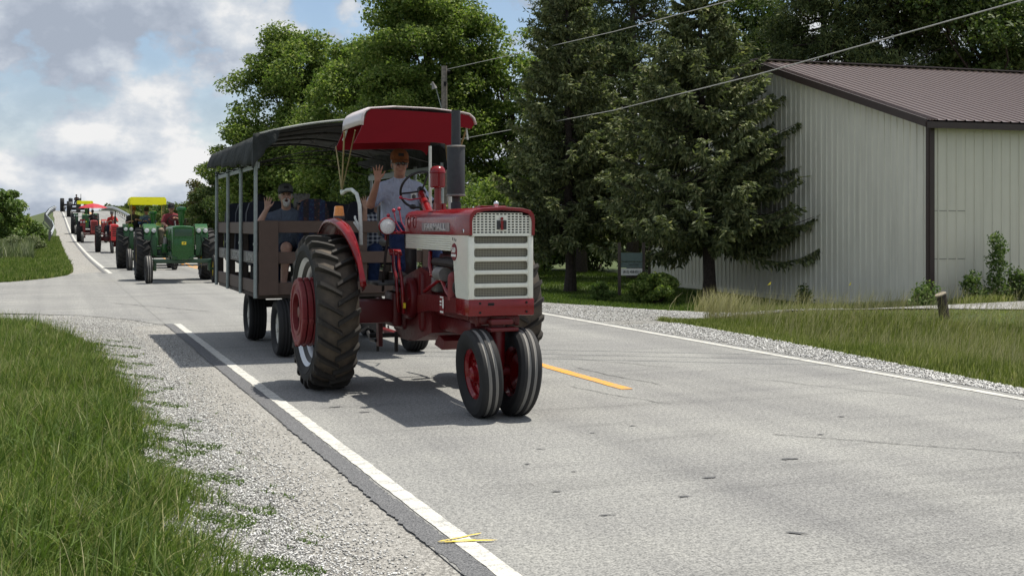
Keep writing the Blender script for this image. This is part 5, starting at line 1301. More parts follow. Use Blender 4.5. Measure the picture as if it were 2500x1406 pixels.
    roof = [(-.655, 2.68), (-.652, 2.74), (-.645, 2.79), (-.62, 2.83), (-.57, 2.86), (-.30, 2.885), (.10, 2.88), (.42, 2.85), (.50, 2.835), (.555, 2.79), (.58, 2.72)]
    V = []; F = []; ys4 = [-.135, -.02, .33, .68, .77]
    for j, y in enumerate(ys4):
        for (x, z) in roof: V.append((x, y, z - (.012 if j in (0, 4) else 0)))
    n = len(roof)
    for j in range(4):
        for i in range(n - 1):
            F.append((j * n + i, j * n + i + 1, (j + 1) * n + i + 1, (j + 1) * n + i))
    rf = MB().add(V, F).build('roof_cover', 'canopy_top', cn, angle=60); md = rf.modifiers.new('t', 'SOLIDIFY'); md.thickness = .014; md.offset = -1
    MB().box((-.06, .31, 2.80), (1.0, .82, .012)).build('lining', 'canopy_lining', cn)
    mb = MB()
    for y in (-.06, .70): mb.tube([(-.66, y, 2.56), (-.60, y, 2.74), (-.4, y, 2.79), (.35, y, 2.78), (.48, y, 2.70), (.50, y, 2.55)], .012, 6)
    mb.tube([(-.42, -.05, 2.70), (-.40, .70, 2.70)], .012, 6).tube([(.34, -.05, 2.70), (.32, .70, 2.70)], .012, 6).build('canopy_frame', 'white_post', cn)
    J = (-.70, .60, 2.02)
    MB().tube([(-.70, -.02, 2.62), (-.70, .30, 2.30), J], .0065, 6).tube([(-.705, .45, 2.64), J], .009, 6).tube([(-.735, .73, 2.50), (-.715, .68, 2.28), J], .0065, 6).build('canopy_brace', 'brass', cn)
    MB().tube([J, (-.70, .58, 1.99), (-.69, .40, 2.02), (-.68, .22, 2.02), (-.66, .08, 1.97), (-.65, .0, 1.86), (-.645, -.02, 1.68), (-.64, -.02, 1.45)], .020, 10).build('canopy_post', 'white_post', cn)
    MB().tube([(-.64, .02, 1.62), (-.66, .16, 1.72), (-.64, .24, 1.74)], .012, 6).tube([(-.62, .02, 1.56), (-.66, .20, 1.68)], .012, 6).build('post_bracket', 'white_post', cn)
    MB().tube([(.50, -.03, 2.68), (.44, .2, 2.30), (.42, .28, 2.10)], .010, 6).tube([(.42, .5, 2.68), (.42, .3, 2.10)], .010, 6).build('canopy_brace', 'brass', cn)
    MB().tube([(.42, .30, 2.12), (.42, .30, 1.3)], .022, 10).build('canopy_post', 'white_post', cn)
    MB().tube([(.02, -.28, 2.46), (.02, -.28, 1.80)], .016, 8).build('canopy_post', 'white_post', cn)
    return T
m, nt, b = new_mat('screen_grid'); v = coord(nt)
w1 = N(nt, 'ShaderNodeTexWave', wave_type='BANDS', bands_direction='X'); w2 = N(nt, 'ShaderNodeTexWave', wave_type='BANDS', bands_direction='Z')
for w in (w1, w2): w.inputs['Scale'].default_value = 22; nt.links.new(v, w.inputs['Vector'])
mx = N(nt, 'ShaderNodeMath', operation='MAXIMUM'); nt.links.new(w1.outputs['Fac'], mx.inputs[0]); nt.links.new(w2.outputs['Fac'], mx.inputs[1])
nt.links.new(mixc(nt, rampn(nt, mx.outputs[0], [(0.55, 0.0), (0.8, 1.0)]), (0.06, 0.057, 0.045), (0.27, 0.25, 0.19)), b.inputs['Base Color']); b.inputs['Roughness'].default_value = 0.7
simple('letter_silver', (0.55, 0.53, 0.52), 0.35, 0.3, 0.1)
simple('canopy_top', (0.72, 0.62, 0.62), 0.45, var=0.06, scale=3, coat=0.3)
hero_tractor()
simple('letter_dim', (0.36, 0.35, 0.33), 0.7, var=0.2, scale=20)
# ---------------------------------------------------------------- the people wagon
def wagon():
    G = thing('passenger_wagon', 'brown board passenger wagon with grey tarp roof, hitched behind the red tractor', 'wagon', (3.65, 15.45, 0))
    LEN, HW = 3.80, 1.20
    MB().rbox((0, LEN / 2 + .02, .755), (2 * HW - .04, LEN - .04, .05), .006).build('deck', 'stake_dark', G)
    def bd(c, d, name='board', mat='brown_board', par=G): return MB().rbox(c, d, .006, seg=1).build(name, mat, par)
    yf = .0
    for (z0, z1) in ((1.555, 1.705), (1.165, 1.315), (.775, .93)): bd((0, yf + .03, (z0 + z1) / 2), (2 * HW - .02, .035, z1 - z0), 'front_rail')
    for x in (-1.06, 1.06): bd((x, yf - .006, 1.24), (.24, .034, .935), 'front_upright')
    bd((.16, yf + .068, 1.24), (.11, .034, .93), 'front_upright')
    for s in (-1, 1):
        xs_ = s * (HW - .02)
        for j in range(3):
            y0, y1 = .06 + j * 1.255, .06 + (j + 1) * 1.255 - .02; ym = (y0 + y1) / 2; L = y1 - y0
            bd((xs_, ym, 1.615), (.035, L, .155), 'side_rail'); bd((xs_, ym, .870), (.035, L, .165), 'side_rail')
            g = bd((xs_ - s * .01, ym, 1.235), (.03, L, .15), 'lettered_rail', 'sign_board_grey')
            if s < 0:
                t = ('OX ', 'CRESCENT', 'LIONS')[2 - j]
                text_mesh(t, .15, .006, 'letter_dim', 'lettering', g, (xs_ - .010, ym, 1.235), (R(90), 0, R(-90)), True, 1.25 if len(t) < 7 else .95)
        for j in range(4):
            y = .02 + j * 1.255
            bd((s * (HW - .045), y + .035, 1.235), (.09, .045, .93), 'stake', 'stake_dark')
            MB().cyl((s * (HW + .02), y, .74), (s * (HW + .015), y, 2.47), .024, n=12).cyl((s * (HW + .02), y, 1.40), (s * (HW + .02), y, 1.43), .030, n=12).build('roof_post', 'galv', G)
        MB().box((s * (HW - .015), LEN / 2, 2.40), (.03, LEN, .075)).build('roof_rail', 'galv', G)
    for (z0, z1) in ((1.555, 1.705), (1.165, 1.315), (.775, .93)): bd((0, LEN, (z0 + z1) / 2), (2 * HW - .02, .035, z1 - z0), 'rear_rail')
    # --- tarp roof on bent bows
    ya, yb = -.42, LEN + .40
    def zt(x): return 2.755 + .205 * (1 - (abs(x) / 1.24) ** 1.6)
    xsn = np.linspace(-1.24, 1.24, 25); ysn = np.linspace(ya, yb, 24); V = []; F = []
    for j, y in enumerate(ysn):
        for x in xsn: V.append((x, y, zt(x) + .012 * math.sin(y * 5.0) * math.cos(x * 3) - .018 * abs(math.sin(y * 2.5 + .4))))
    n = len(xsn)
    for j in range(len(ysn) - 1):
        for i in range(n - 1): F.append((j * n + i, j * n + i + 1, (j + 1) * n + i + 1, (j + 1) * n + i))
    roof = MB().add(V, F).build('tarp_roof', 'tarp', G, angle=80)
    def flap(side):
        V = []; F = []; ysf = np.linspace(ya, yb, 44); m = 6
        for y in ysf:
            for k in range(m):
                t = k / (m - 1); fold = .022 * math.sin(y * 9) * t + .012 * math.sin(y * 23 + 1) * t
                drop = .375 - .035 * (y - ya) + .018 * math.sin(y * 6.1) + (.05 if y < ya + .25 else 0)
                V.append((side * (1.24 + .075 * math.sin(t * 1.6) + fold), y, 2.755 - drop * t))
        for j in range(len(ysf) - 1):
            for k in range(m - 1): F.append((j * m + k, j * m + k + 1, (j + 1) * m + k + 1, (j + 1) * m + k))
        f = MB().add(V, F).build('side_flap', 'tarp', roof, angle=80); md = f.modifiers.new('t', 'SOLIDIFY'); md.thickness = .004
    flap(-1); flap(1)
    for s in (-1, 1):   # gathered corner of the tarp at the front
        V = []; F = []; m = 7
        for i in range(9):
            u = i / 8
            for k in range(m):
                t = k / (m - 1); x = s * (1.32 - .34 * u); top = zt(1.24 - .34 * u) if u > 0 else 2.755
                V.append((x + s * .02 * math.sin(u * 14) * t, ya - .01 - .045 * math.sin(u * 11) * t, top - (.44 - .34 * u ** .7) * t))
        for i in range(8):
            for k in range(m - 1): F.append((i * m + k, i * m + k + 1, (i + 1) * m + k + 1, (i + 1) * m + k))
        f = MB().add(V, F).build('corner_flap', 'tarp', roof, angle=80); md = f.modifiers.new('t', 'SOLIDIFY'); md.thickness = .004
    MB().tube([(x, ya, zt(x) + .008) for x in xsn], .014, 6).build('front_hem', 'tarp_edge', roof)
    for j in range(4):
        y = .02 + j * 1.255
        MB().tube([(x, y, zt(x) - .045) for x in np.linspace(-1.21, 1.21, 15)], .016, 6).tube([(-1.18, y, 2.44), (-.6, y, 2.58), (0, y, 2.63), (.6, y, 2.58), (1.18, y, 2.44)], .007, 6).tube([(-.62, y, 2.58), (-.35, y, 2.86), (0, y, 2.63), (.35, y, 2.86), (.62, y, 2.58)], .005, 6).build('roof_bow', 'tarp_frame', G)
    for s in (-1, 1):
        mb = MB()
        for k in range(16):
            y = .1 + k * .24; mb.tube([(s * 1.30, y, 2.44), (s * 1.27, y + .05, 2.39 + .02 * (k % 3)), (s * 1.19, y + .03, 2.42)], .006, 5)
        stuff(mb.build('tie_cords', 'strap_black', roof))
    # scalloped lining hanging under the far side
    V = []; F = []
    for i in range(40):
        y = .05 + i * .097; V += [(1.0, y, 2.66), (1.02, y, 2.60 - .07 * abs(math.sin(i * .33)))]
    for i in range(39): F.append((2 * i, 2 * i + 1, 2 * i + 3, 2 * i + 2))
    MB().add(V, F).build('roof_valance', 'tarp', roof)
    # --- running gear
    mb = MB().box((-.38, LEN / 2, .66), (.09, LEN - .2, .13)).box((.38, LEN / 2, .66), (.09, LEN - .2, .13)).box((0, .10, .52), (1.55, .12, .10)).box((0, 2.42, .52), (1.55, .12, .10)).box((0, .10, .60), (.9, .14, .10)).box((0, 2.42, .60), (.9, .14, .10)).box((0, 1.26, .46), (.09, 2.5, .09))
    mb.build('chassis', 'wagon_steel', G)
    MB().box((0, -.72, .45), (.08, 1.5, .08)).box((0, -1.42, .455), (.11, .14, .11)).build('tongue', 'wagon_steel', G)
    MB().tube([(-.12, -1.35, .46), (-.20, -1.1, .36), (-.10, -.8, .40), (-.02, -.6, .45)], .012, 6).tube([(.12, -1.35, .46), (.20, -1.1, .36), (.05, -.8, .42)], .012, 6).build('safety_chain', 'dark_metal', G)
    ty = rib_tyre_mesh('tyre', .365, .25, .215, 'tyre_black', ribs=5)
    for (x, y) in ((-.85, .06), (.85, .06), (-.85, 2.42), (.85, 2.42)):
        s = 1 if x > 0 else -1
        m = MB().lathe([(-.085, .222), (-.09, .238), (-.07, .235), (-.05, .20), (.05, .20), (.07, .235), (.09, .238), (.085, .222), (.05, .185), (-.05, .185)], n=32, closed=True)
        m.lathe([(s * .06, .205), (s * .045, .15), (s * .06, .10), (s * .075, .06), (s * .10, .05), (s * .11, .0)], n=26)
        for a in range(0, 360, 60): m.cyl((s * .03, .09 * math.cos(R(a)), .09 * math.sin(R(a))), (s * .055, .09 * math.cos(R(a)), .09 * math.sin(R(a))), .011, n=7)
        w = m.build('wheel', 'wagon_rim', G); w.location = (x, y, .362); link('tyre', ty, w)
    # --- bus seats, some facing back
    def seat(x, y, face, mat, wd=.78, top=1.95):
        c = MB().rbox((0, face * .02, 1.17), (wd, .44, .12), .04).build('bench_seat', 'seat_navy', G); c.location = (x, y, 0)
        bk = MB(); 
        outl = [(-wd / 2, 1.20), (-wd / 2 + .02, top - .16), (-wd / 2 + .06, top - .03), (-wd / 2 + .12, top), (wd / 2 - .12, top), (wd / 2 - .06, top - .03), (wd / 2 - .02, top - .16), (wd / 2, 1.20)]
        b2 = bk.prism(outl, -.05, .05, 'y').build('seat_back', mat, c, angle=25); b2.location = (0, -face * .26, 0)
        for sx in (-1, 1): MB().box((sx * (wd / 2 - .08), 0, .95), (.04, .30, .34)).build('seat_leg', 'dark_metal', c)
    seat(-.42, .62, 1, 'seat_pattern', .42, 1.99)
    seat(-.80, 1.12, -1, 'seat_navy', .70, 1.98); seat(.62, 1.10, -1, 'seat_navy', .78, 1.98)
    seat(-.78, 2.10, -1, 'seat_navy', .74, 1.98); seat(.10, 2.20, -1, 'seat_navy', .70, 2.0)
    seat(-.78, 3.20, -1, 'seat_navy', .74, 1.98); seat(.62, 3.20, -1, 'seat_navy', .74, 1.98)
    return G
wagon()
# ---------------------------------------------------------------- people, grown as one skin from a smooth distance field
def surface_net(Fd, org, h):
    """vertices and quads of the zero surface of a sampled field"""
    nx, ny, nz = Fd.shape; S = Fd < 0
    acc = np.zeros((nx - 1, ny - 1, nz - 1, 3)); cnt = np.zeros((nx - 1, ny - 1, nz - 1)); quadsL = []
    for ax in range(3):
        sl0 = [slice(None)] * 3; sl1 = [slice(None)] * 3; sl0[ax] = slice(0, -1); sl1[ax] = slice(1, None)
        A, B = Fd[tuple(sl0)], Fd[tuple(sl1)]; cr = (A < 0) != (B < 0)
        I = np.argwhere(cr); 
        if not len(I): continue
        a = A[cr]; b = B[cr]; t = a / (a - b); P = I.astype(float); P[:, ax] += t
        o1, o2 = [k for k in range(3) if k != ax]
        for d1 in (-1, 0):
            for d2 in (-1, 0):
                J = I.copy(); J[:, o1] += d1; J[:, o2] += d2
                ok = ((J >= 0).all(1)) & (J[:, 0] < nx - 1) & (J[:, 1] < ny - 1) & (J[:, 2] < nz - 1)
                Jk = J[ok]; np.add.at(acc, (Jk[:, 0], Jk[:, 1], Jk[:, 2]), P[ok]); np.add.at(cnt, (Jk[:, 0], Jk[:, 1], Jk[:, 2]), 1)
        ok = (I[:, o1] > 0) & (I[:, o2] > 0) & (I[:, o1] < Fd.shape[o1] - 1) & (I[:, o2] < Fd.shape[o2] - 1); Ik = I[ok]
        Q = []
        for (d1, d2) in ((-1, -1), (0, -1), (0, 0), (-1, 0)):
            J = Ik.copy(); J[:, o1] += d1; J[:, o2] += d2; Q.append((J[:, 0] * (ny - 1) + J[:, 1]) * (nz - 1) + J[:, 2])
        Q = np.stack(Q, 1); flip = (a[ok] < 0) if ax != 1 else ~(a[ok] < 0)
        Q[~flip] = Q[~flip][:, ::-1]; quadsL.append(Q)
    c = cnt.ravel(); used = c > 0; idx = -np.ones(len(c), np.int64); idx[used] = np.arange(used.sum())
    V = acc.reshape(-1, 3)[used] / c[used][:, None] * h + org
    return V, idx[np.concatenate(quadsL)]
class Field:
    """signed distances of rounded cones and ellipsoids, blended smoothly"""
    def __init__(s): s.p = []
    def cone(s, a, b, r0, r1=None, k=.03): s.p.append(('c', np.array(a, float), np.array(b, float), r0, r0 if r1 is None else r1, k)); return s
    def ell(s, c, r, M=None, k=.03): s.p.append(('e', np.array(c, float), np.array(r, float), np.eye(3) if M is None else np.array(M, float), None, k)); return s
    def grow(s, d):
        f = Field()
        for q in s.p:
            if q[0] == 'c': f.p.append(('c', q[1], q[2], q[3] + d, q[4] + d, q[5]))
            else: f.p.append(('e', q[1], q[2] + d, q[3], None, q[5]))
        return f
    def mesh(s, name, mat, h, smooth=2):
        lo = np.full(3, 1e9); hi = -lo
        for q in s.p:
            if q[0] == 'c': r = max(q[3], q[4]); lo = np.minimum(lo, np.minimum(q[1], q[2]) - r); hi = np.maximum(hi, np.maximum(q[1], q[2]) + r)
            else: r = q[2].max(); lo = np.minimum(lo, q[1] - r); hi = np.maximum(hi, q[1] + r)
        lo -= 3 * h; hi += 3 * h; n = np.ceil((hi - lo) / h).astype(int) + 1
        Fd = np.full(tuple(n), .2)
        for q in s.p:
            k = q[5]; m = k + 2 * h
            if q[0] == 'c': r = max(q[3], q[4]); a, b = np.minimum(q[1], q[2]) - r - m, np.maximum(q[1], q[2]) + r + m
            else: r = q[2].max(); a, b = q[1] - r - m, q[1] + r + m
            i0 = np.maximum(0, ((a - lo) / h).astype(int)); i1 = np.minimum(n, ((b - lo) / h).astype(int) + 2)
            X = [lo[d] + h * np.arange(i0[d], i1[d]) for d in range(3)]
            P = np.stack(np.meshgrid(*X, indexing='ij'), -1)
            if q[0] == 'c':
                ab = q[2] - q[1]; L = max(1e-9, ab @ ab); t = np.clip(((P - q[1]) @ ab) / L, 0, 1)
                d = np.linalg.norm(P - q[1] - t[..., None] * ab, axis=-1) - (q[3] + (q[4] - q[3]) * t)
            else:
                u = (P - q[1]) @ q[3]; e = np.linalg.norm(u / q[2], axis=-1); d = (e - 1) * q[2].min() * .9 + 0 * e
            sl = tuple(slice(i0[d_], i1[d_]) for d_ in range(3)); cur = Fd[sl]
            hh = np.clip(.5 + .5 * (cur - d) / k, 0, 1); Fd[sl] = cur * (1 - hh) + d * hh - k * hh * (1 - hh)
        V, Q = surface_net(Fd, lo, h)
        me = npmesh(name, V, Q.astype(np.int32), None, mat, True); return me
def frame(fwd, up=(0, 0, 1)):
    f = Vector(fwd).normalized(); u = Vector(up); r = f.cross(u).normalized(); u = r.cross(f).normalized()
    return r, f, u       # right-hand side of the person, forward, up
def person(label, J, wear, h=.009, face=(0, -1, 0), headup=(0, 0, 1), group=None, build=1.0, skin='skin', hands=True):
    """J: world joints. wear: garments. One skin mesh; clothes, hair and glasses are its children."""
    V = lambda k: Vector(J[k]); b = build
    base = Vector((V('pelvis').x, V('pelvis').y, min(V('pelvis').z, V('ank_r').z if 'ank_r' in J else V('pelvis').z)))
    W = {k: np.array(Vector(v) - base) for k, v in J.items() if not k.startswith('hand') and isinstance(v, (tuple, list, Vector)) and len(v) == 3}
    B = Field(); up = Vector(W['neck'] - W['pelvis']).normalized(); sh = Vector(W['sh_l'] - W['sh_r']).normalized(); fw = up.cross(sh).normalized()
    M = np.array([sh, fw, up]).T
    pel, nk = W['pelvis'], W['neck']; T = Field()
    T.ell(pel + np.array(up) * .02, (.175 * b, .14 * b, .13), M, .06)
    T.ell(pel + (nk - pel) * .34 - 0 * np.array(fw), (.178 * b, .150 * b, .17), M, .07)
    T.ell(pel + (nk - pel) * .70, (.180 * b, .125 * b, .18), M, .06)
    T.cone(W['sh_r'] * .8 + nk * .2 - np.array(up) * .035, W['sh_l'] * .8 + nk * .2 - np.array(up) * .035, .066 * b, k=.05)
    for s in 'rl': T.cone(nk - np.array(up) * .01, W['sh_' + s] - np.array(up) * .02, .058, .058 * b, .05)
    for q in T.p: B.p.append(q)
    for s in 'rl':
        B.cone(W['sh_' + s], W['el_' + s], .052 * b, .041 * b, .025); B.cone(W['el_' + s], W['wr_' + s], .042 * b, .029, .02)
        if 'knee_' + s in W:
            B.cone(W['hip_' + s], W['knee_' + s], .085 * b, .058 * b, .03); B.cone(W['knee_' + s], W['ank_' + s], .056 * b, .040, .02)
            ft = Vector(W['ank_' + s]); B.cone(ft + Vector((0, .03, -.03)), ft + Vector((0, -.15, -.045)), .038, .032, .02)
    # head
    r_, f_, u_ = frame(face, headup); hd = Vector(W['head']); HM = np.array([r_, f_, u_]).T
    HS = 1.08
    hp = lambda x, y, z: np.array(hd + (r_ * x + f_ * y + u_ * z) * HS)
    B.cone(nk - np.array(up) * .03, hp(0, -.015, -.06), .060 * b ** .5, .056, .02)
    B.ell(hp(0, -.012, .03), (.077, .096, .098), HM, .02); B.ell(hp(0, .022, -.045), (.062, .066, .074), HM, .03); B.ell(hp(0, .045, -.088), (.036, .034, .028), HM, .03)
    B.cone(hp(0, .088, .012), hp(0, .108, -.024), .008, .0135, .012)
    for s in (-1, 1): B.ell(hp(s * .078, -.012, -.004), (.010, .020, .030), HM, .008); B.ell(hp(s * .034, .072, -.026), (.024, .022, .022), HM, .02); B.cone(hp(s * .014, .084, .036), hp(s * .046, .072, .036), .010, .008, .012)
    B.cone(hp(-.018, .088, -.058), hp(.018, .088, -.058), .008, .008, .008)
    # hands
    for s in 'rl':
        wr = Vector(W['wr_' + s]); spec = J.get('hand_' + s, ('grip', None, None))
        d = Vector(spec[1]).normalized() if spec[1] else (wr - Vector(W['el_' + s])).normalized()
        th = Vector(spec[2]) if spec[2] else Vector((1 if s == 'r' else -1, 0, .3)); th = (th - d * th.dot(d)).normalized(); pn = d.cross(th)
        if (pn.dot(Vector((0, -1, 0))) < 0): pn = -pn
        hpnt = lambda a, t, n_: np.array(wr + d * a + th * t + pn * n_)
        g = .085
        for k, (t, L) in enumerate(((.030, .072), (.011, .082), (-.010, .076), (-.030, .058))):
            B.cone(hpnt(0, t * .45, 0), hpnt(g, t * 1.05, 0), .017, .012, .014)
            if spec[0] == 'open':
                sp = t * 1.05; t2 = sp + (t * .95) * .75
                B.cone(hpnt(g, sp, 0), hpnt(g + L * .55, (sp + t2) / 2, .006), .0098, .0088, .006); B.cone(hpnt(g + L * .55, (sp + t2) / 2, .006), hpnt(g + L, t2, .016), .0088, .0072, .006)
            else:
                B.cone(hpnt(g, t, 0), hpnt(g + .030, t, .030), .0105, .0095, .006); B.cone(hpnt(g + .030, t, .030), hpnt(g + .004, t, .055), .0095, .0088, .006); B.cone(hpnt(g + .004, t, .055), hpnt(g - .025, t, .045), .0088, .008, .006)
        if spec[0] == 'open': B.cone(hpnt(.022, .022, .004), hpnt(.060, .058, .010), .015, .0115, .010); B.cone(hpnt(.060, .058, .010), hpnt(.098, .078, .012), .0105, .0082, .006)
        else: B.cone(hpnt(.022, .022, .010), hpnt(.062, .040, .028), .015, .0115, .010); B.cone(hpnt(.062, .040, .028), hpnt(.088, .018, .048), .0105, .0085, .006)
    o = link('person', B.mesh('person', skin, h)); o.location = base; tag(o, label, 'person', group)
    # clothes
    S = T.grow(.012 + .004)
    for s in 'rl':
        e = W['sh_' + s] + (W['el_' + s] - W['sh_' + s]) * wear.get('sleeve', .72)
        S.cone(W['sh_' + s], e, .064 * b, .062 * b, .03)
        if wear.get('sleeve', .72) >= 1: S.cone(W['el_' + s], W['el_' + s] + (W['wr_' + s] - W['el_' + s]) * .85, .056 * b, .044, .02)
    so = link('shirt', S.mesh('shirt', wear['shirt'], max(h, .010)), o)
    if 'knee_r' in W:
        Pn = Field(); Pn.ell(pel - np.array(up) * .01, (.188 * b, .155 * b, .125), M, .05)
        for s in 'rl':
            sl = wear.get('leg', 1.0); Pn.cone(W['hip_' + s], W['knee_' + s] if sl >= 1 else W['hip_' + s] + (W['knee_' + s] - W['hip_' + s]) * .85, .100 * b, .078 * b, .04)
            if sl >= 1: Pn.cone(W['knee_' + s], W['knee_' + s] + (W['ank_' + s] - W['knee_' + s]) * .92, .076 * b, .062 * b, .03)
        link('trousers' if wear.get('leg', 1.0) >= 1 else 'shorts', Pn.mesh('trousers', wear['pants'], max(h, .012)), o)
        for s in 'rl':
            ft = Vector(W['ank_' + s]); link('shoe', Field().cone(ft + Vector((0, .035, -.035)), ft + Vector((0, -.16, -.05)), .048, .042, .02).mesh('shoe', 'shoe', max(h, .012)), o)
    MH = Matrix((r_, f_, u_)).transposed()
    def hb(mb_pts): return [tuple(hd + (r_ * x + f_ * y + (z + .022) * u_) * HS) for (x, y, z) in mb_pts]
    if wear.get('cap'):
        cm = MB(); n = 20; rows = [(.012, .094, .112), (.045, .095, .113), (.080, .086, .102), (.108, .062, .072), (.122, .030, .036), (.126, .004, .004)]; V_ = []
        for (z, rx, ry) in rows: V_ += hb([(rx * math.cos(t), -.012 + ry * math.sin(t), z + .018) for t in (2 * math.pi * k / n for k in range(n))])
        F_ = [(i * n + k, i * n + (k + 1) % n, (i + 1) * n + (k + 1) % n, (i + 1) * n + k) for i in range(len(rows) - 1) for k in range(n)]
        cp = cm.add(V_, F_).build('cap', wear['cap'], o, angle=70)
        V_ = []; F_ = []
        for j, (rr, dz) in enumerate(((.0, .030), (.5, .028), (1.0, .016))):
            for i in range(9):
                a = R(20 + 140 * i / 8); ex = rr * .070 * math.sin(a) ** .7
                V_ += hb([(.093 * math.cos(a), -.012 + .110 * math.sin(a) + ex, dz - .020 * abs(math.cos(a)) * rr)])
        for j in range(2):
            for i in range(8): F_.append((j * 9 + i, j * 9 + i + 1, (j + 1) * 9 + i + 1, (j + 1) * 9 + i))
        br = MB().add(V_, F_).build('brim', wear.get('brim', wear['cap']), cp, angle=80); md = br.modifiers.new('t', 'SOLIDIFY'); md.thickness = .006
        if wear.get('badge'): MB().add(hb([(-.030, .104, .066), (.030, .104, .066), (.026, .094, .096), (-.026, .094, .096)]), [(0, 1, 2, 3)]).build('cap_badge', wear['badge'], cp)
    if wear.get('hair'):
        Hf = Field(); long_ = wear.get('curly', False)
        Hf.ell(hp(0, -.028, .045), (.088, .100, .098) if not long_ else (.098, .108, .105), HM, .02)
        for s in (-1, 1): Hf.ell(hp(s * .068, -.034, -.004), (.016, .040, .040) if not long_ else (.035, .070, .075), HM, .02)
        Hf.ell(hp(0, -.085, -.02), (.070, .030, .06), HM, .02)
        if long_:
            for k in range(14):
                a = 6.28 * k / 14; Hf.ell(hp(.085 * math.cos(a), -.02 + .075 * math.sin(a), .095 + .02 * (k % 2)), (.03, .03, .028), HM, .012)
        # the face stays free: hair only behind the brow
        me = Hf.mesh('hair', wear['hair'], max(h, .010)); link('hair', me, o)
    if wear.get('beard'):
        Bf = Field(); Bf.ell(hp(0, .068, -.098), (.040, .036, .050), HM, .02); Bf.cone(hp(-.036, .076, -.060), hp(-.014, .100, -.040), .010, .011, .01); Bf.cone(hp(.036, .076, -.060), hp(.014, .100, -.040), .010, .011, .01)
        Bf.cone(hp(-.038, .072, -.060), hp(-.026, .076, -.095), .011, .014, .01); Bf.cone(hp(.038, .072, -.060), hp(.026, .076, -.095), .011, .014, .01)
        link('beard', Bf.mesh('beard', wear['beard'], min(h, .008)), o)
    if wear.get('mouth'): MB().ball(hp(0, .094, -.066), .020, sc=(1, .6, .75), rot=MH).build('mouth', 'mouth_dark', o)
    else: MB().tube([Vector(hp(-.022, .090, -.056)), Vector(hp(0, .099, -.062)), Vector(hp(.022, .090, -.056))], .0035, 6).build('mouth', 'lip', o)
    if wear.get('glasses'):
        g = MB()
        for s in (-1, 1): g.rbox(hp(s * .033, .104, .018), (.058, .012, .042), .012, MH); g.tube([Vector(hp(s * .060, .100, .026)), Vector(hp(s * .083, .03, .024)), Vector(hp(s * .082, -.02, .012))], .004, 5)
        g.rbox(hp(0, .108, .026), (.020, .006, .008), .002, MH); g.build('sunglasses' if wear['glasses'] == 'sunglass' else 'glasses', wear['glasses'], o)
    else:
        for s in (-1, 1): MB().ball(hp(s * .031, .086, .014), .0095, 8, 6, sc=(1.4, .7, .8)).build('eye', 'grip_black', o)
    return o

person('man in blue-grey tee and orange cap driving the red tractor, waving', dict(
    pelvis=(3.63, 13.06, 1.60), neck=(3.60, 12.98, 2.115), head=(3.585, 12.93, 2.305),
    sh_r=(3.415, 13.00, 2.045), sh_l=(3.80, 12.98, 2.045), el_r=(3.255, 12.90, 1.875), wr_r=(3.285, 12.72, 2.125), hand_r=('open', (-.03, -.12, 1), (1, 0, .1)),
    el_l=(3.97, 12.82, 1.80), wr_l=(3.88, 12.56, 1.86), hand_l=('grip', (-.2, -1, .1), (-1, 0, .6)),
    hip_r=(3.53, 13.0, 1.58), hip_l=(3.74, 13.0, 1.58), knee_r=(3.45, 12.60, 1.60), knee_l=(3.86, 12.60, 1.60), ank_r=(3.47, 12.52, 1.165), ank_l=(3.90, 12.50, 1.165)),
    dict(shirt='tee_blue_grey', sleeve=.80, pants='denim', cap='cap_orange', brim='cap_orange', badge='cap_dark', glasses='sunglass', hair='hair_grey'), .0085, face=(-.12, -1, -.05), build=1.12)
person('bearded man in slate tee and grey cap laughing and waving in the wagon', dict(
    pelvis=(3.02, 16.42, 1.28), neck=(2.97, 16.30, 1.825), head=(2.945, 16.22, 2.03),
    sh_r=(2.755, 16.30, 1.735), sh_l=(3.18, 16.32, 1.735), el_r=(2.555, 16.12, 1.62), wr_r=(2.665, 16.02, 1.86), hand_r=('open', (.08, -.12, 1), (1, 0, .1)),
    el_l=(3.26, 16.18, 1.50), wr_l=(3.12, 15.98, 1.42), hand_l=('grip', (-.4, -1, -.1), (-1, 0, .5)),
    hip_r=(2.92, 16.38, 1.28), hip_l=(3.14, 16.38, 1.28), knee_r=(2.90, 15.92, 1.36), knee_l=(3.14, 15.92, 1.34), ank_r=(2.86, 15.90, .90), ank_l=(3.16, 15.90, .90)),
    dict(shirt='tee_slate', sleeve=.82, pants='shorts_navy', leg=.8, cap='cap_grey', brim='cap_dark', badge='cap_dark', hair='hair_white', beard='hair_white', mouth=True), .009, face=(-.10, -1, .10), build=1.22, skin='skin_pale')
person('grey haired woman in glasses half hidden behind the patterned wagon seat', dict(
    pelvis=(3.42, 17.35, 1.24), neck=(3.38, 17.30, 1.72), head=(3.355, 17.25, 1.945),
    sh_r=(3.22, 17.30, 1.65), sh_l=(3.54, 17.30, 1.65), el_r=(3.16, 17.12, 1.42), wr_r=(3.24, 16.92, 1.34), el_l=(3.60, 17.12, 1.42), wr_l=(3.50, 16.92, 1.34),
    hip_r=(3.33, 17.3, 1.24), hip_l=(3.51, 17.3, 1.24), knee_r=(3.33, 16.9, 1.28), knee_l=(3.51, 16.9, 1.28), ank_r=(3.33, 16.88, .90), ank_l=(3.51, 16.88, .90)),
    dict(shirt='top_purple', sleeve=.8, pants='denim', hair='hair_grey', curly=True, glasses='sunglass'), .010, face=(-.05, -1, -.1), build=.95, skin='skin_pale')
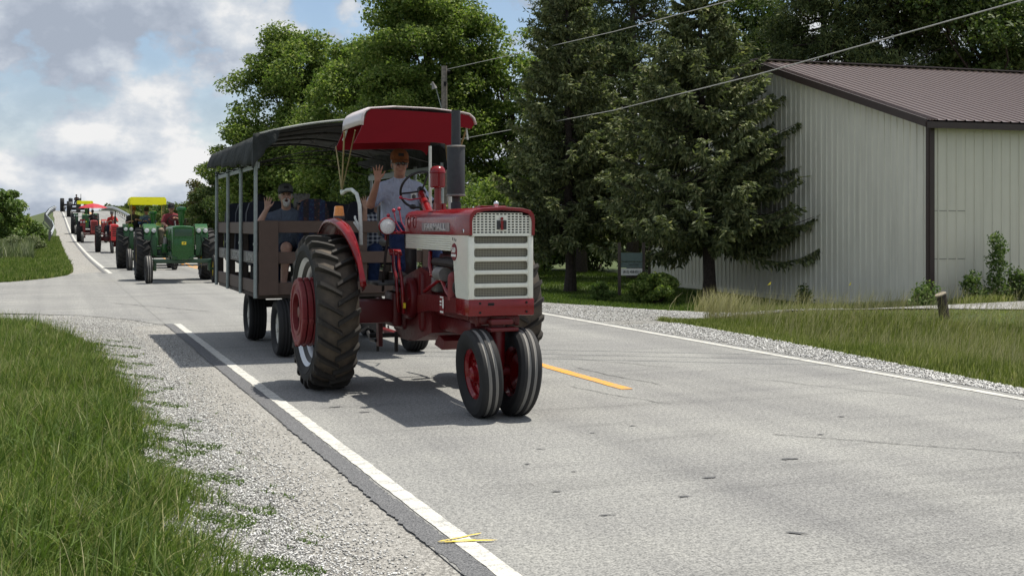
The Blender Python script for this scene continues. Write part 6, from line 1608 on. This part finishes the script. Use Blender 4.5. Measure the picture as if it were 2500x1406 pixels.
person('person raising a hand behind the wagon front corner post', dict(
    pelvis=(2.86, 17.50, 1.24), neck=(2.84, 17.45, 1.70), head=(2.80, 17.42, 1.91),
    sh_r=(2.66, 17.45, 1.63), sh_l=(3.00, 17.45, 1.63), el_r=(2.60, 17.30, 1.46), wr_r=(2.72, 17.16, 1.36), el_l=(3.06, 17.28, 1.55), wr_l=(2.90, 17.14, 1.80), hand_l=('open', (-.15, -.1, 1), (-1, 0, .1)),
    hip_r=(2.77, 17.4, 1.24), hip_l=(2.95, 17.4, 1.24), knee_r=(2.77, 17.02, 1.28), knee_l=(2.95, 17.02, 1.28), ank_r=(2.77, 17.0, .90), ank_l=(2.95, 17.0, .90)),
    dict(shirt='shirt_dark', sleeve=.8, pants='denim', hair='hair_dark', cap='cap_dark'), .011, build=1.0)
person('waving passenger in blue and white plaid shirt behind the driver', dict(
    pelvis=(4.28, 16.45, 1.28), neck=(4.24, 16.36, 1.78), head=(4.22, 16.30, 1.99),
    sh_r=(4.06, 16.36, 1.71), sh_l=(4.44, 16.36, 1.71), el_r=(3.985, 16.16, 1.62), wr_r=(3.965, 16.02, 1.88), hand_r=('open', (-.10, -.08, 1), (1, 0, .1)),
    el_l=(4.40, 16.05, 1.52), wr_l=(4.02, 15.62, 1.66), hand_l=('grip', (-.3, -1, .3), (-1, 0, .5)),
    hip_r=(4.18, 16.4, 1.28), hip_l=(4.38, 16.4, 1.28), knee_r=(4.10, 15.98, 1.32), knee_l=(4.38, 15.96, 1.32), ank_r=(4.06, 15.96, .90), ank_l=(4.40, 15.94, .90)),
    dict(shirt='plaid', sleeve=.85, pants='denim', hair='hair_grey', cap='cap_dark'), .010, build=1.1, skin='skin_pale')

dr = [o for o in bpy.data.objects if o.get('label', '').startswith('man in blue-grey tee')][0]
b0 = Vector(dr.location)
pk = MB().box(Vector((3.715, 12.83, 1.965)) - b0, (.062, .008, .075), Matrix.Rotation(R(8), 3, 'X')).build('shirt_print', 'letter_white', dr)
MB().box(Vector((3.700, 12.824, 1.958)) - b0, (.010, .006, .036), Matrix.Rotation(R(8), 3, 'X')).box(Vector((3.730, 12.824, 1.958)) - b0, (.010, .006, .036), Matrix.Rotation(R(8), 3, 'X')).box(Vector((3.715, 12.824, 1.960)) - b0, (.012, .006, .050), Matrix.Rotation(R(8), 3, 'X')).build('print_mark', 'letter_dark', pk)
# ---------------------------------------------------------------- the tractors that follow
def follow_tractor(label, loc, c, rz=0.0):
    """an older row-crop tractor; c holds colours and fittings. Origin under the rear axle, facing -y"""
    z0 = float(zr(loc[1])); slope = math.atan2(float(zr(loc[1] + 1.2)) - float(zr(loc[1] - 1.2)), 2.4)
    T = thing('farm_tractor', label, 'tractor', (loc[0], loc[1], z0)); T.rotation_euler = (slope, 0, rz)
    Rr, tw, ht, wb = c.get('R', .78), c.get('tw', .40), c.get('tread', .93), c.get('wb', 2.3)
    body, cast, rim = c['body'], c['cast'], c['rim']; lod = c.get('lod', 1)
    ty, lg = ag_tyre_mesh('tyre', Rr, tw, Rr * .62, 22, 'tyre_green', 'tyre_green', n=40 if lod else 28)
    for s in (-1, 1):
        rm = MB().lathe([(-.15, Rr * .63), (-.16, Rr * .66), (-.14, Rr * .65), (-.06, Rr * .57), (.06, Rr * .57), (.14, Rr * .65), (.16, Rr * .66), (.15, Rr * .63), (.05, Rr * .55), (-.05, Rr * .55)], n=32, closed=True)
        rm.lathe([(s * .0, Rr * .56), (s * .06, Rr * .42), (s * .08, Rr * .2), (s * .12, .08), (s * .16, .0)], n=28)
        w = rm.build('wheel', rim, T); w.location = (s * ht, 0, Rr - .008); link('tyre', ty, w); link('tread_lugs', lg, w)
    fR, fw_, fx = c.get('fR', .40), c.get('fw', .20), c.get('ftread', .92)
    ft = rib_tyre_mesh('tyre', fR, fw_, fR * .6, 'tyre_black', 32); rt = rib_top_mesh('rib_dust', fR, fw_, 'rib_grey', 32)
    for s in (-1, 1):
        rm = MB().lathe([(-.07, fR * .62), (-.075, fR * .66), (-.04, fR * .54), (.04, fR * .54), (.075, fR * .66), (.07, fR * .62), (.03, fR * .5), (-.03, fR * .5)], n=24, closed=True).lathe([(0, fR * .52), (s * .02, .08), (s * .07, .05), (s * .08, 0)], n=20)
        w = rm.build('wheel', c.get('frim', rim), T); w.location = (s * fx, -wb, fR - .005); w.rotation_euler = (0, R(s * (4 if fx < .3 else 1.5)), 0); link('tyre', ft, w); link('rib_dust', rt, w)
    hw, hb, htz = c.get('hw', .28), c.get('hb', .95), c.get('htop', 1.62)
    if fx > .3:
        m = MB().rbox((0, -wb, .62), (2 * fx - .24, .13, .11), .02)
        for s in (-1, 1): m.rbox((s * (fx - .17), -wb, .52), (.09, .12, .34), .02).cyl((s * (fx - .2), -wb, .40), (s * fx, -wb, .40), .04, n=10)
        m.rbox((0, -wb, .70), (.30, .22, .12), .02); m.build('front_axle', c.get('axle', cast), T)
        for s in (-1, 1): MB().rbox((s * .52, -wb - .04, .665), (.62, .05, .04), .01).build('axle_beam', c.get('axle', cast), T)
    else: MB().cyl((0, -wb, .40), (0, -wb, .90), .06, .075, 14).cyl((-fx, -wb, .39), (fx, -wb, .39), .04, n=10).build('front_pedestal', cast, T)
    # hood with rounded shoulders and nose
    yf = -wb - c.get('nose', .28); rear = -.45
    sec = [(-hw, hb + .30), (-hw, htz - .12), (-hw * .93, htz - .05), (-hw * .72, htz - .012), (0, htz), (hw * .72, htz - .012), (hw * .93, htz - .05), (hw, htz - .12), (hw, hb + .30)]
    V = []; F = []; n = len(sec)
    for y, k in ((yf, .94), (yf + .03, .985), (yf + .10, 1), (rear, 1)): V += [(x * k, y, hb + .30 + (z - hb - .30) * k) for x, z in sec]
    for j in range(3):
        for i in range(n - 1): F.append((j * n + i, j * n + i + 1, (j + 1) * n + i + 1, (j + 1) * n + i))
    F += [tuple(range(n)), tuple(3 * n + i for i in range(n))]
    hood = MB().add(V, F).build('hood', body, T, angle=40)
    nb = MB().rbox((0, yf + .175, (hb - .25 + htz - .03) / 2), (2 * hw - .006, .34, htz - .03 - hb + .25), .035).build('grille_housing', body, T)
    if c.get('badge'):
        MB().rbox((0, yf - .003, htz - .20), (2 * hw * .80, .012, .20), .012).build('grille_screen', 'dark_green', nb)
        MB().rbox((0, yf - .004, hb + .16), (2 * hw * .84, .014, .38), .015).build('grille_door', body, nb)
        bd = MB().rbox((0.02, yf - .016, hb + .22), (.125, .012, .085), .03).build('badge', 'badge_yellow', nb)
        MB().prism([(-.03, -.005), (-.005, .010), (.015, .014), (.03, .026), (.028, .004), (.035, -.012), (.02, -.006), (-.01, -.010), (-.02, -.022)], -.004, .004, 'y').build('badge_emblem', 'dark_green', bd).location = (.02, yf - .024, hb + .22)
        for s in (-1, 1): MB().rbox((s * .25, yf + .02, hb - .18), (.20, .10, .03), .008, Matrix.Rotation(R(s * -25), 3, 'Y')).build('tow_bracket', 'dark_green', nb)
    else:
        for k in range(5): MB().rbox((0, yf - .004, hb + .02 + k * .11), (2 * hw * .7, .012, .05), .01).build('grille_slot', 'engine_dark', nb)
    eng = MB().rbox((0, -wb * .55, hb + .10), (hw * 1.5, wb * .55, .50), .03).build('engine_block', cast, T)
    MB().rbox((0, -wb * .5, hb + .36), (hw * 1.2, wb * .45, .16), .02).build('engine_top', 'engine_dark', eng)
    for s in (-1, 1): MB().rbox((s * hw * .9, -wb * .55, hb - .12), (.06, wb * .7, .15), .01).build('side_rail', cast, T)
    MB().prism([(-wb * .35, .55), (-wb * .35, 1.22), (.25, 1.15), (.32, .60)], -.22, .22, 'x').rbox((0, 0, Rr), (2 * ht - .3, .24, .26), .03).build('transmission', cast, T)
    MB().rbox((0, .1, 1.0), (2 * .52, .70, .04), .01).build('platform', cast, T)
    if c.get('fenders', True):
        for s in (-1, 1):
            pts = [(.55, Rr + .35), (.42, Rr + .72), (.15, Rr + .90), (-.25, Rr + .90), (-.50, Rr + .74), (-.60, Rr + .50), (-.60, Rr - .05), (-.54, Rr - .05), (-.52, Rr + .46), (-.44, Rr + .66), (-.22, Rr + .80), (.13, Rr + .80), (.36, Rr + .64), (.47, Rr + .33)]
            fe = MB().prism(pts, s * (ht - .38), s * (ht - .02), 'x').build('fender', body if not c.get('flat') else body, T, angle=40)
            MB().prism([(.5, Rr + .3), (.2, Rr + .82), (-.25, Rr + .82), (-.52, Rr + .5), (-.52, Rr + .0), (.3, Rr + .0)], s * (ht - .40), s * (ht - .385), 'x').build('fender_side', body, fe)
            for q in (0, 1):
                lx = s * (ht - .30 + q * .20); L = MB().lathe([(-.05, .070), (-.02, .078), (.04, .06), (.06, 0)], (lx, -.56, Rr + .70), 'y', 18).build('fender_light', c.get('lampbody', 'black_paint'), fe)
                MB().lathe([(-.065, 0), (-.06, .04), (-.05, .068)], (lx, -.56, Rr + .70), 'y', 18).build('lens', 'lamp_lens', L)
    if c.get('stack') == 'intake':
        MB().lathe([(htz - .05, .055), (htz + .05, .055), (htz + .10, .075), (htz + .42, .105), (htz + .44, .14), (htz + .50, .145), (htz + .53, .13), (htz + .55, .02)], (c.get('sx', .06), -wb * .62, 0), 'z', 20).build('intake_stack', c.get('stackmat', body), T)
    if c.get('stack') in ('pipe', 'intake'):
        MB().lathe([(htz - .05, .03), (htz + .12, .03), (htz + .13, .06), (htz + .44, .06), (htz + .45, .03), (htz + c.get('ph', .60), .03)], (c.get('sx', .06) + (.02 if c.get('stack') == 'intake' else 0), -wb * .62 + .28, 0), 'z', 14).build('exhaust_stack', 'black_paint', T)
    t = Matrix.Translation((0, -.02, 1.78)) @ Matrix.Rotation(R(-50), 4, 'X')
    m = MB().tube([t @ Vector((.21 * math.cos(a), .21 * math.sin(a), 0)) for a in (2 * math.pi * k / 24 for k in range(25))], .014, 6, False)
    for a in (90, 210, 330): m.tube([t @ Vector((0, 0, -.03)), t @ Vector((.21 * math.cos(R(a)), .21 * math.sin(R(a)), 0))], .01, 5)
    m.cyl((0, -.40, 1.50), t @ Vector((0, 0, -.02)), .03, n=8); m.build('steering_wheel', 'grip_black', T)
    MB().rbox((0, .55, 1.36), (.46, .44, .10), .04).rbox((0, .76, 1.58), (.46, .09, .36), .04).rbox((0, .5, 1.18), (.2, .3, .3), .03).build('seat', c.get('seat', 'grip_black'), T)
    if c.get('badge') and lod:
        MB().cyl((-fx + .2, -wb + .22, .50), (fx - .2, -wb + .22, .50), .022, n=8).build('tie_rod', 'dark_metal', T)
        for s in (-1, 1):
            MB().rbox((s * (hw + .07), -wb * .42, hb + .05), (.14, .36, .26), .02).build('battery_box', body, T)
            MB().tube([(s * .30, -.35, 1.28), (s * .36, -.60, 1.10), (s * .34, -1.0, .98), (s * .30, -1.4, 1.02)], .016, 6).build('hydraulic_line', 'black_paint', T)
            MB().rbox((s * .42, -.38, .72), (.30, .22, .03), .006).rbox((s * .42, -.38, .86), (.04, .04, .28), .006).build('step', cast, T)
            MB().rbox((s * (hw + .012), -wb * .75, hb + .52), (.012, .55, .16), .004).build('hood_stripe', 'yellow_paint' if c.get('canopy') else 'dark_green', hood)
            MB().tube([(s * (ht - .26), -.62, Rr + .66), (s * (ht - .20), -.66, Rr + .30), (s * (ht - .30), -.60, Rr - .20)], .010, 5).build('lamp_wire', 'grip_black', T)
        MB().cyl((-.34, -.9, hb + .12), (-.34, -.9, hb + .36), .07, n=14).build('fuel_filter', 'cast_grey', eng)
        MB().lathe([(-.02, .0), (-.02, .13), (.02, .13), (.02, .0)], (0, yf + .42, hb + .12), 'y', 18).build('fan', 'engine_dark', eng)
        MB().rbox((0, -wb * .5, .60), (.34, .9, .16), .05).build('oil_pan', 'engine_dark', T)
        MB().rbox((.26, -.30, 1.42), (.06, .10, .34), .01).tube([(.26, -.34, 1.55), (.30, -.32, 1.82)], .008, 5).ball((.30, -.32, 1.83), .022).build('control_lever', 'grip_black', T)
    if c.get('canopy'):
        m = MB(); zc_ = c.get('cz', 2.44); hwc = .66
        outl = [(-hwc, zc_), (-hwc, zc_ + .20), (-hwc + .06, zc_ + .27), (hwc - .06, zc_ + .27), (hwc, zc_ + .20), (hwc, zc_)]
        def end(y0, sg):
            V_ = [(x, y0 + sg * .10 * (zc_ + .27 - z) / .27, z) for x, z in outl]; V_ += [(x, y + .02, z) for x, y, z in V_]; k_ = len(outl)
            return V_, [tuple(range(k_ - 1, -1, -1)), tuple(range(k_, 2 * k_))] + [(i, (i + 1) % k_, k_ + (i + 1) % k_, k_ + i) for i in range(k_)]
        cn = MB().add(*end(-.40, -1)).add(*end(.92, 1)).build('canopy', c['canopy'], T, angle=40)
        ro = [(-hwc - .02, zc_ + .03), (-hwc - .015, zc_ + .21), (-hwc + .05, zc_ + .285), (hwc - .05, zc_ + .285), (hwc + .015, zc_ + .21), (hwc + .02, zc_ + .03)]
        ri = [(hwc + .005, zc_ + .03), (hwc - .002, zc_ + .20), (hwc - .06, zc_ + .265), (-hwc + .06, zc_ + .265), (-hwc + .002, zc_ + .20), (-hwc - .005, zc_ + .03)]
        MB().prism(ro + ri, -.40, .94, 'y').build('canopy_top', c['canopy'], cn, angle=40)
        text_mesh(c.get('ctext', '- - -'), .05, .004, 'letter_dark', 'canopy_print', cn, (0, -.452, zc_ + .14), (R(70), 0, 0), True)
        for s in (-1, 1): MB().tube([(s * .60, -.30, zc_ + .1), (s * .58, -.05, 1.35)], .018, 7).tube([(s * .60, .82, zc_ + .1), (s * .58, .35, 1.35)], .018, 7).build('canopy_post', c.get('cpost', 'yellow_paint'), cn)
    if c.get('umbrella'):
        m = MB(); n = 8; zc_ = 2.55; V = [(0, .25, zc_ + .30)]; F = []
        for rr, dz in ((.35, .24), (.75, .10), (.98, -.04)):
            V += [(rr * math.cos(2 * math.pi * k / n) * 1.05, .25 + rr * math.sin(2 * math.pi * k / n), zc_ + dz) for k in range(n)]
        F += [(0, 1 + k, 1 + (k + 1) % n) for k in range(n)]
        for j in range(2): F += [(1 + j * n + k, 1 + j * n + (k + 1) % n, 1 + (j + 1) * n + (k + 1) % n, 1 + (j + 1) * n + k) for k in range(n)]
        um = MB().add(V, F).build('umbrella', 'umbrella_red', T, smooth=False); md = um.modifiers.new('t', 'SOLIDIFY'); md.thickness = .006
        MB().cyl((0, .25, 1.2), (0, .25, zc_ + .32), .018, n=8).build('umbrella_pole', 'galv', um)
    return T
GR = dict(body='green_paint', cast='dark_green', rim='yellow_paint', badge=True, stack='intake', sx=.06, hw=.30, hb=.92, htop=1.64, nose=.26, seat='yellow_paint')
follow_tractor('green tractor with yellow emblem on its nose, first behind the wagon', (3.62, 38.55, 0), dict(GR, tread=.95, ftread=.93, wb=2.30, R=.79))
follow_tractor('green tractor under a bright yellow canopy, second behind the wagon', (3.62, 49.35, 0), dict(GR, tread=.93, ftread=.80, canopy='canopy_yellow', R=.80, cpost='brass', sx=.10))
follow_tractor('small red narrow-front tractor driven by the man in red', (3.50, 73.6, 0), dict(body='bright_red', cast='red_cast', rim='red_cast', hw=.20, hb=.95, htop=1.60, ftread=.15, tread=.80, tw=.30, R=.76, wb=2.15, fR=.34, fw=.17, fenders=False, stack='pipe', sx=.08, ph=.75))
follow_tractor('red wide-front tractor shaded by a red umbrella', (3.20, 96.4, 0), dict(body='faded_red', cast='red_cast', rim='red_cast', hw=.24, tread=.95, ftread=.82, R=.78, umbrella=True, fenders=True, stack='pipe', ph=.5))
follow_tractor('distant green tractor with small yellow canopy near the hill', (3.15, 115.6, 0), dict(GR, tread=.98, ftread=.85, canopy='canopy_yellow', R=.90, htop=1.75, cz=2.62, cpost='black_paint', lod=0))
follow_tractor('dark tractor climbing over the crest, farthest with a rider in view', (3.55, 160.0, 0), dict(body='black_paint', cast='engine_dark', rim='black_paint', tread=1.05, ftread=.85, R=.95, tw=.5, htop=1.9, hb=1.1, stack='pipe', sx=.3, ph=.9, lod=0))
follow_tractor('dark tractor just beyond the crest, last in the line', (3.1, 186.0, 0), dict(body='black_paint', cast='engine_dark', rim='black_paint', tread=1.1, ftread=.85, R=.95, tw=.55, htop=1.9, hb=1.1, fenders=False, lod=0))
def rider(label, x, y, wear, lean=0.0, zs=1.40, seat_dy=.55, h=.014, arms='wheel', build=1.08, dx=0.0, leg_out=False):
    z = float(zr(y)); px_, py_ = x + dx, y + seat_dy; S = z + zs
    person(label, dict(pelvis=(px_, py_, S + .12), neck=(px_ - .02, py_ - .06 - lean * .5, S + .62 - lean * .25), head=(px_ - .03, py_ - .12 - lean * .62, S + .82 - lean * .28),
        sh_r=(px_ - .20, py_ - .05 - lean * .5, S + .55 - lean * .24), sh_l=(px_ + .20, py_ - .05 - lean * .5, S + .55 - lean * .24),
        el_r=(px_ - .28, py_ - .22 - lean * .4, S + .34 - lean * .1), wr_r=(px_ - .14 , py_ - .48, S + .40) if not leg_out else (px_ - .16, py_ - .50, S + .20), el_l=(px_ + .28, py_ - .25 - lean * .5, S + .38), wr_l=(px_ + .10, py_ - .52, S + .46),
        hip_r=(px_ - .10, py_ - .04, S + .08), hip_l=(px_ + .10, py_ - .04, S + .08), knee_r=(px_ - (.34 if leg_out else .22), py_ - .46, S + .08), knee_l=(px_ + .22, py_ - .44, S + .08),
        ank_r=(px_ - (.36 if leg_out else .26), py_ - .50, S - .34), ank_l=(px_ + .26, py_ - .48, S - .34)), wear, h, build=build, face=(-.08, -1, -.15))
rider('man in maroon tee leaning on the wheel of the first green tractor', 3.62, 38.55, dict(shirt='tee_maroon', sleeve=.85, pants='khaki', cap='cap_dark', hair='hair_grey', badge='cap_grey'), .22, h=.012, build=1.2, leg_out=True, dx=-.04)
rider('driver in blue shirt under the nearer yellow canopy', 3.62, 49.35, dict(shirt='shirt_blue', sleeve=1.0, pants='denim', cap='cap_dark', glasses='sunglass', hair='hair_dark'), .08, h=.016, dx=.02)
rider('dark clothed passenger beside the driver in blue', 3.62, 49.35, dict(shirt='shirt_black', sleeve=.8, pants='shorts_navy', cap='cap_orange', glasses='sunglass', hair='hair_dark'), .0, h=.016, dx=-.46, seat_dy=.62)
rider('man in bright red shirt on the small red tractor', 3.50, 73.6, dict(shirt='shirt_red', sleeve=.85, pants='shorts_navy', cap='cap_grey', hair='hair_grey'), .05, zs=1.36, h=.02)
rider('shaded driver beneath the red umbrella', 3.20, 96.4, dict(shirt='shirt_dark', sleeve=.8, pants='denim', cap='cap_dark', hair='hair_dark'), .05, h=.025)
rider('silhouetted driver on the dark tractor at the crest', 3.40, 160.0, dict(shirt='shirt_black', sleeve=1.0, pants='denim', cap='cap_dark', hair='hair_dark'), .0, zs=1.75, h=.03)

# ---------------------------------------------------------------- groups of repeats
for o in bpy.data.objects:
    if o.parent is not None or 'label' not in o: continue
    n_ = o.name.split('.')[0]
    g_ = {'farm_tractor': 'tractors in the parade line', 'spruce_tree': 'spruces beside the shed', 'pine_tree': 'white pines behind the spruces and shed', 'leafy_tree': 'broadleaf trees', 'shrub': 'shrubs under the trees', 'bush': 'bushes by the sign', 'sapling': 'weeds at the foot of the shed', 'weed_clump': 'weed clumps on the left bank', 'guardrail': 'guardrails of the bridge approach', 'overhead_wire': 'overhead wires', 'marker_flag': 'yellow marker flags', 'person': 'people riding in the parade'}.get(n_)
    if g_: o['group'] = g_
